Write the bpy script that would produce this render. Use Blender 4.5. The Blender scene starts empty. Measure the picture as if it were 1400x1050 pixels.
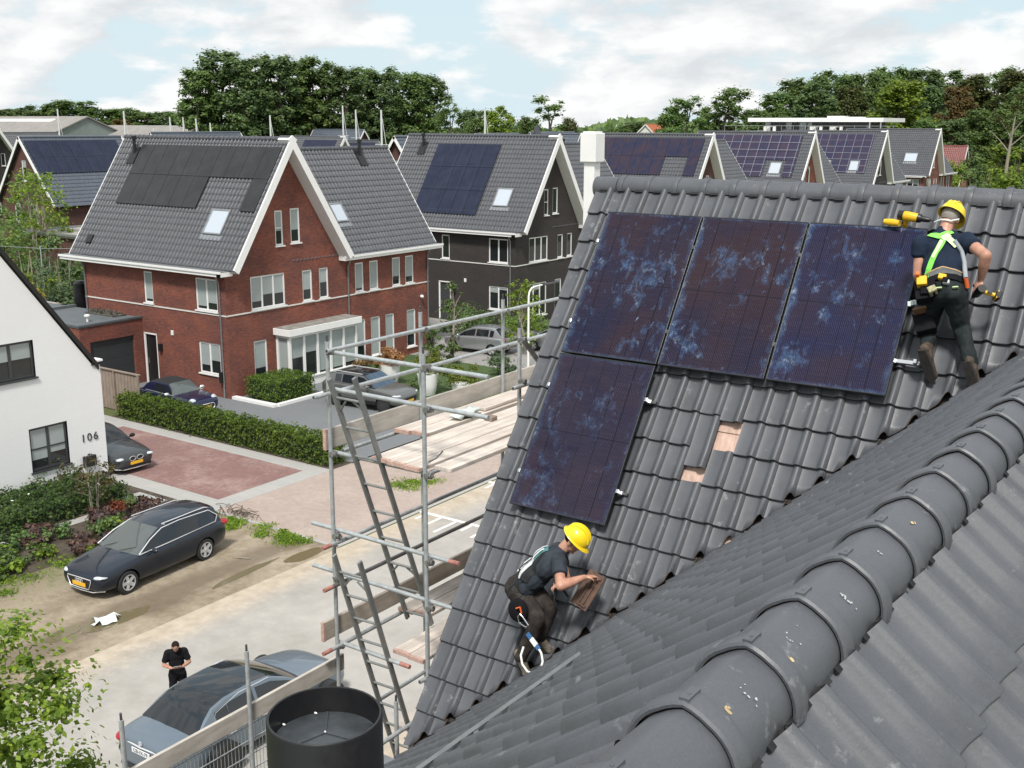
import bpy, bmesh, math, random
from mathutils import Vector, Matrix, noise
V = Vector
rad = math.radians
rnd = random.Random(7)
scene = bpy.context.scene
COL = scene.collection

def srgb(r, g, b):
    f = lambda c: (c/255/12.92) if c/255 <= .04045 else ((c/255+.055)/1.055)**2.4
    return (f(r), f(g), f(b), 1)

# ---------- materials -------------------------------------------------------
class NT:
    def __init__(s, name):
        s.m = bpy.data.materials.new(name); s.m.use_nodes = True
        s.t = s.m.node_tree; s.t.nodes.clear()
        s.out = s.t.nodes.new('ShaderNodeOutputMaterial')
        s.b = s.t.nodes.new('ShaderNodeBsdfPrincipled')
        s.t.links.new(s.b.outputs[0], s.out.inputs[0])
    def n(s, kind, **kw):
        nd = s.t.nodes.new('ShaderNode'+kind)
        for k, v in kw.items():
            if k in nd.inputs.keys():
                nd.inputs[k].default_value = v
            else:
                setattr(nd, k, v)
        return nd
    def l(s, a, b): s.t.links.new(a, b)
    def ramp(s, fac, stops):
        r = s.n('ValToRGB'); e = r.color_ramp.elements
        while len(e) < len(stops): e.new(.5)
        for i, (p, c) in enumerate(stops):
            e[i].position = p; e[i].color = c if len(c) == 4 else (*c, 1)
        s.l(fac, r.inputs[0]); return r.outputs[0]
    def mix(s, f, a, b, mode='MIX'):
        m = s.n('Mix', data_type='RGBA', blend_type=mode)
        for sock, v in ((m.inputs[0], f), (m.inputs[6], a), (m.inputs[7], b)):
            if hasattr(v, 'is_linked'): s.l(v, sock)
            else: sock.default_value = v
        return m.outputs[2]
    def math(s, op, a, b=None, c=None):
        m = s.n('Math', operation=op)
        for i, v in enumerate((a, b, c)):
            if v is None: continue
            if hasattr(v, 'is_linked'): s.l(v, m.inputs[i])
            else: m.inputs[i].default_value = v
        return m.outputs[0]
    def noise(s, vec=None, scale=5., detail=4., rough=.55, out=0, dist=0.):
        n = s.n('TexNoise'); n.inputs['Scale'].default_value = scale
        n.inputs['Detail'].default_value = detail; n.inputs['Roughness'].default_value = rough
        n.inputs['Distortion'].default_value = dist
        if vec is not None: s.l(vec, n.inputs['Vector'])
        return n.outputs[out]
    def coord(s, which='Object'): return s.n('TexCoord').outputs[which]
    def pos(s): return s.n('NewGeometry').outputs['Position']
    def mapv(s, vec, sc=(1, 1, 1), rot=(0, 0, 0), loc=(0, 0, 0)):
        m = s.n('Mapping'); m.inputs['Scale'].default_value = sc
        m.inputs['Rotation'].default_value = rot; m.inputs['Location'].default_value = loc
        s.l(vec, m.inputs['Vector']); return m.outputs[0]
    def col(s, v):
        if hasattr(v, 'is_linked'): s.l(v, s.b.inputs['Base Color'])
        else: s.b.inputs['Base Color'].default_value = v
    def setp(s, **kw):
        for k, v in kw.items():
            k = k.replace('_', ' ')
            if hasattr(v, 'is_linked'): s.l(v, s.b.inputs[k])
            else: s.b.inputs[k].default_value = v
    def bump(s, h, strength=.3, dist=.01):
        b = s.n('Bump'); b.inputs['Strength'].default_value = strength; b.inputs['Distance'].default_value = dist
        s.l(h, b.inputs['Height']); s.l(b.outputs[0], s.b.inputs['Normal'])

def mk(name, c, rough=.6, metal=0., var=.18, scale=4., spec=.5, bump=0., coat=0.):
    t = NT(name)
    n = t.noise(t.pos(), scale, 5., .6)
    lo = tuple(x*(1-var) for x in c[:3])+(1,); hi = tuple(min(1, x*(1+var)) for x in c[:3])+(1,)
    t.col(t.ramp(n, [(.3, lo), (.7, hi)]))
    t.setp(Roughness=rough, Metallic=metal, Specular_IOR_Level=spec)
    if coat: t.setp(Coat_Weight=coat, Coat_Roughness=.03)
    if bump: t.bump(t.noise(t.pos(), scale*6, 4.), bump, .01)
    return t.m

# ---------- mesh builder ----------------------------------------------------
def split_loose(o):
    """one object per separate piece"""
    bm = bmesh.new(); bm.from_mesh(o.data); bm.faces.ensure_lookup_table(); seen = set(); isl = []
    for f in bm.faces:
        if f.index in seen: continue
        st = [f]; seen.add(f.index); cur = []
        while st:
            x = st.pop(); cur.append(x.index)
            for v in x.verts:
                for g in v.link_faces:
                    if g.index not in seen: seen.add(g.index); st.append(g)
        isl.append(cur)
    bm.free()
    if len(isl) < 2: return
    me = o.data; out = []
    for cur in isl[1:]:
        keep = set(cur); c = o.copy(); c.data = me.copy(); COL.objects.link(c)
        b2 = bmesh.new(); b2.from_mesh(c.data); b2.faces.ensure_lookup_table()
        bmesh.ops.delete(b2, geom=[f for f in b2.faces if f.index not in keep], context='FACES'); b2.to_mesh(c.data); b2.free(); out.append(c)
    keep = set(isl[0]); b2 = bmesh.new(); b2.from_mesh(me); b2.faces.ensure_lookup_table()
    bmesh.ops.delete(b2, geom=[f for f in b2.faces if f.index not in keep], context='FACES'); b2.to_mesh(me); b2.free()
    return out
class MB:
    def __init__(s): s.v = []; s.f = []; s.m = []; s.uv = []
    def face(s, pts, m=0, uv=None):
        i = len(s.v); s.v += [tuple(p) for p in pts]; s.f.append(tuple(range(i, i+len(pts))))
        s.m.append(m); s.uv.append(uv)
    def raw(s, vs, fs, m=0):
        i = len(s.v); s.v += [tuple(p) for p in vs]
        for f in fs: s.f.append(tuple(i+k for k in f)); s.m.append(m); s.uv.append(None)
    def box(s, lo, hi, m=0):
        x0, y0, z0 = lo; x1, y1, z1 = hi
        s.raw([(x0,y0,z0),(x1,y0,z0),(x1,y1,z0),(x0,y1,z0),(x0,y0,z1),(x1,y0,z1),(x1,y1,z1),(x0,y1,z1)],
              [(3,2,1,0),(4,5,6,7),(0,1,5,4),(1,2,6,5),(2,3,7,6),(3,0,4,7)], m)
    def obox(s, O, A, B, Cc, m=0):
        O, A, B, Cc = V(O), V(A), V(B), V(Cc)
        vs = [O, O+A, O+A+B, O+B, O+Cc, O+A+Cc, O+A+B+Cc, O+B+Cc]
        fs = [(3,2,1,0),(4,5,6,7),(0,1,5,4),(1,2,6,5),(2,3,7,6),(3,0,4,7)]
        if A.cross(B).dot(Cc) < 0: fs = [f[::-1] for f in fs]
        s.raw(vs, fs, m)
    def beam(s, p, q, w, h, up=(0,0,1), m=0):
        p, q = V(p), V(q); d = (q-p); u = V(up); sd = d.cross(u).normalized(); u2 = sd.cross(d).normalized()
        s.obox(p-sd*w/2-u2*h/2, d, sd*w, u2*h, m)
    def tube(s, p, q, r0, r1=None, n=10, m=0, cap=True):
        r1 = r0 if r1 is None else r1
        s.path([p, q], [r0, r1], n, m, cap)
    def path(s, pts, rs, n=8, m=0, cap=True):
        pts = [V(p) for p in pts]; i0 = len(s.v)
        if not hasattr(rs, '__len__'): rs = [rs]*len(pts)
        ref = None
        for k, p in enumerate(pts):
            d = (pts[min(k+1, len(pts)-1)]-pts[max(k-1, 0)]).normalized()
            if ref is None:
                ref = V((0,0,1)) if abs(d.z) < .9 else V((1,0,0))
            a = d.cross(ref)
            if a.length < 1e-4: a = d.cross(V((.3,.9,.2)))
            a.normalize(); b = d.cross(a).normalized(); ref = a.cross(d)
            for j in range(n):
                t = 2*math.pi*j/n; s.v.append(tuple(p+(a*math.cos(t)+b*math.sin(t))*rs[k]))
        for k in range(len(pts)-1):
            for j in range(n):
                a = i0+k*n+j; b = i0+k*n+(j+1) % n
                s.f.append((a, a+n, b+n, b)); s.m.append(m); s.uv.append(None)
        if cap:
            s.f.append(tuple(i0+j for j in range(n))); s.m.append(m); s.uv.append(None)
            e = i0+(len(pts)-1)*n
            s.f.append(tuple(e+n-1-j for j in range(n))); s.m.append(m); s.uv.append(None)
    def lathe(s, prof, M=None, n=16, m=0):
        M = M or Matrix(); i0 = len(s.v)
        for (r, z) in prof:
            for j in range(n):
                t = 2*math.pi*j/n; s.v.append(tuple(M @ V((r*math.cos(t), r*math.sin(t), z))))
        for k in range(len(prof)-1):
            for j in range(n):
                a = i0+k*n+j; b = i0+k*n+(j+1) % n
                s.f.append((a, b, b+n, a+n)); s.m.append(m); s.uv.append(None)
        s.f.append(tuple(i0+n-1-j for j in range(n))); s.m.append(m); s.uv.append(None)
        e = i0+(len(prof)-1)*n
        s.f.append(tuple(e+j for j in range(n))); s.m.append(m); s.uv.append(None)
    def ell(s, c, r, M=None, n=14, k=10, m=0):
        M = M or Matrix.Identity(3); c = V(c); i0 = len(s.v)
        s.v.append(tuple(c+M@V((0,0,-r[2]))))
        for a in range(1, k):
            t = math.pi*a/k-math.pi/2
            for j in range(n):
                u = 2*math.pi*j/n
                s.v.append(tuple(c+M@V((r[0]*math.cos(t)*math.cos(u), r[1]*math.cos(t)*math.sin(u), r[2]*math.sin(t)))))
        s.v.append(tuple(c+M@V((0,0,r[2])))); top = len(s.v)-1
        def F(*f): s.f.append(f); s.m.append(m); s.uv.append(None)
        for j in range(n):
            jj = (j+1) % n
            F(i0, i0+1+jj, i0+1+j); F(top, top-n+j, top-n+jj)
            for a in range(k-2):
                q = i0+1+a*n; F(q+j, q+jj, q+n+jj, q+n+j)
    def cap(s, p, q, r0, r1, n=12, m=0):          # capsule-like limb with round ends
        p, q = V(p), V(q); d = (q-p); L = d.length; d.normalize()
        pts = []; rs = []
        for t in (-90, -60, -30): pts.append(p+d*r0*math.sin(rad(t))); rs.append(max(1e-4, r0*math.cos(rad(t))))
        for t in (0, .5, 1): pts.append(p+d*L*t); rs.append(r0+(r1-r0)*t)
        for t in (30, 60, 90): pts.append(q+d*r1*math.sin(rad(t))); rs.append(max(1e-4, r1*math.cos(rad(t))))
        s.path(pts, rs, n, m)
    def build(s, name, mats, parent=None, smooth=None, bevel=0., local=False):
        me = bpy.data.meshes.new(name)
        off = V((0,0,0))
        if parent is not None and not local: off = world_loc(parent)
        me.from_pydata([(x-off.x, y-off.y, z-off.z) for x, y, z in s.v], [], s.f)
        if not isinstance(mats, (list, tuple)): mats = [mats]
        for k in mats: me.materials.append(k)
        if len(mats) > 1: me.polygons.foreach_set('material_index', s.m)
        if any(u is not None for u in s.uv):
            ul = me.uv_layers.new(name='UVMap')
            li = 0
            for f, u in zip(s.f, s.uv):
                for k in range(len(f)):
                    if u is not None: ul.data[li].uv = u[k]
                    li += 1
        if smooth is not None:
            me.polygons.foreach_set('use_smooth', [True]*len(me.polygons))
            if smooth < 179: me.set_sharp_from_angle(angle=rad(smooth))
        me.update()
        o = bpy.data.objects.new(name, me); COL.objects.link(o)
        if parent is not None: o.parent = parent
        if bevel:
            b = o.modifiers.new('bevel', 'BEVEL'); b.width = bevel; b.segments = 2; b.limit_method = 'ANGLE'
        return o

def world_loc(o):
    l = V((0,0,0))
    while o is not None: l += o.location; o = o.parent
    return l

def tag(o, label=None, cat=None, group=None, kind=None):
    if label: o['label'] = label
    if cat: o['category'] = cat
    if group: o['group'] = group
    if kind: o['kind'] = kind
    return o

def thing(name, label, cat, loc=(0,0,0), rz=0, group=None):
    o = bpy.data.objects.new(name, None); COL.objects.link(o); o.empty_display_size = .2
    o.location = loc; o.rotation_euler = (0, 0, rz)
    return tag(o, label, cat, group)

def copy_tree(o, parent=None):
    c = o.copy(); COL.objects.link(c)
    if parent is not None: c.parent = parent
    for ch in [x for x in bpy.data.objects if x.parent == o]: copy_tree(ch, c)
    return c

def bake(o):
    dg = bpy.context.evaluated_depsgraph_get(); dg.update()
    me = bpy.data.meshes.new_from_object(o.evaluated_get(dg))
    o.modifiers.clear(); o.data = me
    return o

def remesh(o, vox, smooth=6, disp=0., dscale=.08):
    m = o.modifiers.new('r', 'REMESH'); m.mode = 'VOXEL'; m.voxel_size = vox; m.use_smooth_shade = True
    s = o.modifiers.new('s', 'SMOOTH'); s.factor = .5; s.iterations = smooth
    if disp:
        tx = bpy.data.textures.new('folds', 'CLOUDS'); tx.noise_scale = dscale; tx.noise_depth = 1
        d = o.modifiers.new('d', 'DISPLACE'); d.texture = tx; d.strength = disp; d.mid_level = .5
    bake(o)
    for p in o.data.polygons: p.use_smooth = True
    return o

# ---------- camera ----------------------------------------------------------
CAM = V((0, 0, 12.5)); FPX = 1512.979
cam = bpy.data.cameras.new('camera'); co = bpy.data.objects.new('camera', cam); COL.objects.link(co)
CR = V((.820174, .572103, .003659)); CU = V((-.133143, .184647, .973745)); CF = V((-.556407, .799127, -.227614))
co.matrix_world = Matrix(((CR.x, CU.x, -CF.x, CAM.x), (CR.y, CU.y, -CF.y, CAM.y), (CR.z, CU.z, -CF.z, CAM.z), (0,0,0,1)))
cam.sensor_width = 36; cam.lens = FPX/1400*36; cam.clip_start = .1; cam.clip_end = 6000
scene.camera = co
# ---------- sky and sun -----------------------------------------------------
SUN_EL, SUN_AZ = rad(55), rad(62)       # height, and direction from +X towards -Y
sund = V((math.cos(SUN_EL)*math.cos(SUN_AZ), -math.cos(SUN_EL)*math.sin(SUN_AZ), math.sin(SUN_EL)))
w = bpy.data.worlds.new('World'); scene.world = w; w.use_nodes = True
wt = w.node_tree; wn = wt.nodes; wl = wt.links; wn.clear()
out = wn.new('ShaderNodeOutputWorld'); bg = wn.new('ShaderNodeBackground'); wl.new(bg.outputs[0], out.inputs[0])
sky = wn.new('ShaderNodeTexSky'); sky.sky_type = 'NISHITA'; sky.sun_disc = False
sky.sun_elevation = SUN_EL; sky.sun_rotation = math.atan2(sund.x, sund.y)
sky.air_density = 1.0; sky.dust_density = 2.5; sky.ozone_density = 1.0
bg.inputs[1].default_value = .1
def wmath(op, a, b=None):
    m = wn.new('ShaderNodeMath'); m.operation = op
    for i, v in enumerate((a, b)):
        if v is None: continue
        if hasattr(v, 'is_linked'): wl.new(v, m.inputs[i])
        else: m.inputs[i].default_value = v
    return m.outputs[0]
tc = wn.new('ShaderNodeTexCoord'); sx = wn.new('ShaderNodeSeparateXYZ'); wl.new(tc.outputs['Generated'], sx.inputs[0])
# cumulus: noise over the view directions, flattened a little
cx = wn.new('ShaderNodeCombineXYZ'); wl.new(sx.outputs[0], cx.inputs[0]); wl.new(sx.outputs[1], cx.inputs[1])
wl.new(wmath('MULTIPLY', sx.outputs[2], 2.6), cx.inputs[2])
def wnoise(scale, detail, rough, loc=(0,0,0), dist=0.):
    mp = wn.new('ShaderNodeMapping'); mp.inputs['Location'].default_value = loc; wl.new(cx.outputs[0], mp.inputs[0])
    n = wn.new('ShaderNodeTexNoise'); n.inputs['Scale'].default_value = scale; n.inputs['Detail'].default_value = detail
    n.inputs['Roughness'].default_value = rough; n.inputs['Distortion'].default_value = dist
    wl.new(mp.outputs[0], n.inputs['Vector']); return n.outputs[0]
def wramp(f, a, b, ca=(0,0,0,1), cb=(1,1,1,1)):
    r = wn.new('ShaderNodeValToRGB'); e = r.color_ramp.elements
    e[0].position = a; e[0].color = ca; e[1].position = b; e[1].color = cb; wl.new(f, r.inputs[0]); return r.outputs[0]
def cloud(dz):
    return wmath('ADD', wmath('MULTIPLY', wnoise(4.3, 3, .5, (3.1, 1.7, .4+dz), .1), .55), wmath('MULTIPLY', wnoise(11., 9, .58, (7.3, 2.2, 1.9+dz), .15), .45))
c0 = cloud(0.); c1 = cloud(.075)
cov = wramp(c0, .44, .495)
lit = wramp(wmath('ADD', wmath('MULTIPLY', wmath('SUBTRACT', c0, c1), 3.2), .5), .20, .66, (0,0,0,1), (1,1,1,1))
shade = wn.new('ShaderNodeMix'); shade.data_type = 'RGBA'; shade.inputs[6].default_value = (5.35, 5.6, 5.8, 1); shade.inputs[7].default_value = (7.25, 7.3, 7.3, 1)
wl.new(lit, shade.inputs[0]); shade = shade.outputs[2]
hz = wn.new('ShaderNodeMix'); hz.data_type = 'RGBA'; hz.inputs[7].default_value = (5.6, 6.8, 7.35, 1)   # pale air near the horizon
wl.new(wramp(sx.outputs[2], 0., .16, (.9,.9,.9,1), (.62,.62,.62,1)), hz.inputs[0])
wl.new(sky.outputs[0], hz.inputs[6])
mx = wn.new('ShaderNodeMix'); mx.data_type = 'RGBA'
wl.new(cov, mx.inputs[0]); wl.new(hz.outputs[2], mx.inputs[6]); wl.new(shade, mx.inputs[7])
wl.new(mx.outputs[2], bg.inputs[0])
sl = bpy.data.lights.new('sun', 'SUN'); sl.energy = 2.9; sl.angle = rad(9); sl.color = (1, .96, .9)
so = bpy.data.objects.new('sun', sl); COL.objects.link(so); so.rotation_euler = sund.to_track_quat('Z', 'Y').to_euler()
scene.view_settings.view_transform = 'Standard'; scene.view_settings.look = 'None'
scene.view_settings.exposure = .46; scene.view_settings.gamma = 1
# ---------- shared materials ------------------------------------------------
def tile_mat(name, c, streak=.35, rough=.45):
    t = NT(name)
    uv = t.coord('UV')
    wnz = t.n('TexWhiteNoise', noise_dimensions='2D'); fl = t.n('VectorMath', operation='FLOOR'); t.l(uv, fl.inputs[0]); t.l(fl.outputs[0], wnz.inputs[0])
    p = t.pos()
    a = t.noise(p, 3.2, 6, .65); b = t.noise(t.mapv(p, (9, 2, 2)), 2.5, 6, .7)
    f = t.math('ADD', t.math('MULTIPLY', a, .68), t.math('MULTIPLY', wnz.outputs[0], .10))
    f = t.math('ADD', f, t.math('MULTIPLY', b, .25))
    lo = tuple(x*.80 for x in c[:3])+(1,); hi = tuple(x*1.22 for x in c[:3])+(1,)
    sp_ = t.noise(p, 150, 2, .5); f = t.math('ADD', f, t.math('MULTIPLY', t.math('SUBTRACT', sp_, .5), .55)); dk = t.noise(p, .8, 5, .6); f = t.math('ADD', f, t.math('MULTIPLY', t.math('SUBTRACT', dk, .5), .5))
    base = t.ramp(f, [(.25, lo), (.85, hi)])
    # pale scuffs and dust
    s = t.noise(p, 11, 5, .7); s2 = t.noise(p, 1.1, 3, .5)
    k = t.ramp(t.math('ADD', s, t.math('MULTIPLY', s2, .35)), [(.80, (0,0,0)), (.92, (1,1,1))])
    base = t.mix(t.math('MULTIPLY', k, streak), base, (.42, .42, .42, 1))
    t.col(base)
    t.setp(Roughness=t.ramp(a, [(.3, (rough-.08,)*3), (.7, (rough+.14,)*3)]), Specular_IOR_Level=.5)
    t.bump(t.noise(p, 70, 3), .12, .004)
    return t.m
M_TILE = tile_mat('dark_concrete_roof_tile', (.086, .091, .102))
M_TILEFAR = tile_mat('grey_roof_tile', (.082, .087, .098), .15)
M_TILEBLUE = tile_mat('glazed_blue_grey_roof_tile', (.085, .10, .125), .1, .3)
M_TILESHADE = mk('tile_edge_shade', (.035, .03, .028), .9)  # shade under tile edges put into the colour; also used for the underlay
M_CLAY = mk('broken_tile_edge', (.09, .055, .035), .9, scale=14, var=.5)
def brick_mat(name, c1, c2, c3, mortar, bw=.215, rh=.062):
    t = NT(name); uv = t.coord('UV')
    b = t.n('TexBrick'); b.inputs['Scale'].default_value = 1; b.inputs['Brick Width'].default_value = bw
    b.inputs['Row Height'].default_value = rh; b.inputs['Mortar Size'].default_value = .007; b.inputs['Mortar Smooth'].default_value = .3
    b.inputs['Bias'].default_value = -.1
    b.inputs['Color1'].default_value = c1; b.inputs['Color2'].default_value = c2; b.inputs['Mortar'].default_value = mortar
    t.l(uv, b.inputs['Vector'])
    n = t.noise(t.mapv(uv, (4.2, 14, 1)), 1.0, 3, .7); n2 = t.noise(t.mapv(uv, (.5, .9, 1)), 1., 4, .6)
    f = t.ramp(t.math('ADD', t.math('MULTIPLY', n, .6), t.math('MULTIPLY', n2, .5)), [(.46, (0,0,0)), (.64, (1,1,1))])
    col = t.mix(t.math('MULTIPLY', f, .72), b.outputs[0], c3)
    t.col(t.mix(t.math('MULTIPLY', t.noise(uv, .35, 3), .3), col, (.3, .16, .12, 1), 'SOFT_LIGHT'))
    t.setp(Roughness=.85, Specular_IOR_Level=.3)
    t.bump(b.outputs[1], -.4, .006)
    return t.m
M_RED = brick_mat('red_brick', (.29, .092, .055, 1), (.20, .065, .045, 1), (.085, .048, .050, 1), (.21, .12, .095, 1))
M_DARK = brick_mat('dark_brown_brick', (.062, .055, .052, 1), (.045, .041, .040, 1), (.036, .034, .035, 1), (.05, .046, .044, 1))
M_BROWN = brick_mat('purple_brown_brick', (.13, .062, .052, 1), (.10, .05, .045, 1), (.07, .042, .042, 1), (.12, .075, .065, 1))
M_WHITEBRICK = brick_mat('white_painted_brick', (.82, .83, .83, 1), (.80, .81, .81, 1), (.78, .79, .80, 1), (.77, .78, .79, 1))
M_WHITE = mk('white_paint', (.80, .80, .79), .45, var=.04)
M_OFFW = mk('off_white_paint', (.66, .66, .63), .5, var=.06)
M_BLACK = mk('black_plastic', (.012, .012, .013), .45, var=.2)
M_DGREY = mk('dark_grey_paint', (.045, .048, .052), .4, var=.1)
M_GARAGE = mk('garage_door_paint', (.035, .042, .045), .5, var=.1)
M_ZINC = mk('zinc', (.32, .335, .35), .38, .6, .15, 6)
M_BITUMEN = mk('bitumen_roofing', (.105, .12, .13), .8, var=.15, scale=2)
M_GRAVEL = mk('pale_roof_gravel', (.33, .31, .28), .95, var=.4, scale=9, bump=.3)
def glass_mat(name, dark, blind=0.):
    t = NT(name); t.col((*dark, 1)); t.setp(Roughness=.04, Specular_IOR_Level=.6); return t.m
M_GLASS = glass_mat('window_glass', (.018, .022, .024))
M_BLIND = mk('pale_window_blind', (.33, .37, .37), .12, var=.06, scale=1.5)
M_SKYL = NT('roof_window_glass'); M_SKYL.col((.46, .51, .57, 1)); M_SKYL.setp(Roughness=.05); M_SKYL = M_SKYL.m
def pv_mat(name, c1, c2, cw, ch, lines=(.10, .11, .13), rough=.14, busbar=0., dust=0., lw=.004):
    """solar cells: uv in metres"""
    t = NT(name); uv = t.coord('UV'); sep = t.n('SeparateXYZ'); t.l(uv, sep.inputs[0])
    u, v = sep.outputs[0], sep.outputs[1]
    p = t.pos()
    n = t.noise(p, 1.3, 4, .6, dist=.6)
    base = t.ramp(n, [(.36, c1), (.64, c2)])
    def gridline(x, per, w):
        fr = t.math('FRACT', t.math('DIVIDE', x, per)); d = t.math('MINIMUM', fr, t.math('SUBTRACT', 1., fr))
        return t.math('LESS_THAN', t.math('MULTIPLY', d, per), w)
    if busbar:
        bb = t.math('MULTIPLY', gridline(u, .0182, .0011), busbar)
        hw = t.noise(t.mapv(uv, (3, 60, 1)), 1., 2, .5)
        bb = t.math('MULTIPLY', bb, t.ramp(hw, [(.35, (.25,)*3), (.65, (1,)*3)]))
        base = t.mix(bb, base, (.17, .15, .22, 1))
    g = t.math('MAXIMUM', gridline(u, cw, lw), gridline(v, ch, lw))
    base = t.mix(t.math('MULTIPLY', g, .9), base, (*lines, 1))
    if dust:
        q = t.mapv(p, (1, 1, .8)); k1 = t.noise(q, 2.1, 3, .5, dist=.3); k2 = t.noise(t.mapv(q, (1, 1, .62), (.3, .2, .4)), 8.5, 8, .74, dist=.35); k3 = t.noise(t.mapv(p, (9, 5, 4), (0, .5, .3)), 1.3, 4, .62, dist=.8)
        sm = t.ramp(t.math('ADD', t.math('MULTIPLY', k1, .42), t.math('MULTIPLY', k2, .66)), [(.575, (0,0,0)), (.665, (1,1,1))])
        # hand wipes
        wp = t.ramp(t.math('ADD', t.math('MULTIPLY', k3, .8), t.math('MULTIPLY', k1, .25)), [(.635, (0,0,0)), (.69, (1,1,1))])
        # dust gathered in ragged patches along the edges
        eu = t.math('MINIMUM', u, t.math('SUBTRACT', 1.134, u)); ev = t.math('MINIMUM', v, t.math('SUBTRACT', 1.71, v))
        ed = t.ramp(t.math('ADD', t.math('MINIMUM', eu, t.math('MULTIPLY', ev, 1.6)), t.math('MULTIPLY', t.math('ADD', k2, k1), .20)), [(.17, (1,1,1)), (.25, (0,0,0))])
        fine = t.ramp(t.noise(q, 34, 6, .75), [(.34, (.35,)*3), (.62, (1,)*3)])
        a = t.math('MULTIPLY', t.math('MINIMUM', 1., t.math('ADD', t.math('MULTIPLY', ed, .8), t.math('ADD', t.math('MULTIPLY', sm, .7), t.math('MULTIPLY', wp, .7)))), fine)
        base = t.mix(t.math('MULTIPLY', a, dust), base, (.048, .10, .205, 1))
        wh = t.math('MULTIPLY', t.ramp(t.noise(q, 15, 6, .75, dist=.7), [(.53, (0,0,0)), (.66, (1,1,1))]), a)
        base = t.mix(t.math('MULTIPLY', wh, dust), base, (.30, .35, .42, 1))
        t.setp(Roughness=t.math('ADD', t.math('MULTIPLY', a, .25), rough))
    else: t.setp(Roughness=rough)
    t.col(base); t.setp(Specular_IOR_Level=.3)
    return t.m
M_PVNEAR = pv_mat('solar_cells_dusty', (.007, .007, .026, 1), (.022, .010, .015, 1), .1855, .853, (.004, .004, .009), .12, .42, .95, .0042)
M_PVBLUER = pv_mat('solar_cells_bluish', (.006, .009, .040, 1), (.016, .010, .026, 1), .1855, .853, (.004, .004, .010), .12, .42, .95, .0042)
M_PVCLEAN = pv_mat('solar_cells_clean', (.010, .009, .026, 1), (.022, .013, .024, 1), .1855, .853, (.004, .004, .009), .12, .42, .6, .0042)
M_PVBLACK = pv_mat('solar_cells_black', (.022, .023, .025, 1), (.034, .034, .036, 1), 1.02, 1.66, (.05, .05, .052), .3)
M_PVBLUE = pv_mat('solar_cells_blue', (.012, .017, .038, 1), (.020, .024, .05, 1), .99, 1.66, (.08, .09, .11), .22)
M_PVGRID = pv_mat('solar_cells_violet', (.028, .03, .065, 1), (.05, .035, .06, 1), 1.0, .84, (.25, .27, .32), .2, lw=.02)
M_PVFRAME = mk('black_panel_frame', (.035, .037, .042), .3, .4)
M_ALU = mk('aluminium', (.62, .63, .65), .28, .9, .08)
M_GALV = mk('galvanised_tube', (.43, .46, .47), .42, .4, .2, 14)
M_RUST = mk('red_painted_tube_end', (.36, .16, .13), .6, var=.3, scale=20)
M_STEELDK = mk('dark_clamp_steel', (.10, .10, .10), .5, .6, .4, 20)
def plank_mat(name, c):
    t = NT(name); p = t.coord('Object'); q = t.mapv(p, (14, .9, 6))
    n = t.noise(q, 1.6, 6, .65, dist=.4); n2 = t.noise(p, 2.5, 5, .6)
    lo = tuple(x*.62 for x in c)+(1,); hi = tuple(min(1, x*1.2) for x in c)+(1,)
    base = t.ramp(t.math('ADD', t.math('MULTIPLY', n, .6), t.math('MULTIPLY', n2, .4)), [(.34, lo), (.62, hi)])
    oi = t.n('ObjectInfo'); base = t.mix(t.math('MULTIPLY', oi.outputs['Random'], .25), base, (.36, .29, .25, 1))
    t.col(base); t.setp(Roughness=.85, Specular_IOR_Level=.25); t.bump(n, .25, .004); return t.m
M_PLANK = plank_mat('weathered_scaffold_plank', (.62, .56, .50))
M_TOE = plank_mat('grey_toe_board', (.50, .47, .42))
M_PLANKEND = mk('red_plank_end', (.46, .31, .26), .8, var=.3, scale=20)
M_WOODFENCE = plank_mat('grey_fence_wood', (.26, .21, .17))
M_BARK = mk('bark', (.09, .07, .05), .9, var=.4, scale=6, bump=.4)
M_PALEBARK = mk('pale_bark', (.28, .25, .2), .9, var=.3, scale=6)
def leaf_mat(name, c, hue=.13, trans=.45):
    t = NT(name); g = t.n('NewGeometry'); oi = t.n('ObjectInfo')
    lo = (c[0]*.55, c[1]*.62, c[2]*.7, 1); hi = (min(1, c[0]*1.65), c[1]*1.4, c[2]*1.0, 1)
    big = t.noise(t.coord('Object'), .45, 3, .5)
    f = t.math('ADD', t.math('MULTIPLY', g.outputs['Random Per Island'], .6), t.math('MULTIPLY', big, .45))
    base = t.ramp(f, [(.22, lo), (.85, hi)])
    hs = t.n('HueSaturation'); t.l(base, hs.inputs['Color']); t.l(t.math('ADD', .5-hue*.06, t.math('MULTIPLY', oi.outputs['Random'], hue*.12)), hs.inputs['Hue'])
    t.l(t.math('ADD', .85, t.math('MULTIPLY', oi.outputs['Random'], .3)), hs.inputs['Value'])
    t.col(hs.outputs[0]); t.setp(Roughness=.55, Specular_IOR_Level=.35)
    tr = t.n('BsdfTranslucent'); t.l(hs.outputs[0], tr.inputs[0]); ms = t.n('MixShader'); ms.inputs[0].default_value = trans
    t.l(t.b.outputs[0], ms.inputs[1]); t.l(tr.outputs[0], ms.inputs[2]); t.l(ms.outputs[0], t.out.inputs[0])
    return t.m
M_LEAF = leaf_mat('foliage_green', (.135, .225, .078))
M_LEAFDK = leaf_mat('foliage_dark', (.120, .200, .085))
M_LEAFBR = leaf_mat('foliage_bright', (.19, .30, .045))
M_LEAFHEDGE = leaf_mat('foliage_hedge', (.105, .185, .030))
M_LEAFBLUE = leaf_mat('foliage_blue_green', (.10, .16, .09))
M_LEAFBROWN = leaf_mat('foliage_brown', (.12, .095, .055))
M_LEAFTAN = leaf_mat('foliage_dry_tan', (.42, .26, .13))
M_LEAFRED = leaf_mat('foliage_red', (.22, .07, .04))
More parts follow.
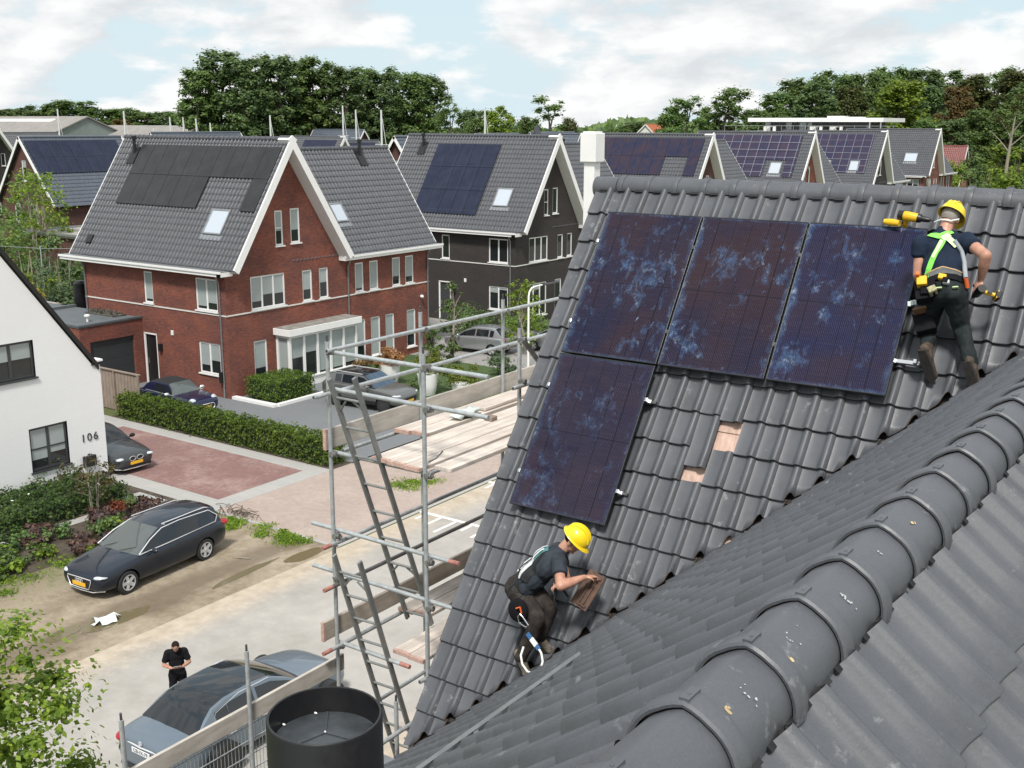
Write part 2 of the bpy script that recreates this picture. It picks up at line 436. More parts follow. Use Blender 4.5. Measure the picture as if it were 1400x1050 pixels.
M_CORE = mk('shrub_interior', (.02, .03, .012), .95)
# ---------- the house whose roof is being worked on -------------------------
TAU = .9843555; SD = V((0, -math.cos(TAU), -math.sin(TAU))); SN = V((0, -math.sin(TAU), math.cos(TAU)))
PO = V((-6.21086, 10.78053, 11.57374))            # top left corner of the first panel
TW, TH = .2269, .3573
PROF = [(0,0),(.05,-.003),(.18,-.006),(.34,-.006),(.5,-.002),(.58,.003),(.64,.012),(.69,.026),(.74,.037),(.79,.043),(.84,.044),(.89,.040),(.93,.030),(.97,.015),(1.0,.004)]
PROFS = [(0,0),(.3,-.008),(.55,.002),(.68,.034),(.80,.048),(.92,.034),(1.0,.002)]
def tile_field(mb, O, U, D, N, ncol, nrow, tw, th, prof, step=.02, skip=(), slid=None, jit=0.):
    O, U, D, N = V(O), V(U), V(D), V(N); rr = random.Random(3)
    for r in range(nrow):
        for c in range(ncol):
            if (c, r) in skip: continue
            sl_ = (slid or {}).get((c, r), 0.)
            dz = rr.uniform(-jit, jit)+(.012 if sl_ else 0); db = rr.uniform(-jit, jit)*1.5
            i0 = len(mb.v); n = len(prof)
            for (b, st) in ((r*th-.02, 0.), (r*th+.5*th, step*.5), ((r+1)*th-.006+db, step), ((r+1)*th+db, step-.004), ((r+1)*th-.003+db, step-.036)):
                for (u, h) in prof:
                    p = O+U*((c+u)*tw)+D*(b+(sl_ if st > 0 else 0))+N*(h+st+dz); mb.v.append(tuple(p))
            for k in range(4):
                for j in range(n-1):
                    a = i0+k*n+j
                    mb.f.append((a, a+n, a+n+1, a+1)); mb.m.append(1 if k == 3 else 0)  # drop face takes the painted shade tone
                    mb.uv.append([(c+.5, r+.5)]*4)
            # side lap: the roll's free edge drops to the next pan
            for k in range(2):
                a = i0+k*n+n-1; b_ = a+n; q = len(mb.v)
                mb.v += [tuple(V(mb.v[a])-N*.012), tuple(V(mb.v[b_])-N*.012)]
                mb.f.append((a, b_, q+1, q)); mb.m.append(1); mb.uv.append([(c+.5, r+.5)]*4)

HOUSE = thing('house', 'foreground house under a dark tiled roof with a cross gable and two workmen', 'house', (-3, 11, 0))
RBASE = PO-SN*.155; rz0 = 11.82
# ridge foot of the tile plane
b0 = -(11.90-RBASE.z)/SD.z*-1
RIDGE = RBASE+SD*((RBASE.z-11.83)/math.sin(TAU)); RX0 = -6.55
def roof_pt(X, b, h=0.): return V((X, RIDGE.y, RIDGE.z))+SD*b+SN*h
HOLE = {(10, 7), (9, 8)}; SLID = {(9, 7): .20, (10, 6): .05}
WX, WZ, WT = -.94, 11.215, math.atan(.875)         # cross wing ridge
def valley_y(X): return RIDGE.y+((WZ+.875*(-abs(X-WX)))-RIDGE.z)/math.tan(TAU)
first_edge = (11.83-11.52)/math.sin(TAU)
main = MB()
tile_field(main, roof_pt(RX0, first_edge-TH), (1,0,0), SD, SN, 40, 18, TW, TH, PROF, .038, HOLE, SLID, jit=.0022)
def cut_main(o):
    bm = bmesh.new(); bm.from_mesh(o.data)
    for sgn in (1, -1):
        A = V((WX, valley_y(WX), 0)); B = V((WX-sgn*5, valley_y(WX-5), 0)); d = (B-A).normalized(); nrm = V((d.y, -d.x, 0))
        if nrm.y > 0: nrm = -nrm
        nrm = V(nrm); pt = A-nrm*.035
        side = [f for f in bm.faces if (f.calc_center_median().x-WX)*sgn <= .12]
        geom = list({v for f in side for v in f.verts})+list({e for f in side for e in f.edges})+side
        res = bmesh.ops.bisect_plane(bm, geom=geom, plane_co=pt, plane_no=nrm, clear_outer=False)
        cutv = {g for g in res['geom_cut'] if isinstance(g, bmesh.types.BMVert)}
        kill = [f for f in bm.faces if (f.calc_center_median().x-WX)*sgn < 0 and (f.calc_center_median()-pt).dot(nrm) > 1e-4]
        bmesh.ops.delete(bm, geom=kill, context='FACES')
        ed = [e for e in bm.edges if e.is_valid and len(e.link_faces) == 1 and all(abs((v.co-pt).dot(nrm)) < 1e-3 for v in e.verts) and (e.verts[0].co.x-WX)*sgn < .1]
        ex = bmesh.ops.extrude_edge_only(bm, edges=ed)
        nv = [g for g in ex['geom'] if isinstance(g, bmesh.types.BMVert)]; nf = [g for g in ex['geom'] if isinstance(g, bmesh.types.BMFace)]
        for v in nv: v.co -= SN*.03-nrm*-.008
        for f in nf: f.material_index = 2
    bm.to_mesh(o.data); bm.free()
ro = main.build('roof', [M_TILE, M_TILESHADE, M_CLAY], HOUSE, 38)
off = world_loc(HOUSE)
ro.data.transform(Matrix.Translation(off)); cut_main(ro); ro.data.transform(Matrix.Translation(-off))
# verge pieces hang over the gable
vg = MB()
for r in range(18):
    a = roof_pt(RX0, first_edge+(r-1)*TH, .0); st = .024
    A = roof_pt(RX0-.012, first_edge+(r-1)*TH, .006); B = roof_pt(RX0-.012, first_edge+r*TH, .030)
    dn = SN*.11
    vg.obox(A, B-A, V((.016,0,0)), -dn)
vg.build('verge', [M_TILE], ro, 40, .003)
# boards under the tiles, seen where two tiles are lifted
ub = MB(); p0 = roof_pt(-6.5, 0, -.06)
def valley_b(X): return (RIDGE.y-valley_y(X))/math.cos(TAU)
pts_ = [roof_pt(x, b, -.055) for x, b in ((-6.5, 0), (2.4, 0), (2.4, valley_b(2.4)), (WX, valley_b(WX)), (-6.5, valley_b(-6.5)))]
ub.face(pts_[::-1]); ub.face([p-SN*.05 for p in pts_])
for r in range(17):
    b = first_edge+r*TH-.04
    x1 = WX-(b*math.sin(TAU)+(WZ-RIDGE.z))/.875+.0 if b*math.sin(TAU) > RIDGE.z-WZ else 2.0
    if x1 < -6.4: continue
    ub.obox(roof_pt(-6.5, b, -.054), (min(x1, 2.)+6.4, 0, 0), SD*.045, SN*.03)
M_BATTEN = plank_mat('bare_roof_batten', (.60, .42, .34))
ub.build('underlay', [M_TILESHADE], ro)
ub = MB(); ub.face([roof_pt(-4.75, 2.2, -.022), roof_pt(-4.75, 3.75, -.022), roof_pt(-3.75, 3.75, -.022), roof_pt(-3.75, 2.2, -.022)][::1]); ub.obox(roof_pt(-4.75, 2.62, -.021), (1, 0, 0), SD*.04, SN*.012); ub.obox(roof_pt(-4.75, 2.98, -.021), (1, 0, 0), SD*.04, SN*.012); ub.build('bare_board', [M_BATTEN], ro)
# ridge tiles: half round with a collar at one end
def ridge_mesh(r, L, peak=.012):
    mb = MB(); n = 22
    def ring(s, rr, pk):
        q = []
        for j in range(n+1):
            t = math.pi*(-.06+1.12*j/n); z = rr*math.sin(t)+pk*max(0, 1-abs(math.cos(t))*2.2); q.append((s, rr*math.cos(t), z))
        return q
    cl = .072
    sec = [(0, r*1.05, peak), (.006, r*1.105, peak), (.03, r*1.125, peak), (cl-.018, r*1.125, peak), (cl-.004, r*1.09, peak), (cl, r*1.0, peak), (cl+.05, r*.985, peak), (L*.7, r*.965, peak), (L+.03, r*.945, peak)]
    rows = [ring(*q) for q in sec]
    rows.insert(0, ring(.002, r*.99, peak))
    for a, b in zip(rows[:-1], rows[1:]):
        for j in range(n): mb.face([a[j], a[j+1], b[j+1], b[j]])
    # weld by building shared vertices
    vs = [p for row in rows for p in row]; fs = []
    for k in range(len(rows)-1):
        for j in range(n):
            a = k*(n+1)+j; fs.append((a, a+1, a+n+2, a+n+1))
    m2 = MB(); m2.raw(vs, fs)
    # screw tab on the crest of the collar
    t0 = r*1.125+peak
    m2.box((.008, -.012, t0-.008), (cl-.004, .012, t0+.0025))
    m2.lathe([(.005, t0-.004), (.005, t0+.004), (.002, t0+.006)], Matrix.Translation((.035, 0, 0)), 8)
    return m2
def ridge_row(p, d, count, pitch, r, parent):
    d = V(d); rot = math.atan2(d.y, d.x); proto = None
    for k in range(count):
        loc = V(p)+d*(k*pitch)
        if proto is None:
            proto = ridge_mesh(r, pitch).build('ridge_tile', [M_TILE], None, 42)
            o = proto
        else:
            o = proto.copy(); COL.objects.link(o)
        o.parent = parent; o.location = loc-world_loc(parent); o.rotation_euler = (rnd.uniform(-.012, .012), rnd.uniform(-.008, .008), rot)
RZ = RIDGE.z-.02
ridge_row((-6.28, RIDGE.y+.06, RZ), (1, 0, 0), 26, .3405, .122, ro)
rc = MB(); rc.lathe([(.122, 0), (.122, .30), (.115, .305)], Matrix.Translation((-6.60, RIDGE.y+.06, RZ)) @ Matrix.Rotation(rad(90), 4, 'Y'), 24)
rc.build('ridge_end', [M_TILE], ro, 40)
def seal_strip(b, p, along, down, out, n, pitch, duty, long_, short):
    """one notched rubber strip"""
    p, along, down, out = V(p), V(along), V(down), V(out); vs = []; fs = []
    for k in range(n):
        for (t, L_) in ((0, long_), (duty, long_), (duty+.01, short), (.99, short)):
            q = p+along*((k+t)*pitch); vs += [q, q+down*L_, q+down*L_+out*.012, q+out*.012]
    for k in range(len(vs)//4-1):
        a = k*4
        for e in range(4): fs.append((a+e, a+(e+1) % 4, a+4+(e+1) % 4, a+4+e))
    b.raw(vs, fs)
comb = MB(); seal_strip(comb, (-6.5, RIDGE.y-.04, RZ), (1, 0, 0), SD, SN, 36, .2269, .66, .04, .008)
comb.build('ridge_seal', [M_BLACK], ro)
# cross wing
PROFW = [(u, h*1.22) for u, h in PROF]
wing = MB(); WD = V((-math.cos(WT), 0, -math.sin(WT))); WN = V((-math.sin(WT), 0, math.cos(WT)))
E2_ = V((math.cos(WT), 0, -math.sin(WT))); WN2 = V((math.sin(WT), 0, math.cos(WT)))
fe = .40/math.cos(WT)
ny = 45
tile_field(wing, V((WX, 10.98, WZ))+WD*(fe-TH-.03), (0,-1,0), WD, WN, ny, 21, TW, TH, PROFW, .03, jit=.0025)
tile_field(wing, V((WX, 10.98-ny*TW-.05, WZ))+E2_*(fe-TH), (0,1,0), E2_, WN2, ny, 16, TW, TH, PROFW, .03, jit=.0025)
wo = wing.build('wing_roof', [M_TILE, M_TILESHADE], HOUSE, 38)
ridge_row((WX, 10.98, WZ-.082), (0, -1, 0), 0, .345, .125, wo)
ridge_row((WX, 1.66, WZ-.085), (0, 1, 0), 27, .3425, .128, wo)
comb = MB()
for dd, nn in ((E2_, WN2), (WD, WN)):
    seal_strip(comb, V((WX, 1.4, WZ+.004))+dd*.142, (0, 1, 0), dd, nn, 84, .2269/2, .55, .030, .012)
comb.build('ridge_seal', [M_BLACK], wo)
# bird droppings, lichen and paint flecks on the ridge
fl = MB()
def splat(o, ax, ay, n, r, rr, mi=0):
    for _ in range(n):
        c = V(o)+V(ax)*rr.gauss(0, 1)+V(ay)*rr.gauss(0, 1); i_ = len(fl.v); k = rr.uniform(.4, 1)*r; ang = rr.uniform(0, 6.3)
        nn = V(ax).cross(V(ay)).normalized(); A = V(ax).normalized(); B = V(ay).normalized()
        fl.face([c+nn*.0006+(A*math.cos(ang+t)*k*rr.uniform(.5, 1.2)+B*math.sin(ang+t)*k*rr.uniform(.5, 1.2)) for t in (0, 1.05, 2.1, 3.15, 4.2, 5.25)], mi)
        for q_ in range(i_, len(fl.v)):
            x_, y_, z_ = fl.v[q_]; dx_, dz_ = x_-WX, z_-(WZ-.085-.004); L_ = math.hypot(dx_, dz_); k_ = .1295/L_; fl.v[q_] = (WX+dx_*k_, y_, WZ-.089+dz_*k_+.003)
def on_ridge(y, t, lift=.0015):                    # t: angle from the crest, + to the right
    r_ = .128+lift; return V((WX+r_*math.sin(t), y, WZ-.085+r_*math.cos(t)+.004)), V((math.cos(t), 0, -math.sin(t)))
r5 = random.Random(5)
for (y, t, n, r, mi, sy, st) in ((2.50, .25, 12, .0050, 0, .040, .022), (2.48, .18, 8, .003, 0, .02, .012), (2.22, .15, 10, .005, 0, .04, .02), (2.20, .5, 8, .006, 0, .012, .03), (2.43, .75, 5, .008, 1, .006, .006), (2.10, .55, 5, .009, 1, .006, .006), (2.86, .62, 12, .006, 0, .005, .022), (3.22, .5, 4, .006, 0, .006, .008), (3.55, .55, 5, .009, 1, .008, .01)):
    p, tx = on_ridge(y, t); splat(p, tx*st, V((0, -sy, 0)), n, r, r5, mi)
M_DROP = mk('bird_dropping', (.42, .43, .43), .8); M_LICH = mk('lichen', (.5, .38, .2), .9)
fl.build('droppings', [M_DROP, M_LICH], wo)
# gutter rail lying in the valley
gr = MB()
def wing_pt(X, Y, h=.0): 
    s = (WX-X)/math.cos(WT); return V((WX, Y, WZ))+WD*s+WN*h
ga, gb = wing_pt(-3.44, 3.6, .085), wing_pt(-3.30, 5.58, .085)
for k in range(7): q = ga.lerp(gb, k/6.2); gr.obox(q-WN*.05-V((0,.02,0)), WD*.07, V((0,.04,0)), WN*.05)
gr.beam(ga, gb, .026, .02, WN)
# walls
wl_ = MB()
def quad(pts, o=(0,0)): wl_.face(pts, 0, [((p[0]+p[1]), p[2]) for p in pts])
for x in (-6.3,):
    quad([(x, 14.7, 0), (x, 7.6, 0), (x, 7.6, 6.3), (x, 14.7, 6.3)]); wl_.face([(x, 14.7, 6.3), (x, 7.6, 6.3), (x, RIDGE.y, 11.7)], 0, [(14.7, 6.3), (7.6, 6.3), (11, 11.7)])
quad([(-6.3, 7.6, 0), (3, 7.6, 0), (3, 7.6, 6.2), (-6.3, 7.6, 6.2)])
quad([(-6.3, 14.7, 0), (3, 14.7, 0), (3, 14.7, 6.2), (-6.3, 14.7, 6.2)])
quad([(-6.0, 7.6, 0), (-6.0, .4, 0), (-6.0, .4, 6.5), (-6.0, 7.6, 6.5)])
quad([(-6.0, .8, 0), (3, .8, 0), (3, .8, 6.2), (-6.0, .8, 6.2)])
wl_.build('wall', [M_BROWN], HOUSE)
rb = MB(); bk = RIDGE+V((0, .12, 0)); rb.face([(-6.5, RIDGE.y+.05, RIDGE.z+.0), (2.4, RIDGE.y+.05, RIDGE.z), (2.4, RIDGE.y+3.6, RIDGE.z-5.4), (-6.5, RIDGE.y+3.6, RIDGE.z-5.4)])
rb.build('rear_roof', [M_TILE], HOUSE)
gr.box((-6.95, 6.2, 6.22), (-6.5, 7.55, 6.27), 0)
gr.build('valley_flashing', [M_ZINC], HOUSE)
gt = MB(); gt.box((-7.0, 1.5, 6.1), (-6.42, 7.5, 6.2)); gt.build('eave_board', [mk('rusty_eave_board', (.30, .19, .13), .8, var=.4, scale=8)], HOUSE)
# black flue through the wing
FC = V((-1.915, 1.89, 0)); FR = .1525
fb = MB(); ft = 10.985
n = 40
prof = [(FR, 9.9), (FR, 10.74), (FR+.004, 10.745), (FR+.004, 10.755), (FR, 10.76), (FR, ft-.004), (FR-.003, ft), (FR-.008, ft-.001), (FR-.009, ft-.006), (FR-.010, 10.4)]
i0 = len(fb.v)
for (r, z) in prof:
    for j in range(n): t = 2*math.pi*j/n; fb.v.append((FC.x+r*math.cos(t), FC.y+r*math.sin(t), z))
for k in range(len(prof)-1):
    for j in range(n):
        a = k*n+j; b = k*n+(j+1) % n; fb.f.append((a, b, b+n, a+n)); fb.m.append(0); fb.uv.append(None)
M_FLUE = NT('black_coated_flue'); M_FLUE.col((.010, .010, .011, 1)); M_FLUE.setp(Roughness=M_FLUE.ramp(M_FLUE.noise(M_FLUE.pos(), 30, 5), [(.3, (.3,)*3), (.7, (.48,)*3)])); M_FLUE = M_FLUE.m
flo = fb.build('flue_pipe', [M_FLUE], HOUSE, 40)
dm = MB(); dz = 10.912
for j in range(n):
    t0, t1 = 2*math.pi*j/n, 2*math.pi*(j+1)/n; r = FR-.0105
    dm.face([(FC.x, FC.y, dz+.018), (FC.x+r*math.cos(t0), FC.y+r*math.sin(t0), dz), (FC.x+r*math.cos(t1), FC.y+r*math.sin(t1), dz)])
for t in (.35, 2.3, 4.3): dm.beam((FC.x, FC.y, dz+.019), (FC.x+.135*math.cos(t), FC.y+.135*math.sin(t), dz+.003), .006, .004)
dm.build('damper', [mk('dull_black_cap', (.045, .052, .058), .42, var=.3, scale=18)], flo)
dv = MB(); dv.lathe([(.0028, 0), (.0028, .003), (.001, .004)], Matrix.Translation((FC.x, FC.y, dz+.02)), 8)
for (a, r) in ((2.55, .128), (3.3, .135)): dv.ell((FC.x+r*math.cos(a), FC.y+r*math.sin(a), dz+.008), (.0055, .003, .003))
dv.build('rivet', [M_WHITE], flo)
# white chimney shaft outside the far gable end
ch = MB(); cx_, cy_ = -7.22, 12.1
ch.box((cx_-.075, cy_-.075, 0), (cx_+.075, cy_+.075, 12.06))
cho = ch.build('chimney', [M_WHITE], HOUSE, None, .006)
cc = MB(); cc.box((cx_-.112, cy_-.112, 12.06), (cx_+.112, cy_+.112, 12.41)); cc.box((cx_-.09, cy_-.09, 12.41), (cx_+.09, cy_+.09, 12.43))
cc.build('chimney_cowl', [M_WHITE], cho, None, .008)

# ---------- the four panels, rails and clamps -------------------------------
def pan_pt(a, b, h=0.): return PO+V((a,0,0))+SD*b+SN*h
def panel(a, b, label, pvm):
    root = thing('solar_panel', label, 'solar panel', pan_pt(a, b, -.035), 0, 'solar panels on the foreground roof')
    w_, h_ = 1.134, 1.71; fw = .011
    g = MB(); P = lambda x, y, z=0: pan_pt(a+x, b+y, z)
    g.face([P(fw, h_-fw, -.003), P(w_-fw, h_-fw, -.003), P(w_-fw, fw, -.003), P(fw, fw, -.003)], 0, [(0, h_-fw), (w_-2*fw, h_-fw), (w_-2*fw, fw), (0, fw)])
    g.build('glass', [pvm], root)
    f = MB()
    for (x, y, dx, dy) in ((0, 0, w_, fw), (0, h_-fw, w_, fw), (0, fw, fw, h_-2*fw), (w_-fw, fw, fw, h_-2*fw)):
        f.obox(P(x, y, -.035), V((dx,0,0)), SD*dy, SN*.035)
    f.build('frame', [M_PVFRAME], root, None, .0012)
    k = MB(); k.face([P(fw, fw, -.03), P(w_-fw, fw, -.03), P(w_-fw, h_-fw, -.03), P(fw, h_-fw, -.03)]); k.build('backsheet', [M_BLACK], root)
panel(0, 0, 'dusty dark solar panel nearest the roof verge, upper of the two there', M_PVNEAR)
panel(1.154, 0, 'dusty solar panel in the middle of the upper row, hand wipes on its lower half', M_PVNEAR)
panel(2.308, 0, 'bluish dusty solar panel beside the kneeling workman with the green harness', M_PVBLUER)
panel(0, 1.7305, 'cleaner dark solar panel mounted alone in the lower row', M_PVCLEAN)
def rail(a0, a1, b, label):
    root = thing('mounting_rail', label, 'mounting rail', pan_pt(a0, b, -.08))
    r = MB(); r.obox(pan_pt(a0, b-.018, -.078), V((a1-a0,0,0)), SD*.036, SN*.04)
    r.build('channel', [M_ALU], root, None, .003)
    k = MB()
    for x in (a0+.02, a1-.05):
        k.obox(pan_pt(x, b-.02, -.04), V((.03,0,0)), SD*.04, SN*.045)
    k.build('clamp', [M_ALU], root, None, .003)
    h = MB()
    for x in [a0+.3+i*.68 for i in range(int((a1-a0-.4)/.68)+1)]:
        h.obox(pan_pt(x, b-.03, -.125), V((.035,0,0)), SD*.12, SN*.012); h.obox(pan_pt(x, b-.03, -.125), V((.035,0,0)), SD*.01, SN*.06)
    h.obox(pan_pt(a1-.02, b-.014, -.10), V((.07,0,0)), SD*.028, SN*.05)
    h.build('roof_hook', [M_STEELDK], root, None, .002)
rail(-.05, 3.50, .37, 'upper aluminium mounting rail behind the three panels in the top row')
rail(-.05, 3.66, 1.345, 'aluminium mounting rail whose bare end sticks out under the boot of the kneeling workman')
rail(-.05, 1.19, 2.10, 'upper aluminium rail carrying the single lower panel')
rail(-.05, 1.19, 3.08, 'lower aluminium rail carrying the single lower panel')
mc = MB()
for a in (1.144, 2.298):
    for b in (.37, 1.345):
        mc.obox(pan_pt(a-.016, b-.02, .001), V((.032,0,0)), SD*.04, SN*.005)
tag(mc.build('panel_clamp', [M_STEELDK]), 'small dark clamps holding the neighbouring panels of the upper row', 'clamp')
# ---------- neighbouring houses ---------------------------------------------
def clip(poly, a, b, c):                           # keep a*u+b*v <= c
    out = []
    for i in range(len(poly)):
        p, q = poly[i], poly[(i+1) % len(poly)]; fp = a*p[0]+b*p[1]-c; fq = a*q[0]+b*q[1]-c
        if fp <= 1e-9: out.append(p)
        if fp*fq < -1e-12:
            t = fp/(fp-fq); out.append((p[0]+(q[0]-p[0])*t, p[1]+(q[1]-p[1])*t))
    return out
def wall_panel(mb, O, U, N, poly, openings, depth=.11, uo=0.):
    O, U, N = V(O), V(U), V(N); Z = V((0,0,1))
    us = sorted({min(p[0] for p in poly), max(p[0] for p in poly)} | {o[0] for o in openings} | {o[1] for o in openings})
    zs = sorted({min(p[1] for p in poly), max(p[1] for p in poly)} | {o[2] for o in openings} | {o[3] for o in openings})
    P = lambda u, z, d=0.: O+U*u+Z*z-N*d
    flip = U.cross(Z).dot(N) < 0
    half = []
    for i in range(len(poly)):
        p, q = poly[i], poly[(i+1) % len(poly)]; a, b = q[1]-p[1], -(q[0]-p[0]); half.append((a, b, a*p[0]+b*p[1]))
    for i in range(len(us)-1):
        for j in range(len(zs)-1):
            cu, cz = (us[i]+us[i+1])/2, (zs[j]+zs[j+1])/2
            if any(o[0] < cu < o[1] and o[2] < cz < o[3] for o in openings): continue
            c = [(us[i], zs[j]), (us[i+1], zs[j]), (us[i+1], zs[j+1]), (us[i], zs[j+1])]
            for h in half:
                c = clip(c, *h)
                if len(c) < 3: break
            if len(c) < 3: continue
            pts = [P(*q) for q in c]; uv = [(q[0]+uo, q[1]) for q in c]
            if flip: pts = pts[::-1]; uv = uv[::-1]
            mb.face(pts, 0, uv)
    for (a, b, c, d) in openings:
        for (p, q) in (((a, c), (b, c)), ((b, c), (b, d)), ((b, d), (a, d)), ((a, d), (a, c))):
            mb.face([P(*p), P(*q), P(q[0], q[1], depth), P(p[0], p[1], depth)], 0, [(p[0], p[1]), (q[0], q[1]), (q[0], q[1]+.1), (p[0], p[1]+.1)])
def window(parent, O, U, N, u0, u1, z0, z1, lights=1, blind=.5, frame=None, rail=0., sill=True, depth=.07, fw=.075, rr=random.Random(11), inherit=None):
    O, U, N = V(O), V(U), V(N); Z = V((0,0,1)); frame = frame or M_WHITE
    P = lambda u, z, d=0.: O+U*u+Z*z-N*d
    f = MB(); 
    def bar(a, b, c, d, d0=depth-.03, t=.06): f.obox(P(a, c, d0+t), U*(b-a), N*t, Z*(d-c))
    bar(u0, u1, z0, z0+fw); bar(u0, u1, z1-fw, z1); bar(u0, u0+fw, z0+fw, z1-fw); bar(u1-fw, u1, z0+fw, z1-fw)
    lw = (u1-u0)/lights
    for i in range(1, lights): bar(u0+i*lw-fw*.6, u0+i*lw+fw*.6, z0+fw, z1-fw)
    if rail:
        for i in range(lights): bar(u0+i*lw+fw*.8, u0+(i+1)*lw-fw*.8, z0+(z1-z0)*rail-.025, z0+(z1-z0)*rail+.025)
    wo_ = f.build('window', [frame], parent)
    pn = MB(); pn.face([P(u0+.03, z0+.03, depth), P(u1-.03, z0+.03, depth), P(u1-.03, z1-.03, depth), P(u0+.03, z1-.03, depth)] if U.cross(Z).dot(N) > 0 else
                       [P(u0+.03, z1-.03, depth), P(u1-.03, z1-.03, depth), P(u1-.03, z0+.03, depth), P(u0+.03, z0+.03, depth)])
    pn.build('pane', [M_GLASS], wo_)
    if blind:
        bl = MB()
        for i in range(lights):
            k = min(1., max(.0, blind+rr.uniform(-.22, .2)))
            if k < .08: continue
            zb = z1-fw-(z1-z0-2*fw)*k; a, b = u0+i*lw+fw*.5, u0+(i+1)*lw-fw*.5
            q = [P(a, zb, depth-.006), P(b, zb, depth-.006), P(b, z1-fw, depth-.006), P(a, z1-fw, depth-.006)]
            bl.face(q if U.cross(Z).dot(N) > 0 else q[::-1])
        if bl.f: bl.build('blind', [M_BLIND], wo_)
    if sill:
        s_ = MB(); s_.obox(P(u0-.05, z0-.06, .06), U*(u1-u0+.1), N*.13, Z*.06); s_.build('sill', [frame], wo_)
    return wo_
def roof_panels(root, P, cells, mat, pw, ph, gap=.02):
    for (c, r) in cells:
        x0, b0_ = c*(pw+gap), r*(ph+gap)
        g = MB()
        q = [P(x0, b0_+ph, .10), P(x0+pw, b0_+ph, .10), P(x0+pw, b0_, .10), P(x0, b0_, .10)]
        g.face(q, 0, [(x0, b0_+ph), (x0+pw, b0_+ph), (x0+pw, b0_), (x0, b0_)])
        lo = [P(x0, b0_+ph, .05), P(x0+pw, b0_+ph, .05), P(x0+pw, b0_, .05), P(x0, b0_, .05)]
        for i in range(4): g.face([q[i], lo[i], lo[(i+1) % 4], q[(i+1) % 4]], 1)
        g.build('solar_panel', [mat, M_PVFRAME], root)
def roof_window(root, P, x0, x1, b0_, b1_):
    g = MB(); f = .07
    for (a, b, c, d) in ((x0, x1, b0_, b0_+f), (x0, x1, b1_-f, b1_), (x0, x0+f, b0_+f, b1_-f), (x1-f, x1, b0_+f, b1_-f)):
        o = P(a, c, .0); g.obox(o, P(b, c, 0)-o, P(a, d, 0)-o, P(a, c, .13)-o)
    g.obox(P(x0-.1, b1_, .02), P(x1+.1, b1_, .02)-P(x0-.1, b1_, .02), P(x0-.1, b1_+.28, .02)-P(x0-.1, b1_, .02), P(x0, b1_, .05)-P(x0, b1_, .02))
    o = g.build('roof_window', [M_ZINC], root)
    p = MB(); p.face([P(x0+f, b1_-f, .10), P(x1-f, b1_-f, .10), P(x1-f, b0_+f, .10), P(x0+f, b0_+f, .10)]); p.build('pane', [M_SKYL], o)
def roof_vent(root, P, x, b, big=True):
    g = MB(); w_ = .28
    g.obox(P(x-w_, b, .05), P(x+w_, b, .05)-P(x-w_, b, .05), P(x-w_, b+1.0, .05)-P(x-w_, b, .05), P(x, b, .09)-P(x, b, .05))
    if big:
        p = P(x, b+.35, .05); g.tube(p, p+V((0,0,.75)), .085, n=8); g.tube(p+V((0,0,.7)), p+V((0,0,.86)), .13, n=8)
    g.build('roof_vent', [M_BLACK], root)
SL = 1.5; AL = math.atan(SL); CA, SA = math.cos(AL), math.sin(AL)
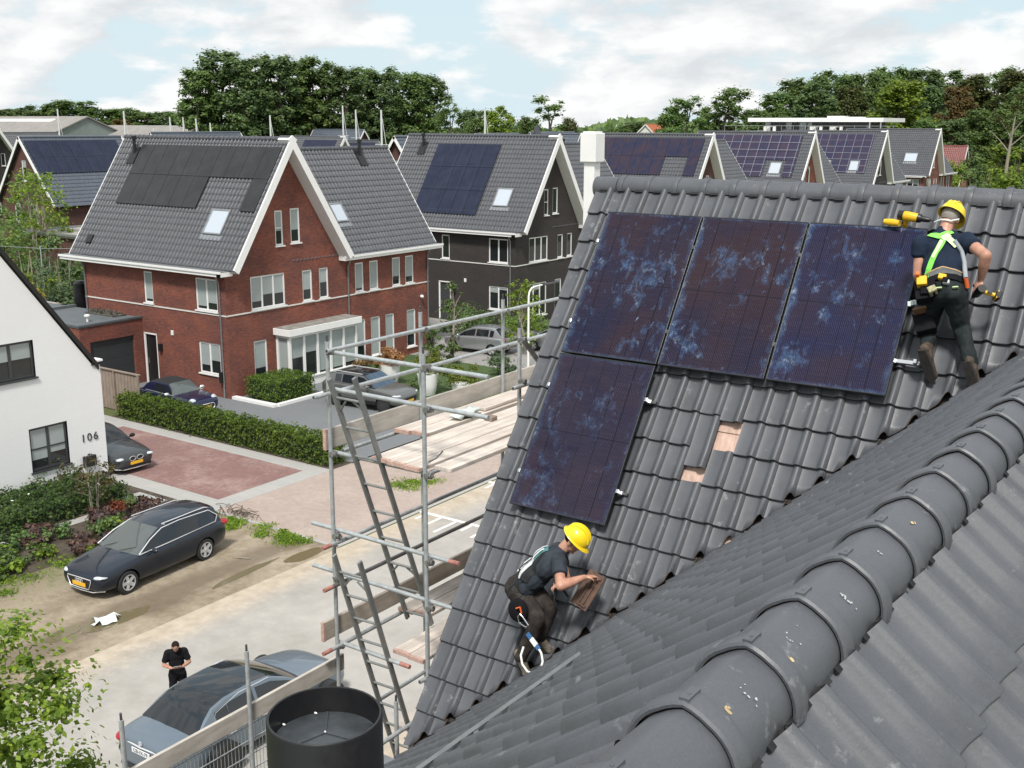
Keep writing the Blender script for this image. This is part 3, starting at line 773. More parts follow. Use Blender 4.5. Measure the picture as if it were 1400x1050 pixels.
def t_house(name, label, X0, Y0, brick, tile, pv=(), sky=(), bay=False, nseg=PROFS, fine=True, dz=0., tw=.245, th=.36, wing=True, garage=False, blind=.5, front_door=True, Lx=10.65, Lr=11.75, side=True, brown=False):
    rz_ = 11.85; ry = (rz_-6)/SL
    root = thing(name, label, 'house', (X0-5, Y0+4, 0))
    W_ = lambda x, y, z: V((X0+x, Y0+y, z+dz))
    # walls
    g_open = [(3.22, 3.74, 6.87, 8.53), (4.22, 4.85, 6.92, 8.58), (1.53, 3.70, 3.99, 5.56), (4.87, 5.54, 3.99, 5.52), (6.03, 6.68, 3.99, 5.52), (1.55, 2.38, .3, 2.5)] 
    if not bay: g_open = g_open[:5]+[(1.35, 3.6, .45, 2.6), (4.6, 5.4, .45, 2.6), (5.9, 6.7, .45, 2.6)]
    w_open = [(8.64, 9.3, 3.99, 5.52), (9.76, 10.45, 3.99, 5.52), (11.57, 12.25, 3.99, 5.52), (12.66, 13.37, 3.99, 5.52), (8.63, 9.34, .42, 2.52), (9.76, 10.51, .42, 2.52), (10.94, 11.66, .42, 2.52), (12.71, 13.47, .42, 2.52)]
    l_open = [(-5.87, -5.21, 4.03, 5.57), (-2.06, -.57, 4.05, 5.56), (-2.06, -.57, 1.04, 2.54), (-6.05, -5.15, 0.02, 2.5)]
    if brown: l_open = l_open[:2]
    wb = MB(); zb = -dz-.2
    wall_panel(wb, W_(0, 0, 0), (0,1,0), (1,0,0), [(0, zb), (7.8, zb), (7.8, 6), (ry, rz_-.05), (0, 6)], g_open)
    if wing: wall_panel(wb, W_(0, 0, 0), (0,1,0), (1,0,0), [(7.8, zb), (14.65, zb), (14.65, 6), (7.8, 6)], w_open)
    wall_panel(wb, W_(0, 0, 0), (1,0,0), (0,-1,0), [(-Lx, zb), (0, zb), (0, 6), (-Lx, 6)], l_open, uo=3.3)
    ye = 14.65 if wing else 7.8
    wb.face([W_(-Lx, 0, zb), W_(-Lx, 0, 6), W_(-Lx, ry, rz_-.1), W_(-Lx, 7.8, 6), W_(-Lx, 7.8, zb)])
    wb.face([W_(-Lx, 7.8, zb), W_(-Lx, 7.8, 6), W_(-7, 7.8, 6), W_(-7, 7.8, zb)])
    if wing:
        wb.face([W_(-7, 14.65, zb), W_(-7, 14.65, 6), W_(-3.5, 14.65, 11.1), W_(0, 14.65, 6), W_(0, 14.65, zb)]); wb.face([W_(-7, 7.8, zb), W_(-7, 7.8, 6), W_(-7, 14.65, 6), W_(-7, 14.65, zb)])
    else: wb.face([W_(0, 7.8, zb), W_(0, 7.8, 6), W_(-Lx, 7.8, 6), W_(-Lx, 7.8, zb)])
    wb.build('wall', [brick], root)
    G = (W_(0,0,0), (0,1,0), (1,0,0)); Lf = (W_(0,0,0), (1,0,0), (0,-1,0))
    for o in g_open: window(root, *G, *o, lights=3 if o[1]-o[0] > 2 else 1, blind=blind, rail=.5 if o[0] < 3.5 and o[2] > 6 else 0)
    if wing:
        for o in w_open: window(root, *G, *o, blind=min(1, blind+.25))
    for o in l_open[:3]: window(root, *Lf, *o, lights=2 if o[1]-o[0] > 1 else 1, blind=min(1, blind+.1))
    if len(l_open) > 3:
        o = l_open[3]; d = MB(); d.obox(W_(o[0], .08, o[2]), V((o[1]-o[0], 0, 0)), V((0,.05,0)), V((0,0,o[3]-o[2]-.05)))
        dr = d.build('door', [M_BLACK if not (brick == M_DARK) else M_DGREY], root)
        h = MB(); h.box((X0+o[0]+.1, Y0+.03, 1.0), (X0+o[0]+.13, Y0+.08, 1.25)); h.build('handle', [M_ALU], dr)
        fr = MB()
        for (a, b, c, e) in ((o[0]-.07, o[0]+.03, 0, o[3]), (o[1]-.03, o[1]+.02, 0, o[3]), (o[0]-.07, o[1]+.02, o[3]-.03, o[3]+.04)): fr.obox(W_(a, .04, c), V((b-a,0,0)), V((0,-.06,0)), V((0,0,e-c)))
        fr.build('door_frame', [M_WHITE], root)
        lp = MB(); lp.box((X0+o[1]+.25, Y0-.16, 1.75), (X0+o[1]+.42, Y0, 2.1)); lp.build('wall_lamp', [M_BLACK], root)
        lb = MB(); lb.box((X0-4.0, Y0-.05, 2.62), (X0-3.84, Y0, 2.85)); lb.build('alarm_box', [M_WHITE], root)
    # string course and gutters, fascia, soffits
    st = MB(); st.obox(W_(.0, -.02, 3.88), V((.03,0,0)), V((0, ye+.02, 0)), V((0,0,.06))); st.obox(W_(-Lx, -.03, 3.88), V((Lx+.03,0,0)), V((0,.028,0)), V((0,0,.06)))
    st.build('string_course', [M_OFFW], root)
    gu = MB()
    gu.obox(W_(-Lr-.15, -.48, 5.78), V((Lr+.45,0,0)), V((0,.46,0)), V((0,0,.20))); gu.obox(W_(-Lr-.19, -.53, 5.92), V((Lr+.52,0,0)), V((0,.05,0)), V((0,0,.10)))
    gu.obox(W_(.02, -.48, 5.78), V((.3,0,0)), V((0,.7,0)), V((0,0,.2)))
    if wing:
        gu.obox(W_(.02, 7.45, 5.78), V((.46,0,0)), V((0,7.9,0)), V((0,0,.20))); gu.obox(W_(.48, 7.41, 5.92), V((.05,0,0)), V((0,7.98,0)), V((0,0,.10)))
    gu.build('gutter', [M_WHITE], root)
    gz = MB(); gz.obox(W_(-Lr-.1, -.43, 5.985), V((Lr+.38,0,0)), V((0,.42,0)), V((0,0,.035)))
    if wing: gz.obox(W_(.03, 7.5, 5.985), V((.42,0,0)), V((0,7.8,0)), V((0,0,.035)))
    gz.build('gutter_lining', [M_ZINC], root)
    # roofs
    rf = MB(); ov = .70
    ncol = int((Lr+ov)/tw); nrow = int(round((rz_-6)/SA/th)); th_ = (rz_-6.02)/SA/nrow; tw_ = (Lr+ov)/ncol
    D1 = V((0, -CA, -SA)); N1 = V((0, -SA, CA))
    tile_field(rf, W_(-Lr, ry, rz_), (1,0,0), D1, N1, ncol, nrow, tw_, th_, nseg, .03, jit=.002)
    rf.face([W_(-Lr, ry, rz_), W_(ov, ry, rz_), W_(ov, 7.85, 5.95), W_(-Lr, 7.85, 5.95)])
    ro_ = rf.build('roof', [tile, M_TILESHADE], root, 40)
    if wing:
        rw = MB(); D2 = V((CA, 0, -SA)); N2 = V((SA, 0, CA)); nr2 = int(round((11.25-6)/SA/th)); nc2 = int(11.2/tw)
        tile_field(rw, W_(-3.5, 4.15, 11.25), (0,1,0), D2, N2, nc2, nr2, 11.2/nc2, (11.23-6)/SA/nr2, nseg, .03, jit=.002)
        rw.face([W_(-3.5, 4.15, 11.25), W_(-3.5, 15.35, 11.25), W_(-7, 15.35, 6), W_(-7, 4.15, 6)])
        rw.build('wing_roof', [tile, M_TILESHADE], root, 40)
        wr = MB(); wr.path([W_(-3.5, 4.3, 11.24), W_(-3.5, 15.36, 11.24)], .12, 10)
        for k in range(30): wr.path([W_(-3.5, 4.4+k*.365, 11.24), W_(-3.5, 4.46+k*.365, 11.24)], .14, 10)
        wr.build('ridge', [tile], root, 60)
    rdg = MB(); rdg.path([W_(-Lr-.02, ry, rz_-.02), W_(ov-.02, ry, rz_-.02)], .12, 10)
    for k in range(int((Lr+ov)/.365)): rdg.path([W_(-Lr+.1+k*.365, ry, rz_-.02), W_(-Lr+.16+k*.365, ry, rz_-.02)], .14, 10)
    rdg.build('ridge', [tile], root, 60)
    bb = MB()
    for sg in (1, -1):
        f0 = W_(ov, ry, rz_+.15); e_ = (ry+.05)
        d_ = V((0, -sg*e_, -SL*e_)); nn = V((0, -sg*SA, CA))
        bb.obox(f0-nn*.34+V((-.05,0,0)), d_, V((.075,0,0)), nn*.34)          # bargeboard
        bb.obox(f0-nn*.34+V((-ov,0,0)), d_, V((ov-.051,0,0)), nn*.14)         # soffit
        if sg == 1: bb.raw([f0+V((x, 0, z)) + V((0, y, 0)) for x in (-.052, .026) for (y, z) in ((-.29, -.43), (0, .0), (.29, -.43), (0, -.62))], [(0, 1, 2, 3), (7, 6, 5, 4), (0, 4, 5, 1), (1, 5, 6, 2)])
        bb.obox(W_(-Lr-.02, ry, rz_+.05)-nn*.15, d_, V((.04,0,0)), nn*.16)
        if wing: pass
    if wing:
        for sg in (1, -1):
            d_ = V((sg*3.5, 0, -5.25)); nn = V((sg*SA, 0, CA)); bb.obox(W_(-3.5, 15.33, 11.3)-nn*.13, d_, V((0,.05,0)), nn*.15)
    bb.build('bargeboard', [M_WHITE], root)
    # rainwater pipes
    dp = MB()
    for (x, y) in ((-Lx+.15, -.07), (-.35, -.07), (.07, 8.05), (.07, 14.5)):
        if y > 7 and not wing: continue
        ax = V((0,-1,0)) if y < 0 else V((1,0,0))
        p = W_(x, y, 0); dp.path([p+V((0,0,zb)), p+V((0,0,5.45)), p+V((0,0,5.6))+ax*.12, p+V((0,0,5.8))+ax*.16], .045, 8)
    dp.build('downpipe', [M_ZINC], root, 60)
    P1 = lambda x, b, h=0.: W_(x, ry, rz_)+D1*b+N1*h
    for (x, b, cells, mat, pw, ph) in pv: roof_panels(root, lambda a, c, h, x=x, b=b: P1(x+a, b+c, h), cells, mat, pw, ph)
    for (x0, x1, b0_, b1_) in sky: roof_window(root, P1, x0, x1, b0_, b1_)
    return root, W_, P1
def zb_(z): return (11.85-z)/SA
# the red brick house
RX, RY = -39.39, 33.64
cells = [(c, 0) for c in range(10)]+[(c, 1) for c in range(6)]+[(9, 1)]
red, RW, RP = t_house('red_brick_house', 'red brick house with black panels on its roof and a white bay window', RX, RY, M_RED, M_TILEFAR,
                      pv=[(-9.85, .52, cells, M_PVBLACK, 1.005, 1.72)], sky=[(-2.43, -1.15, zb_(8.55), zb_(7.45))], bay=True, blind=.62)
roof_vent(red, RP, -10.25, zb_(11.3)); roof_vent(red, lambda x, b, h=0.: V((RX-3.5, RY+11.8+x, 11.25))+V((CA, 0, -SA))*b+V((SA, 0, CA))*h, .9, .15)
v2 = MB(); v2.obox(RP(-10.75, zb_(6.95), .04), V((.42,0,0)), RP(0, .45)-RP(0, 0), RP(0, 0, .1)-RP(0, 0)); v2.build('tile_vent', [M_BLACK], red)
D2r = lambda y, b, h=0.: V((RX-3.5, RY+y, 11.25))+V((CA, 0, -SA))*b+V((SA, 0, CA))*h
roof_window(red, D2r, 8.45, 9.35, 3.35, 4.45)
# bay window
bz0, bz1, bx = .42, 2.62, .92
by0, by1 = 2.95, 7.7
b = MB()
b.box((RX, RY+by0, 0), (RX+bx, RY+by1, bz0)); bo = b.build('bay_base', [M_WHITE], red)
b = MB()
for i in range(6):
    y = by0+(by1-by0-.14)*i/5; b.box((RX+bx-.14, RY+y, bz0), (RX+bx, RY+y+.14, bz1))
for y in (by0, by1-.14):
    b.box((RX+.002, RY+y, bz0), (RX+.12, RY+y+.14, bz1))
b.box((RX+.003, RY+by0-.02, bz0), (RX+bx+.06, RY+by1+.02, bz0+.07)); b.box((RX+.003, RY+by0-.01, bz1-.12), (RX+bx+.01, RY+by1+.01, bz1+.02))
b.box((RX+.003, RY+by0-.16, bz1+.02), (RX+bx+.2, RY+by1+.16, bz1+.34))
bw = b.build('bay_window', [M_WHITE], red, None, .008)
b = MB(); b.face([(RX+bx-.07, RY+by0+.1, bz0+.05), (RX+bx-.07, RY+by1-.1, bz0+.05), (RX+bx-.07, RY+by1-.1, bz1-.1), (RX+bx-.07, RY+by0+.1, bz1-.1)])
for y in (by0+.07, by1-.07): b.face([(RX+.05, RY+y, bz0+.05), (RX+bx-.07, RY+y, bz0+.05), (RX+bx-.07, RY+y, bz1-.1), (RX+.05, RY+y, bz1-.1)])
b.build('pane', [M_GLASS], bw)
b = MB()
for i, k in enumerate((.5, .42, .95, .95, .9)):
    y0 = by0+(by1-by0-.14)*i/5+.15; y1 = by0+(by1-by0-.14)*(i+1)/5-.01; b.face([(RX+bx-.064, RY+y0, bz1-.12-(bz1-bz0-.2)*k), (RX+bx-.064, RY+y1, bz1-.12-(bz1-bz0-.2)*k), (RX+bx-.064, RY+y1, bz1-.12), (RX+bx-.064, RY+y0, bz1-.12)])
b.face([(RX+.12, RY+by0+.064, bz0+.08), (RX+bx-.15, RY+by0+.064, bz0+.08), (RX+bx-.15, RY+by0+.064, bz1-.12), (RX+.12, RY+by0+.064, bz1-.12)])
b.build('blind', [M_BLIND], bw)
b = MB(); b.box((RX+.003, RY+by0-.1, bz1+.345), (RX+bx+.14, RY+by1+.1, bz1+.36)); b.build('bay_roof', [mk('weathered_grey_roofing', (.22, .21, .19), .9, var=.35, scale=3)], red)
cm = MB(); cm.ell((RX+.12, RY+13.9, 3.15), (.12, .1, .1)); cm.build('camera_dome', [M_WHITE], red, 80)
# garage
g = MB()
gx0, gx1, gy0, gy1, gz = -53.5, -45.6, 30.14, 33.62, 3.2
gopen = [(gy1-gy0-2.95, gy1-gy0-.5, .02, 2.45)]
wall_panel(g, (gx1, gy0, 0), (0,1,0), (1,0,0), [(0, 0), (gy1-gy0, 0), (gy1-gy0, gz), (0, gz)], gopen, .15)
wall_panel(g, (gx0, gy0, 0), (1,0,0), (0,-1,0), [(0, 0), (gx1-gx0, 0), (gx1-gx0, gz), (0, gz)], [])
g.build('garage_wall', [M_RED], red)
g = MB(); y0 = gy0+gopen[0][0]
for k in range(5): g.box((gx1-.16, y0, .03+k*.484), (gx1-.12, y0+2.45, .03+k*.484+.478))
g.build('garage_door', [M_GARAGE], red)
g = MB(); g.box((gx0, gy0-.04, gz), (gx1+.04, gy1, gz+.06)); 
for (lo, hi) in (((gx0-.0, gy0-.06, gz+.06), (gx1+.06, gy0+.06, gz+.14)), ((gx1-.06, gy0+.062, gz+.06), (gx1+.06, gy1, gz+.14)), ((gx0+2.4, gy0+.062, gz+.06), (gx0+2.6, gy1, gz+.2))): g.box(lo, hi)
g.build('garage_roof', [M_BITUMEN], red)
g = MB(); g.box((-51.2, 33.7, 0), (-50.06, 38, 2.9)); g.box((-62, 28.4, 0), (-53.52, 34.5, 3.05)); g.build('annex_wall', [M_DARK], red)
g = MB(); g.box((-61.9, 28.5, 3.052), (-53.5, 34.4, 3.12)); g.build('annex_roof', [M_GRAVEL], red)
g = MB(); g.lathe([(.05, gz+.06), (.05, gz+.3), (.14, gz+.32), (.14, gz+.38), (.04, gz+.42)], Matrix.Translation((-46.6, 31.3, 0)), 10); g.build('vent_cap', [M_WHITE], red, 40)
g = MB(); r9 = random.Random(9)
g.box((-48.9, 32.75, gz+.061), (-46.6, 33.5, gz+.13))
for _ in range(120):
    x, y = r9.uniform(-48.8, -46.7), r9.uniform(32.8, 33.45); g.beam((x, y, gz+.12), (x+r9.uniform(-.2, .2), y+r9.uniform(-.1, .1), gz+.2+r9.random()*.12), .03, .02)
g.build('sedum_tray', [mk('dry_sedum', (.09, .085, .07), .95, var=.9, scale=9)], red)
g = MB(); g.box((RX-.55, RY-.18, .75), (RX-.33, RY-.0, 1.25)); g.build('meter_box', [M_BLACK], red)
# the dark brick house behind it
cells = [(c, r) for c in range(5) for r in range(3)]
dark, DW, DP = t_house('dark_brick_house', 'dark brown brick house with three rows of blue panels beside a roof window', RX+.1, 56.75, M_DARK, M_TILEFAR,
                       pv=[(-8.75, .75, cells, M_PVBLUE, 1.03, 1.74)], sky=[(-2.45, -1.25, zb_(8.55), zb_(7.45))], blind=.05)
roof_vent(dark, DP, -10.0, zb_(11.35)); roof_vent(dark, lambda x, b, h=0.: V((RX-3.4, 56.75+11.8+x, 11.25))+V((CA, 0, -SA))*b+V((SA, 0, CA))*h, -1.5, .3)
fp = MB()                                          # satellite dish on the wing behind the gable
fp.path([(-42.9, 64.2, 11.2), (-42.9, 64.2, 12.3)], .04, 8); fp.lathe([(.02, 0), (.25, .04), (.38, .11)], Matrix.Translation((-42.7, 64.1, 12.1)) @ Matrix.Rotation(rad(70), 4, 'Y'), 16)
fp.build('satellite_dish', [M_DGREY], dark, 60)
h1c = [(c, 0) for c in range(11)]+[(c, 1) for c in range(8)]+[(10, 1)]
h1, _, P_ = t_house('terrace_house', 'brown gabled house with a violet double row of panels just beyond the foreground ridge', RX, 79.85, M_BROWN, M_TILEFAR, pv=[(-11.1, .45, h1c, pv_mat('solar_cells_mixed', (.016, .022, .055, 1), (.042, .028, .042, 1), 1.03, 1.7, (.05, .05, .08), .2), 1.0, 1.72)], sky=[], dz=.0, blind=.3)
h2c = [(c, r) for c in range(11) for r in range(2)]+[(c, 2) for c in range(4, 11)]+[(c, 3) for c in range(3, 8)]+[(10, 3)]+[(c, 4) for c in range(3, 8)]+[(10, 4)]
h2, _, P_ = t_house('terrace_house', 'red gabled house with gridded violet panels stepping round two roof windows', RX, 103.0, M_RED, M_TILEFAR, pv=[(-11.65, .4, h2c, M_PVGRID, 1.0, .93)], sky=[(-9.8, -8.9, 3.1, 4.2), (-2.9, -1.75, 3.5, 4.8)], dz=.1, blind=.3)
h3c = [(c, r) for c in range(8) for r in range(4)]+[(c, r) for c in (4, 5, 7) for r in (4, 5)]
h3, _, P_ = t_house('terrace_house', 'grey gabled house with violet panels above two dark roof windows', RX, 126.1, M_DARK, M_TILEFAR, pv=[(-8.75, .45, h3c, M_PVGRID, 1.0, .84)], sky=[(-5.9, -4.85, 4.0, 5.3), (-2.55, -1.45, 4.0, 5.3)], dz=.15, blind=.3)
h4, _, P_ = t_house('terrace_house', 'red gabled house at the far end with a plain roof and one roof window', RX, 149.2, M_RED, M_TILEFAR, sky=[(-3.0, -1.4, 3.7, 5.0)], dz=.35, blind=.4)
# dark house at the far left
fl_, _, FP_ = t_house('far_dark_house', 'dark brown gabled house at the left edge with pale panels on its left slope', -143.2, 81.0, M_DARK, M_TILEFAR, pv=[(-8.2, .6, [(c, r) for c in range(8) for r in range(3)], mk('panel_painted_reflection', (.30, .32, .33), .25, var=.08), 1.0, 1.7)], blind=0)  # pale reflection on these panels is put into their base colour
# simple gabled houses: ridge along X or Y
def gable_house(name, label, cx, cy, ln, wd, ez, rz_, along='X', brick=None, tile=None, pvs=None, trim=True, win=True, gable_sign=1, slope_nrow=None):
    root = thing(name, label, 'house', (cx, cy, 0))
    A = V((1,0,0)) if along == 'X' else V((0,1,0)); B = V((0,1,0)) if along == 'X' else V((1,0,0))
    c0 = V((cx, cy, 0)); h = wd/2; P = lambda a, b, z: c0+A*a+B*b+V((0,0,z))
    wbb = MB(); sgn = -1 if along == 'Y' else 1
    e = sgn*ln/2
    ops = [(-.45, .2, (ez+rz_)/2-1.0, (ez+rz_)/2+.75), (-2.1, -1.2, ez-1.9, ez-.3), (.5, 1.4, ez-1.9, ez-.3)] if win else []
    wall_panel(wbb, P(e, 0, 0), B, A*sgn, [(-h, 0), (h, 0), (h, ez), (0, rz_), (-h, ez)], ops)
    for q in (-1, 1):
        wall_panel(wbb, P(-ln/2, q*h, 0), A, B*q, [(0, 0), (ln, 0), (ln, ez), (0, ez)], [])
    wall_panel(wbb, P(-e, 0, 0), B, -A*sgn, [(-h, 0), (h, 0), (h, ez), (0, rz_), (-h, ez)], [])
    wbb.build('wall', [brick], root)
    for o in ops: window(root, P(e, 0, 0), B, A*sgn, *o, blind=.3)
    s = (rz_-ez)/h; hyp = math.hypot(1, s); ov = .35
    rf = MB()
    for q in (-1, 1):
        D = (B*q-V((0,0,s)))/hyp; N = (B*q*s+V((0,0,1)))/hyp
        U = A if (A.cross(N)).dot(D) < 0 else -A
        L = ln+2*ov; O = P(0, 0, rz_)-U*(L/2)
        n1 = int(L/.3); n2 = max(4, int((h+.3)*hyp/.38))
        tile_field(rf, O, U, D, N, n1, n2, L/n1, (h+.3)*hyp/n2, [(0,0),(.5,0),(.75,.03),(1,.004)], .03)
    ro_ = rf.build('roof', [tile, M_TILESHADE], root, 40)
    rg = MB(); rg.path([P(-ln/2-ov, 0, rz_), P(ln/2+ov, 0, rz_)], .13, 8); rg.build('ridge', [tile], ro_, 60)
    if trim:
        bb = MB()
        for k in (-1, 1):
            for q in (-1, 1):
                D = (B*q-V((0,0,s))); N = (B*q*s+V((0,0,1)))/hyp
                bb.obox(P(k*(ln/2+ov), 0, rz_+.05)-N*.2, D*(h+.25), A*k*.06, N*.24)
        bb.build('bargeboard', [M_WHITE], root)
    if pvs:
        q, x, b0_, cells, mat = pvs
        D = (B*q-V((0,0,s)))/hyp; N = (B*q*s+V((0,0,1)))/hyp; U = A if (A.cross(N)).dot(D) < 0 else -A
        roof_panels(root, lambda a, c, hh: P(0, 0, rz_)+U*(x+a)+D*(b0_+c)+N*hh, cells, mat, 1.0, 1.7)
    return root
TREES = [(-92.5, 231.6, 19.3, 7.8, 'b'), (-91.6, 239.3, 22.2, 8.7, 'b'), (-82.8, 226.5, 21.3, 7.4, 'd'), (-89.6, 254.0, 24.7, 8.3, 'b'), (-82.6, 245.9, 23.2, 7.1, 'b'), (-77.7, 243.0, 23.3, 7.0, 'b'), (-73.1, 220.3, 20.1, 5.7, 'o'), (-77.6, 256.1, 25.2, 8.1, 'b'), (-75.4, 263.9, 25.1, 7.4, 'b'), (-62.1, 215.6, 20.6, 8.4, 'l'), (-68.7, 255.9, 24.6, 8.7, 'd'), (-65.9, 264.2, 24.6, 9.7, 'd'), (-60.3, 229.2, 19.9, 6.4, 'd'), (-57.7, 250.6, 22.8, 7.6, 'o'), (-53.4, 221.4, 19.8, 5.4, 'n'), (-56.5, 264.5, 24.8, 9.5, 'd'), (-48.4, 244.7, 23.3, 8.0, 'o'), (-43.1, 228.7, 20.3, 6.8, 'b'), (-47.3, 211.9, 15.5, 5.2, 'b'), (-42.5, 215.3, 15.5, 6.4, 'b'), (-49.9, 203.3, 13.6, 5.7, 'd'), (-53.5, 200.8, 13.5, 5.0, 'b'), (-93.2, 223.9, 15.8, 4.6, 'b'), (-84.8, 210.9, 15.6, 5.0, 'b'), (-43.3, 254.4, 23.2, 8.9, 'b'), (-37.5, 252.0, 22.3, 8.7, 'd'), (-96.7, 196.9, 17.7, 7.6, 's'), (-97.0, 209.0, 16.9, 5.5, 'b'), (-92.3, 206.8, 19.6, 8.8, 's'), (-96.5, 227.9, 15.9, 4.7, 'b'), (-108.5, 213.4, 16.4, 6.1, 'b'), (-107.1, 164.5, 17.2, 7.8, 's'), (-103.5, 153.5, 13.7, 4.3, 'b'), (-103.7, 165.8, 13.6, 4.0, 'o'), (-104.3, 140.7, 14.8, 4.3, 'b'), (-98.7, 138.5, 15.2, 4.6, 'l'), (-118.4, 156.0, 14.8, 4.4, 'd'), (-130.5, 166.9, 16.9, 5.4, 's'), (-348.8, 208.9, 17.1, 14.3, 'b'), (-353.0, 218.8, 18.2, 13.5, 'd'), (-328.6, 210.3, 16.5, 11.6, 'b'), (-315.0, 208.1, 19.3, 12.4, 'b'), (-314.4, 214.8, 19.4, 12.5, 'b'), (-314.0, 220.8, 17.7, 11.6, 'd'), (-309.7, 223.6, 16.8, 10.4, 'b'), (-310.3, 229.5, 17.2, 11.7, 'd'), (-281.1, 205.1, 13.8, 6.3, 'n'), (-301.7, 229.1, 16.7, 11.6, 'b'), (-305.4, 239.0, 16.3, 11.9, 'b'), (-292.9, 235.1, 16.0, 10.4, 'b'), (-354.6, 204.8, 16.8, 14.3, 'b'), (-167.9, 296.0, 12.5, 8.7, 'b'), (-168.6, 308.4, 13.6, 10.1, 'd'), (-158.7, 302.6, 13.2, 9.8, 'b'), (-140.0, 278.6, 14.9, 7.9, 'b'), (-152.2, 219.7, 13.4, 6.9, 'b')]
POPLARS = [(-165.5, 137.4, 21.0, 5.8), (-166.8, 143.8, 24.6, 7.9), (-159.1, 142.6, 23.3, 6.6), (-168.6, 155.1, 24.7, 6.4), (-157.8, 149.8, 23.6, 6.5), (-162.6, 158.9, 23.3, 6.4), (-156.3, 157.3, 24.0, 6.9), (-157.0, 162.8, 23.3, 6.4), (-150.7, 160.6, 22.0, 5.8), (-154.8, 170.3, 22.5, 6.1), (-148.6, 168.2, 21.7, 5.7), (-152.5, 178.3, 22.9, 5.9), (-146.2, 176.0, 21.4, 5.8), (-150.1, 185.9, 21.5, 6.1)]
SHRUBS = [(-40.1, 196.8, 10.9, 5.4, 'l'), (-42.6, 188.5, 9.8, 4.6, 'b'), (-35.5, 187.4, 10.4, 4.5, 'l'), (-41.8, 176.3, 8.9, 3.3, 'l'), (-36.8, 173.3, 7.9, 3.7, 'b'), (-31.7, 164.2, 7.6, 4.0, 'l'), (-36.6, 160.8, 7.4, 3.0, 'b'), (-29.8, 165.8, 8.5, 4.0, 'b')]
MASTS = [(-157.5, 103.7, 14.7), (-131.6, 96.6, 14.2), (-151.6, 120.0, 13.6), (-154.0, 124.6, 13.6), (-148.1, 122.4, 13.4), (-146.1, 123.6, 12.7), (-115.2, 107.8, 13.7), (-114.5, 121.3, 15.2), (-116.4, 126.1, 14.7), (-89.2, 101.0, 14.2), (-85.3, 116.3, 14.4), (-170.6, 131.3, 11.8)]
# ---------- background buildings --------------------------------------------
gable_house('brown_gable_house', 'purple brown house with a steep gable and a blue grey tiled slope', -90, 60.4, 9.5, 8.4, 6.0, 11.35, 'Y', M_BROWN, M_TILEBLUE, (1, -4.3, .45, [(c, r) for c in range(9) for r in range(2)], M_PVBLUE))
M_HALL = mk('grey_green_metal_cladding', (.20, .235, .225), .6, var=.1, scale=1); M_HALLROOF = mk('grey_corrugated_roof', (.24, .225, .21), .8, var=.15, scale=.5)
def hall(name, label, X0, X1, cy, wd, ez, rz_, strip=False):
    root = thing(name, label, 'hall', ((X0+X1)/2, cy, 0)); h = wd/2
    b = MB(); b.face([(X1, cy-h, 0), (X1, cy+h, 0), (X1, cy+h, ez), (X1, cy, rz_), (X1, cy-h, ez)]); b.face([(X0, cy-h, 0), (X1, cy-h, 0), (X1, cy-h, ez), (X0, cy-h, ez)])
    b.face([(X0, cy+h, 0), (X0, cy+h, ez), (X1, cy+h, ez), (X1, cy+h, 0)]); b.face([(X0, cy+h, 0), (X0, cy-h, 0), (X0, cy-h, ez), (X0, cy, rz_), (X0, cy+h, ez)])
    k = X1
    b.build('wall', [M_HALL], root)
    r = MB()
    for q in (-1, 1):
        r.obox((X0-.4, cy, rz_+.05), (X1-X0+.8, 0, 0), (0, q*(h+.5), -(rz_-ez)*(h+.5)/h), (0, 0, .25))
    ro_ = r.build('roof', [M_HALLROOF], root)
    if strip:
        s = MB(); zz_ = lambda y: rz_+.32-(rz_-ez)*abs(y)/h
        s.face([(X0, cy-2.9, zz_(2.9)), (X1-9, cy-2.9, zz_(2.9)), (X1-9, cy-1.5, zz_(1.5)), (X0, cy-1.5, zz_(1.5))]); s.build('skylight_strip', [M_WHITE], ro_)
    c = MB()
    for y in [cy-h+1+i*1.5 for i in range(int((wd-2)/1.5))]: c.box((X1+.002, y, .2), (X1+.08, y+.5, ez-.3))
    c.build('cladding_rib', [M_HALL], root)
hall('storage_hall', 'long grey hall with a white roof strip and a greenish gable', -300, -216.8, 149.7, 23, 9.2, 13.8, True)
hall('storage_hall', 'low flat grey hall behind the masts left of the poplars', -245, -184.9, 160, 20, 8.0, 11.9)
gable_house('grey_roof_house', 'far house with a blue grey roof above the left end of the red house', -110.7, 91.5, 13, 8.5, 6.0, 11.5, 'Y', M_BROWN, M_TILEBLUE, (1, -3.5, 1.1, [(c, 0) for c in range(8)], M_PVBLUE))
t_house('far_wing_house', 'far grey roofed house with dark blue panels on its right wing', -106.5-.7, 109.2, M_BROWN, M_TILEFAR, dz=-.95, pv=[(-6.5, .6, [(c, 0) for c in range(6)], M_PVBLUE, 1.0, 1.7)], blind=.2)
far_w = [o for o in bpy.data.objects if o.name.startswith('far_wing_house')][0]
roof_panels(far_w, lambda a, c, h: V((-107.2-3.5, 109.2, 10.3))+V((0, 7.2+a, 0))+V((CA, 0, -SA))*(.4+c)+V((SA, 0, CA))*h, [(c, r) for c in range(7) for r in range(3)], M_PVBLUE, 1.0, 1.7)
gable_house('grey_roof_house', 'far house with a plain grey roof and white gable tip in front of the poplars', -145.5, 152.9, 12, 8.5, 6.0, 11.6, 'X', M_BROWN, M_TILEBLUE)
gable_house('brown_gable_house', 'brown gabled house peeping out between the red and the dark brick house', -63.9, 79.3, 10, 8.2, 6.0, 11.5, 'Y', M_BROWN, M_TILEBLUE)
gable_house('grey_roof_house', 'small grey roof left of the bright round tree beyond the dark house', -86.4, 120.5, 9, 8, 6.0, 11.4, 'Y', M_BROWN, M_TILEBLUE)
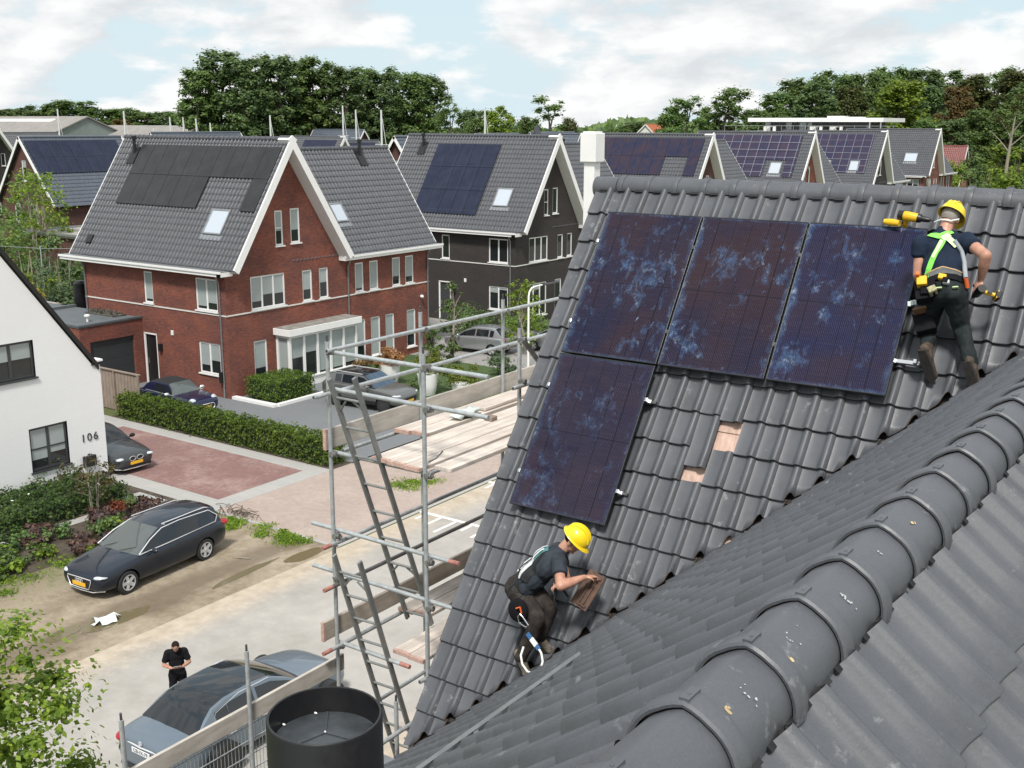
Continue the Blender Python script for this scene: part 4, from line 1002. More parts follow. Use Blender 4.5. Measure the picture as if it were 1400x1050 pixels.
gable_house('grey_roof_house', 'grey roof with a white gable tip beyond the dark house gable', -80.4, 124.5, 10, 8, 6.0, 11.6, 'Y', M_BROWN, M_TILEBLUE)
gable_house('grey_roof_house', 'blue grey roof seen between the dark house gable and the white chimney', -64, 104, 9, 8.6, 6.0, 11.6, 'X', M_DARK, M_TILEBLUE)
M_REDTILE = mk('red_roof_tile', (.19, .055, .05), .5, var=.2, scale=3); M_ORANGE = mk('orange_roof_tile', (.42, .13, .06), .7, var=.2)
gable_house('small_red_roof_house', 'small house with a wine red roof right of the terrace of gables', -50.6, 199, 9, 8, 2.6, 9.4, 'X', mk('salmon_brick', (.36, .18, .12), .9), M_REDTILE, (-1, -1, 2.2, [(0, 0), (1, 0), (2, 0)], M_PVBLACK))
gable_house('far_orange_house', 'distant house with an orange roof left of the mid field trees', -146.2, 278, 10, 8, 9.3, 12.9, 'Y', M_OFFW, M_ORANGE, win=False)
# modern villa with flat roofs
vr = thing('flat_roof_villa', 'modern white flat roofed villa with a glazed upper floor and terrace', 'villa', (-66, 188, 0))
b = MB(); b.box((-78.8, 184, 13.25), (-55.6, 196, 13.9)); b.box((-82, 181.5, 10.9), (-56, 198, 11.7)); b.build('roof_slab', [M_WHITE], vr)
b = MB(); b.box((-77, 187.5, 11.7), (-58.6, 195, 13.25)); b.box((-80, 185, 0), (-57.5, 197, 10.9)); b.build('wall', [mk('anthracite_cladding', (.045, .045, .05), .5)], vr)
b = MB()
for x0, x1 in ((-77.0, -76.0), (-73.2, -72.2), (-70.8, -69.6), (-69.4, -68.6)): b.box((x0, 187.38, 11.75), (x1, 187.46, 13.2))
b.build('window', [M_BLIND], vr)
b = MB()
for x in (-58.2, -56.4): b.box((x, 185, 11.7), (x+.18, 185.18, 13.25))
b.box((-67, 190, 13.9), (-64, 192, 14.25)); b.box((-63.4, 190, 13.9), (-61, 192, 14.1)); b.build('column', [M_OFFW], vr)
b = MB(); b.beam((-82, 181.7, 12.6), (-53, 181.7, 12.6), .06, .06)
for i in range(15): b.beam((-82+i*2.05, 181.7, 11.6), (-82+i*2.05, 181.7, 12.6), .05, .05, (0,1,0))
b.build('railing', [M_GALV], vr)
for k, (x, y) in enumerate(((-74.5, 183.2), (-66.5, 183.4), (-63, 183.1))):
    t = MB(); t.lathe([(.05, 0), (.05, .7), (.55, .72), (.55, .78)], Matrix.Translation((x, y, 11.7)), 10)
    for a in range(3): t.box((x+math.cos(a*2.1)*.9-.2, y+math.sin(a*2.1)*.9-.2, 11.7), (x+math.cos(a*2.1)*.9+.2, y+math.sin(a*2.1)*.9+.2, 12.5))
    t.build('terrace_table', [M_OFFW], vr)
# masts of the boats beyond
M_MAST = mk('pale_mast', (.62, .63, .62), .5, var=.05)
for k, (x, y, z) in enumerate(MASTS):
    root = thing('boat_mast', 'thin pale boat mast rising behind the rooftops left of the tall poplars' if k < 6 or k == 11 else 'thin pale boat mast standing before the tall poplars', 'mast', (x, y, 0), 0, 'boat masts behind the houses')
    b = MB(); b.tube((x, y, 0), (x, y, z), .16, .11, 8); b.build('pole', [M_MAST], root)
    b = MB(); b.tube((x, y, z-.3), (x+1.3, y+.6, 4), .035, .035, 5); b.tube((x-.7, y-.4, z*.72), (x+.7, y+.4, z*.72), .03, .03, 5); b.build('stay', [M_MAST], root)

# ---------- trees -----------------------------------------------------------
import numpy as np
def leaf_mesh(name, pts, nrm, size, mat, seed, aspect=.62, jitter=.6):
    """many small leaf faces at pts"""
    g = np.random.default_rng(seed); n = len(pts)
    nr = nrm+g.normal(0, jitter, (n, 3)); nr /= np.linalg.norm(nr, axis=1)[:, None]+1e-9
    a = g.normal(0, 1, (n, 3)); a -= (a*nr).sum(1)[:, None]*nr; a /= np.linalg.norm(a, axis=1)[:, None]+1e-9
    b = np.cross(nr, a); s = size*g.uniform(.6, 1.25, n)[:, None]
    vs = np.stack([pts-a*s*.5, pts+b*s*.5*aspect-a*s*.05, pts+a*s*.5, pts-b*s*.5*aspect-a*s*.05], 1).reshape(-1, 3)
    me = bpy.data.meshes.new(name)
    me.vertices.add(n*4); me.vertices.foreach_set('co', vs.astype(np.float32).ravel())
    me.loops.add(n*4); me.loops.foreach_set('vertex_index', np.arange(n*4, dtype=np.int32))
    me.polygons.add(n); me.polygons.foreach_set('loop_start', np.arange(0, n*4, 4, dtype=np.int32)); me.polygons.foreach_set('loop_total', np.full(n, 4, dtype=np.int32))
    me.update(); me.validate(); me.materials.append(mat); return me
def clumps(g, n, centers, radii, flat=.8, shell=.55):
    """points scattered through a set of soft leaf clumps"""
    w = radii**2; w = w/w.sum(); k = g.choice(len(centers), n, p=w)
    d = g.normal(0, 1, (n, 3)); d /= np.linalg.norm(d, axis=1)[:, None]
    r = radii[k]*np.minimum(np.abs(g.normal(0, .55, n)+.35), 1.25)
    p = centers[k]+d*r[:, None]*np.array([1.1, 1.1, flat]); nn = d*.8+np.array([0, 0, .6])+(centers[k]-centers.mean(0))/(np.linalg.norm(centers-centers.mean(0), axis=1).mean()+1e-6)*.5; return p, nn
def crown_pts(g, n, kind, h, w_):
    c = []; r = []
    if kind == 'poplar':
        base = .14
        for i in range(150):
            t = g.uniform(0, 1); z = h*(base+(1-base)*t); prof = math.sin(math.pi*min(1, .15+.79*t))**.5
            a = g.uniform(0, 6.28); q = w_*.5*prof*math.sqrt(g.uniform(.05, .95)); c.append((q*math.cos(a), q*math.sin(a), z)); r.append(w_*g.uniform(.07, .16))
        c.append((0, 0, h*.96)); r.append(w_*.09)
    elif kind == 'sparse':
        for i in range(22):
            t = g.uniform(0, 1); z = h*(.35+.63*t); a = g.uniform(0, 6.28); q = w_*.5*math.sin(math.pi*min(1, .25+.7*t))**.6*g.uniform(.3, 1); c.append((q*math.cos(a), q*math.sin(a), z)); r.append(w_*g.uniform(.06, .15))
    elif kind == 'shrub':
        for i in range(16):
            a = g.uniform(0, 6.28); q = w_*.5*math.sqrt(g.uniform(0, .7)); z = h*g.uniform(.12, .85)*(1-.55*(q/(w_*.5))**2); c.append((q*math.cos(a), q*math.sin(a), z)); r.append(w_*g.uniform(.11, .22))
    else:
        for i in range(150 if kind == 'broad' else 60):
            t = g.uniform(0, 1)**.9; z = h*(.10+.87*t); prof = math.sin(math.pi*min(1, .24+.68*t))**.6; a = g.uniform(0, 6.28); q = w_*.5*prof*math.sqrt(g.uniform(.04, .95))
            c.append((q*math.cos(a), q*math.sin(a), z)); r.append(w_*g.uniform(.055, .14))
    c = np.array(c); r = np.array(r); p, nn = clumps(g, n, c, r); return p, nn, c
TREEV = {}
def tree_meshes(kind, mat, seed, h, w_, n, leaf, bark, stems=1, tk=1.):
    key = (kind, mat.name, seed)
    if key in TREEV: return TREEV[key]
    g = np.random.default_rng(seed*7+3); p, nn, c = crown_pts(g, n, kind, h, w_); p[:, 2] = np.maximum(p[:, 2], .03*h)
    cm_ = leaf_mesh('crown', p, nn, leaf, mat, seed)
    t = MB(); tr = tk*h*.016 if kind != 'shrub' else tk*h*.012
    for s_ in range(stems):
        a = 6.28*s_/stems; o = V((math.cos(a), math.sin(a), 0))*(w_*.05 if stems > 1 else 0)
        t.path([o, o*1.4+V((g.normal(0, .02)*h*.4, g.normal(0, .02)*h*.4, h*.3)), o*2+V((g.normal(0, .02)*h, g.normal(0, .02)*h, h*.62)), o*2.4+V((0, 0, h*.88))], [tr*1.3, tr, tr*.6, tr*.15], 7)
    for i in g.permutation(len(c))[:9]:
        q = V(c[i]); z0 = max(h*.1, min(q.z*.65, h*.6)); m_ = V((q.x*.45, q.y*.45, z0+(q.z-z0)*.6))
        t.path([(0, 0, z0), m_, q], [tr*.5, tr*.33, tr*.1], 5)
    tm = t.build('trunk', [bark], None, 60); td = tm.data; bpy.data.objects.remove(tm)
    TREEV[key] = (cm_, td); return TREEV[key]
def tree(name, label, x, y, meshes, sx_=1., sz_=1., rz=0., group=None, cat='tree', z=0.):
    root = thing(name, label, cat, (x, y, z), rz, group); root.scale = (sx_, sx_, sz_)
    for nm, me in zip(('crown', 'trunk'), meshes):
        o = bpy.data.objects.new(nm, me); COL.objects.link(o); o.parent = root
    return root
KM = {'b': M_LEAF, 'd': M_LEAFDK, 'l': M_LEAFBR, 'o': leaf_mat('foliage_olive', (.085, .105, .035)), 'n': leaf_mat('foliage_autumn', (.16, .125, .05)), 's': M_LEAF}
rt = random.Random(21)
for k, (x, y, h, w_, kind) in enumerate(TREES):
    far = x < -250; right = x > -94 and y > 195 and x > -95; mid = not far and not right
    bronze = kind == 'n'
    if kind == 's': ms = tree_meshes('open', KM['s'], k % 2, 20, 8, 9000, .45, M_BARK)
    else: ms = tree_meshes('broad', KM[kind], k % 4, 20, 8, 20000, .5, M_BARK)
    nm = {'b': 'broadleaf_tree', 'd': 'dark_tree', 'l': 'bright_tree', 'o': 'olive_tree', 'n': 'bronze_tree', 's': 'open_tree'}[kind]
    col = {'b': 'green broadleaf tree', 'd': 'dark green tree', 'l': 'bright green tree', 'o': 'olive green tree', 'n': 'brownish tree', 's': 'open crowned tree'}[kind]
    if far: lab, grp = col+' in the low wood on the left horizon', 'trees of the wood on the left horizon'
    elif right: lab, grp = col+' in the tall wood behind the gabled terrace on the right', 'trees of the wood on the right'
    else: lab, grp = col+' standing between the poplars and the tall wood on the right', 'scattered trees beyond the roofs'
    tree(nm, lab, x, y, ms, w_*(1.5 if right else 1.3)/8, h*1.02/20, rt.uniform(0, 6.28), grp)
for k, (x, y, h, w_) in enumerate(POPLARS):
    ms = tree_meshes('poplar', M_LEAFDK if k % 3 else M_LEAF, k % 4, 22, 7, 22000, .5, M_BARK)
    tree('poplar', 'tall dark poplar in the dense row rising above the rooftops', x, y, ms, w_*1.5/7, h*1.03/22, rt.uniform(0, 6.28), 'poplars behind the rooftops')
for k, (x, y, h, w_, kind) in enumerate(SHRUBS):
    ms = tree_meshes('shrub', KM[kind], 10+k % 2, 8, 4.5, 2600, .4, M_BARK, 3)
    tree('large_shrub', ('light' if kind == 'l' else 'mid')+' green shrub at the foot of the wood on the far right', x, y, ms, w_*1.3/4.5, h*1.05/8, rt.uniform(0, 6.28), 'shrubs at the foot of the wood', 'shrub')
# a bare pale stemmed tree before the wood
bt = thing('bare_tree', 'half bare tree with a pale forked trunk before the wood', 'tree', (-38.6, 194.6, 0))
b = MB(); b.path([(-38.6, 194.6, 0), (-38.5, 194.6, 7), (-38.2, 194.6, 11.5), (-37.9, 194.6, 15.5)], [.34, .28, .18, .05], 7)
for (dx, z0, z1) in ((-3.2, 8.6, 12.0), (3.6, 9.4, 12.6), (-2.2, 11, 14), (2.5, 11.4, 14.6)): b.path([(-38.4, 194.6, z0), (-38.4+dx*.5, 194.7, z0+(z1-z0)*.55), (-38.4+dx, 194.8, z1)], [.12, .07, .03], 5)
b.build('trunk', [M_PALEBARK], bt, 60)
g = np.random.default_rng(5); p, nn = clumps(g, 700, np.array([(-38.2, 194.6, 15.5), (-40.4, 194.6, 14), (-36, 194.6, 14.6), (-37.5, 194.6, 17.2), (-38.9, 194.6, 12.5)])-np.array([-38.6, 194.6, 0]), np.array([1.8, 1.4, 1.4, 1.3, 1.2]))
o = bpy.data.objects.new('crown', leaf_mesh('crown', p, nn, .45, KM['o'], 5)); COL.objects.link(o); o.parent = bt
# woodland far off on the horizon
g = np.random.default_rng(77); N_ = 9000
ang = g.uniform(-1.25, .35, N_); D_ = g.uniform(780, 1000, N_)
px_, py_ = np.sin(ang)*D_, np.cos(ang)*D_
hgt = 11+4.0*np.sin(ang*23)+2.5*np.sin(ang*61+1)
p = np.stack([px_, py_, g.uniform(0, 1, N_)**.6*np.maximum(6, hgt)+1], 1)
o = bpy.data.objects.new('distant_wood', leaf_mesh('distant_wood', p, np.tile([[.3, -.6, .6]], (N_, 1)), 7.5, M_LEAFDK, 9)); COL.objects.link(o); tag(o, 'low band of far off woodland along the horizon', 'wood', None, 'stuff')
# ---------- ground ----------------------------------------------------------
def sheet(name, poly, z, mat, kind='structure', thick=0.):
    b = MB(); pts = [(x, y, z) for x, y in poly]
    area = sum(poly[i][0]*poly[(i+1) % len(poly)][1]-poly[(i+1) % len(poly)][0]*poly[i][1] for i in range(len(poly)))
    if area < 0: pts = pts[::-1]
    b.face(pts)
    if thick:
        for i in range(len(pts)):
            p, q = pts[i], pts[(i+1) % len(pts)]; b.face([(p[0], p[1], z-thick), (q[0], q[1], z-thick), q, p])
    o = b.build(name, [mat]); return tag(o, kind=kind)
def R_(x0, x1, y0, y1): return [(x0, y0), (x1, y0), (x1, y1), (x0, y1)]
t = NT('meadow_ground'); p = t.pos(); n = t.noise(p, .05, 6, .6); n2 = t.noise(p, 1.2, 6, .65)
t.col(t.ramp(t.math('ADD', t.math('MULTIPLY', n, .6), t.math('MULTIPLY', n2, .4)), [(.36, (.045, .075, .02)), (.5, (.08, .11, .035)), (.64, (.13, .12, .07))])); t.setp(Roughness=.95, Specular_IOR_Level=.1); M_MEADOW = t.m
sheet('ground', R_(-2500, 2500, -1500, 3500), 0, M_MEADOW)
# sandy soil with grass tufts, wheel ruts and wet patches
t = NT('sandy_soil'); p = t.pos(); sp = t.n('SeparateXYZ'); t.l(p, sp.inputs[0])
n1 = t.noise(p, .55, 7, .62); n2 = t.noise(p, 3.5, 7, .7); n3 = t.noise(t.mapv(p, (1.6, .22, 1)), 1.5, 5, .6, dist=.5)
base = t.ramp(t.math('ADD', t.math('MULTIPLY', n1, .55), t.math('MULTIPLY', n2, .45)), [(.33, (.185, .145, .10)), (.5, (.30, .25, .185)), (.68, (.42, .365, .29))])
def band(x, c, w_): return t.math('MAXIMUM', 0., t.math('SUBTRACT', 1., t.math('DIVIDE', t.math('ABSOLUTE', t.math('SUBTRACT', x, c)), w_)))
wob = t.math('ADD', sp.outputs[0], t.math('MULTIPLY', t.math('SUBTRACT', n1, .5), 1.6))
rut = t.math('ADD', band(wob, -23.75, 1.0), t.math('MULTIPLY', band(wob, -25.6, .7), .5))
rutm = t.ramp(t.math('MULTIPLY', rut, t.math('ADD', n3, .35)), [(.16, (0,0,0)), (.62, (1,1,1))])
ymask = t.ramp(sp.outputs[1], [(0.0, (1,1,1)), (1.0, (1,1,1))])
base = t.mix(t.math('MULTIPLY', rutm, .72), base, (.135, .105, .07, 1))
gm = t.ramp(t.math('ADD', t.math('MULTIPLY', t.math('SUBTRACT', -25.6, sp.outputs[0]), .10), t.math('ADD', t.math('MULTIPLY', n1, .55), t.math('MULTIPLY', n2, .45))), [(.58, (0,0,0)), (.74, (1,1,1))])
base = t.mix(t.math('MULTIPLY', gm, .8), base, t.ramp(t.noise(p, 9, 6, .7), [(.35, (.05, .07, .02)), (.65, (.15, .17, .06))]))
t.col(base); t.setp(Roughness=t.mix(rutm, (.95,)*3+(1,), (.6,)*3+(1,)), Specular_IOR_Level=.25); t.bump(t.math('ADD', n2, t.math('MULTIPLY', n1, 2.)), .55, .06); M_SAND = t.m
sheet('sand_verge', R_(-30.4, -21.8, -10, 22.9), .004, M_SAND)
t = NT('sandy_yard'); p = t.pos(); n1 = t.noise(p, .6, 7, .6); n2 = t.noise(p, 4, 6, .7)
t.col(t.ramp(t.math('ADD', t.math('MULTIPLY', n1, .5), t.math('MULTIPLY', n2, .5)), [(.34, (.21, .17, .13)), (.5, (.34, .285, .225)), (.66, (.45, .39, .32))])); t.setp(Roughness=.95, Specular_IOR_Level=.2); t.bump(n2, .5, .03); M_YARD = t.m
sheet('yard', R_(-13.6, 25, -10, 70), .004, M_YARD)
# road: pale asphalt with sand blown over its edges
t = NT('pale_asphalt'); p = t.pos(); sp = t.n('SeparateXYZ'); t.l(p, sp.inputs[0])
n1 = t.noise(p, .35, 6, .6); n2 = t.noise(p, 2.2, 7, .7); n3 = t.noise(p, 60, 3, .7)
base = t.ramp(t.math('ADD', t.math('MULTIPLY', n1, .5), t.math('ADD', t.math('MULTIPLY', n2, .3), t.math('MULTIPLY', n3, .2))), [(.36, (.29, .272, .245)), (.5, (.36, .342, .315)), (.64, (.43, .41, .38))])
e1 = t.math('SUBTRACT', -20.9, sp.outputs[0]); e2 = t.math('SUBTRACT', sp.outputs[0], -14.6)
ed = t.math('ADD', t.math('MULTIPLY', t.math('MAXIMUM', e1, e2), .42), t.math('ADD', t.math('MULTIPLY', n1, .7), t.math('MULTIPLY', n2, .5)))
base = t.mix(t.math('MULTIPLY', t.ramp(ed, [(.62, (0,0,0)), (.98, (1,1,1))]), .92), base, t.ramp(n2, [(.35, (.38, .315, .24)), (.65, (.50, .43, .345))]))
t.col(base); t.setp(Roughness=.9, Specular_IOR_Level=.25); t.bump(n3, .25, .006); M_ROAD = t.m
sheet('road', R_(-22.3, -13.2, -12, 140), .008, M_ROAD)
def paver_mat(name, c1, c2, mort, bw, rh, sand=.3, sc=(.50, .43, .37, 1)):
    t = NT(name); p = t.pos(); b = t.n('TexBrick'); b.inputs['Scale'].default_value = 1; b.inputs['Brick Width'].default_value = bw; b.inputs['Row Height'].default_value = rh
    b.inputs['Mortar Size'].default_value = .006; b.inputs['Color1'].default_value = c1; b.inputs['Color2'].default_value = c2; b.inputs['Mortar'].default_value = mort
    t.l(p, b.inputs['Vector']); n1 = t.noise(p, .7, 6, .62); n2 = t.noise(t.mapv(p, (3, 1.2, 1)), 3.2, 6, .7)
    col = t.mix(t.math('MULTIPLY', n2, .45), b.outputs[0], tuple(x*.72 for x in c2[:3])+(1,))
    k = t.ramp(t.math('ADD', t.math('MULTIPLY', n1, .55), t.math('MULTIPLY', n2, .5)), [(.50, (0,0,0)), (.68, (1,1,1))])
    col = t.mix(t.math('MULTIPLY', k, sand), col, sc)
    t.col(col); t.setp(Roughness=.9, Specular_IOR_Level=.2); t.bump(b.outputs[1], -.3, .006); return t.m
M_PINK = paver_mat('pale_pink_pavers', (.40, .33, .29, 1), (.36, .28, .25, 1), (.35, .30, .26, 1), .21, .105, .6, (.47, .41, .35, 1))
M_BRICKP = paver_mat('reddish_pavers', (.25, .14, .125, 1), (.20, .115, .11, 1), (.25, .18, .16, 1), .21, .07, .5, (.47, .36, .32, 1))
M_KERB = paver_mat('pale_concrete_slabs', (.40, .39, .37, 1), (.37, .365, .35, 1), (.27, .265, .255, 1), .6, .4, .25, (.47, .45, .42, 1))
M_DRIVE = paver_mat('grey_driveway_pavers', (.195, .205, .215, 1), (.175, .185, .195, 1), (.165, .17, .18, 1), .21, .07, .12, (.25, .25, .25, 1))
sheet('paver_apron', R_(-28.0, -22.4, 22.9, 140), .004, M_PINK)
sheet('brick_driveway', R_(-39.4, -28.75, 23.75, 27.75), .012, M_BRICKP)
sheet('driveway_border', R_(-47, -27.95, 22.95, 28.45), .008, M_KERB)
sheet('grey_driveway', R_(-45.6, -27.9, 29.5, 38.6), .004, M_DRIVE)
sheet('side_drive', R_(-50, -27.9, 46.5, 56.6), .006, paver_mat('light_grey_pavers', (.30, .29, .28, 1), (.27, .265, .26, 1), (.24, .23, .23, 1), .21, .105, .3))
t = NT('lawn'); t.col(t.ramp(t.noise(t.pos(), 3, 6, .7), [(.35, (.03, .055, .015)), (.65, (.075, .12, .035))])); t.setp(Roughness=.95); M_LAWN = t.m
t = NT('garden_soil'); t.col(t.ramp(t.noise(t.pos(), 4, 6, .7), [(.35, (.035, .026, .02)), (.65, (.095, .075, .055))])); t.setp(Roughness=.95); M_SOIL = t.m
sheet('garden_bed', R_(-33.9, -28.1, 2, 22.95), .006, M_SOIL)
sheet('garden_lawn', R_(-39.3, -28.1, 38.6, 46.5), .006, M_LAWN)
sheet('hedge_bed', R_(-41.3, -27.95, 28.45, 29.6), .005, M_SOIL)
sheet('edging_path', R_(-31.05, -30.6, 2, 21.2), .012, M_KERB); sheet('stepping_slab', R_(-31.6, -30.1, 21.4, 22.7), .014, M_KERB)
# kerb between the apron and the road, puddles
b = MB(); b.box((-22.5, 22.9, 0), (-22.36, 46, .016)); b.box((-28.0, 22.86, 0), (-22.4, 23.0, .016)); tag(b.build('kerb', [M_KERB]), kind='structure')
def blob(cx, cy, rx, ry, rot, seed, n=26):
    r = random.Random(seed); ks = [r.uniform(.72, 1.15) for _ in range(n)]; ks = [(ks[i]+ks[i-1]+ks[(i+1) % n])/3 for i in range(n)]
    q = []
    for i in range(n):
        a = 6.283*i/n; x, y = rx*ks[i]*math.cos(a), ry*ks[i]*math.sin(a); q.append((cx+x*math.cos(rot)-y*math.sin(rot), cy+x*math.sin(rot)+y*math.cos(rot)))
    return q
t = NT('muddy_water'); t.col((.15, .125, .07, 1)); t.setp(Roughness=.06, Specular_IOR_Level=.5); M_PUD = t.m
for i, (cx, cy, rx, ry, rot) in enumerate(((-23.55, 15.9, 1.05, .32, 1.5), (-23.9, 14.6, .6, .26, 1.7), (-23.15, 19.9, 1.3, .16, 1.62), (-22.75, 21.9, .8, .3, 1.55))):
    sheet('puddle', blob(cx, cy, rx, ry, rot, i), .011, M_PUD)
# painted comb markings of the speed ramp
M_MARK = mk('road_paint', (.74, .73, .70), .7, var=.1, scale=6)
b = MB()
def mark(x0, x1, y0, y1): b.face([(x0, y0, .013), (x1, y0, .013), (x1, y1, .013), (x0, y1, .013)])
for Y in (26.75, 30.6):
    sg = -1
    mark(-22.6, -16, Y, Y+.16)
    for i in range(8):
        x = -22.1+i*.62; L = .55+.30*((i*37) % 3)
        mark(x, x+.11, Y-L-.02, Y-.02) if True else None
b2 = b.build('road_marking', [M_MARK]); tag(b2, kind='structure')
# ---------- white house on the left -----------------------------------------
WHX, WHY = -33.95, 23.15
wh = thing('white_house', 'white painted brick house with black window frames and number 106', 'house', (WHX-4, 16.5, 0))
b = MB()
O_, U_, N_v = V((WHX, 0, 0)), V((0,1,0)), V((1,0,0))
wo_ = [(19.0, 20.68, 4.2, 5.46), (20.22, 21.66, .92, 2.44), (14.5, 16.5, 4.2, 5.46), (14.5, 16.5, .9, 2.44)]
wall_panel(b, O_, U_, N_v, [(9.9, .22), (WHY, .22), (WHY, 4.2), (9.9, 4.2)], wo_, .13)
wall_panel(b, O_, U_, N_v, [(10.15, 4.2), (22.85, 4.2), (16.5, 12.9)], wo_, .13)
wall_panel(b, (WHX-12, WHY, 0), (1,0,0), (0,1,0), [(0, .22), (12, .22), (12, 4.2), (0, 4.2)], [])
b.build('wall', [M_WHITEBRICK], wh)
for o in wo_:
    w1 = window(wh, O_, U_, N_v, *o, lights=2, blind=.62, frame=M_DGREY, rail=.5 if o[2] < 2 else 0, sill=True, depth=.1, fw=.085)
b = MB(); b.box((WHX-12, 9.88, -.1), (WHX+.015, WHY+.015, .22)); b.build('plinth', [M_DGREY], wh)
b = MB()
for sg in (1, -1):
    b.obox((WHX-12, 16.5, 13.0), (12.09, 0, 0), (0, sg*6.55, -8.98), (0, 0, .22))
b.obox((WHX-.25, 22.8, 4.2), (.30, 0, 0), (0, .42, 0), (0, 0, .1))
b.build('roof', [M_BLACK], wh)
b = MB(); b.obox((WHX-.35, 22.86, 4.31), (.42, 0, 0), (0, .37, 0), (0, 0, .07)); b.build('parapet_cap', [M_WHITE], wh)
b = MB(); b.box((WHX, 22.15, .62), (WHX+.13, 22.62, 1.0)); b.build('letterbox', [M_BLACK], wh)
cu_ = bpy.data.curves.new('house_number', 'FONT'); cu_.body = '106'; cu_.size = .40; cu_.extrude = .012; cu_.space_character = 1.25
tobj = bpy.data.objects.new('house_number', cu_); COL.objects.link(tobj); tobj.rotation_euler = (rad(90), 0, rad(90)); tobj.location = (WHX+.014, 22.14, 1.53)
bpy.context.view_layer.update(); dg = bpy.context.evaluated_depsgraph_get(); me = bpy.data.meshes.new_from_object(tobj.evaluated_get(dg)); mw = tobj.matrix_world.copy(); bpy.data.objects.remove(tobj)
me.transform(Matrix.Translation(-world_loc(wh)) @ mw); me.materials.clear(); me.materials.append(M_DGREY)
o = bpy.data.objects.new('house_number', me); COL.objects.link(o); o.parent = wh

# ---------- scaffold --------------------------------------------------------
SC = thing('scaffold', 'galvanised tube scaffold standing beside the gable verge', 'scaffold', (-7.7, 9, 0))
XI, XO = -7.0, -8.34; tr_ = .0242
def tube_part(nm, p, q, ends=0, mat=None, r=tr_):
    b = MB(); p, q = V(p), V(q); d = (q-p).normalized()
    b.path([p, q], [r, r], 12, 0, True); b.path([p-d*.001, p+d*.002], [r*.72, r*.72], 10, 2)
    if ends & 1: b.path([p-d*.002, p+d*.13], [r*1.03]*2, 12, 1)
    if ends & 2: b.path([q-d*.13, q+d*.002], [r*1.03]*2, 12, 1)
    return b.build(nm, [mat or M_GALV, M_RUST, M_STEELDK], SC, 60)
M_COUP = mk('grey_coupler_steel', (.22, .22, .215), .5, .5, .4, 25)
def coupler(p, seed=0):
    r = random.Random(seed); b = MB(); p = V(p)
    b.path([p-V((0,0,.03)), p+V((0,0,.03))], [.036]*2, 10); b.path([p-V((.03,0,0)), p+V((.045,0,0))], [.033]*2, 10); b.path([p-V((0,.045,0)), p+V((0,.03,0))], [.034]*2, 10)
    for k in range(3):
        a = r.uniform(0, 6.28); q = p+V((math.cos(a)*.05, math.sin(a)*.05, r.uniform(-.03, .03))); b.path([p, q], [.011, .011], 6); b.path([q-V((0,0,.012)), q+V((0,0,.012))], [.016]*2, 6)
    b.build('coupler', [M_COUP], SC, 50)
for (x, y, zt) in ((XO, 8.48, 10.22), (XO, 10.06, 10.33), (XO, 11.76, 10.27), (XO, 13.6, 10.3), (XI, 8.48, 10.25), (XI, 10.2, 10.26), (XI, 12.2, 9.2), (XO, 7.14, 7.14), (XO, 5.6, 7.07), (XO, 3.6, 7.07), (XI-.15, 8.12, 6.5), (XI, 6.4, 6.2)):
    tube_part('standard', (x, y, 0), (x, y, zt))
    b = MB(); b.lathe([(.012, zt), (.012, zt+.07), (.007, zt+.075)], Matrix.Translation((x, y, 0)), 8); b.build('spigot', [M_STEELDK], SC)
for (x, z, y0, y1, e, dk) in ((XO+.05, 10.13, 8.42, 14, 0, 0), (XO+.05, 9.66, 8.2, 14, 0, 0), (XI+.05, 9.6, 10.0, 13, 0, 0), (XO+.05, 8.97, 8.62, 14, 0, 0), (XI-.05, 8.94, 8.5, 13, 0, 0), (XO+.05, 7.93, 8.25, 14, 1, 0), (XO+.05, 7.43, 8.25, 14, 1, 1), (XO+.05, 6.68, 8.2, 14, 1, 0), (XI-.05, 6.63, 8.4, 12, 0, 0), (XI, 6.25, 7.3, 12, 0, 0), (XI, 5.65, 7.3, 12, 0, 0), (XO+.05, 5.7, 3, 12, 0, 0)):
    tube_part('ledger', (x, y0, z), (x, y1, z), e, mk('dark_old_tube', (.17, .17, .17), .5, .5, .2, 10) if dk else None)
for (y, z, x0, x1, e) in ((8.53, 10.10, -8.3, -6.22, 0), (8.53, 9.69, -8.36, -6.22, 0), (8.53, 8.97, -8.36, -6.95, 0), (8.53, 8.06, -8.72, -6.6, 2), (8.53, 7.54, -8.73, -6.5, 0), (8.53, 6.68, -8.4, -7.3, 2), (10.1, 8.97, -8.36, -6.7, 0), (11.8, 8.97, -8.36, -6.7, 0), (10.1, 6.66, -8.36, -6.9, 0)):
    tube_part('transom', (x0, y, z), (x1, y, z), e)
k = 0
for (x, y) in ((XO, 8.48), (XI, 8.48), (XO, 10.06), (XO, 11.76), (XI, 10.2)):
    for z in ((10.11, 9.67, 8.96, 8.0, 7.48, 6.66) if y < 9 else (10.12, 9.64, 8.96)):
        k += 1; coupler((x+.03, y+.02, z), k)
b = MB(); b.beam((-7.6, 12.05, 9.05), (-7.72, 11.3, 9.9), .06, .03, (1,0,0)); b.build('brace', [M_STEELDK], SC)
b = MB(); b.path([(XI+.02, 8.52, 9.1), (XI+.06, 8.6, 9.13), (XI+.10, 8.66, 9.2)], .008, 6); b.build('hook', [M_STEELDK], SC)
def plank(nm, label, cat, lo, hi, mat, ends=True, grp=None):
    root = thing(nm, label, cat, ((lo[0]+hi[0])/2, lo[1], lo[2]), 0, grp)
    b = MB(); b.box((lo[0], lo[1]+.04 if ends else lo[1], lo[2]), (hi[0], hi[1], hi[2])); b.build('board', [mat], root, None, .006)
    if ends: b = MB(); b.box((lo[0]-.002, lo[1], lo[2]-.002), (hi[0]+.002, lo[1]+.042, hi[2]+.002)); b.build('end_band', [M_PLANKEND], root, None, .004)
    return root
pz = 9.0
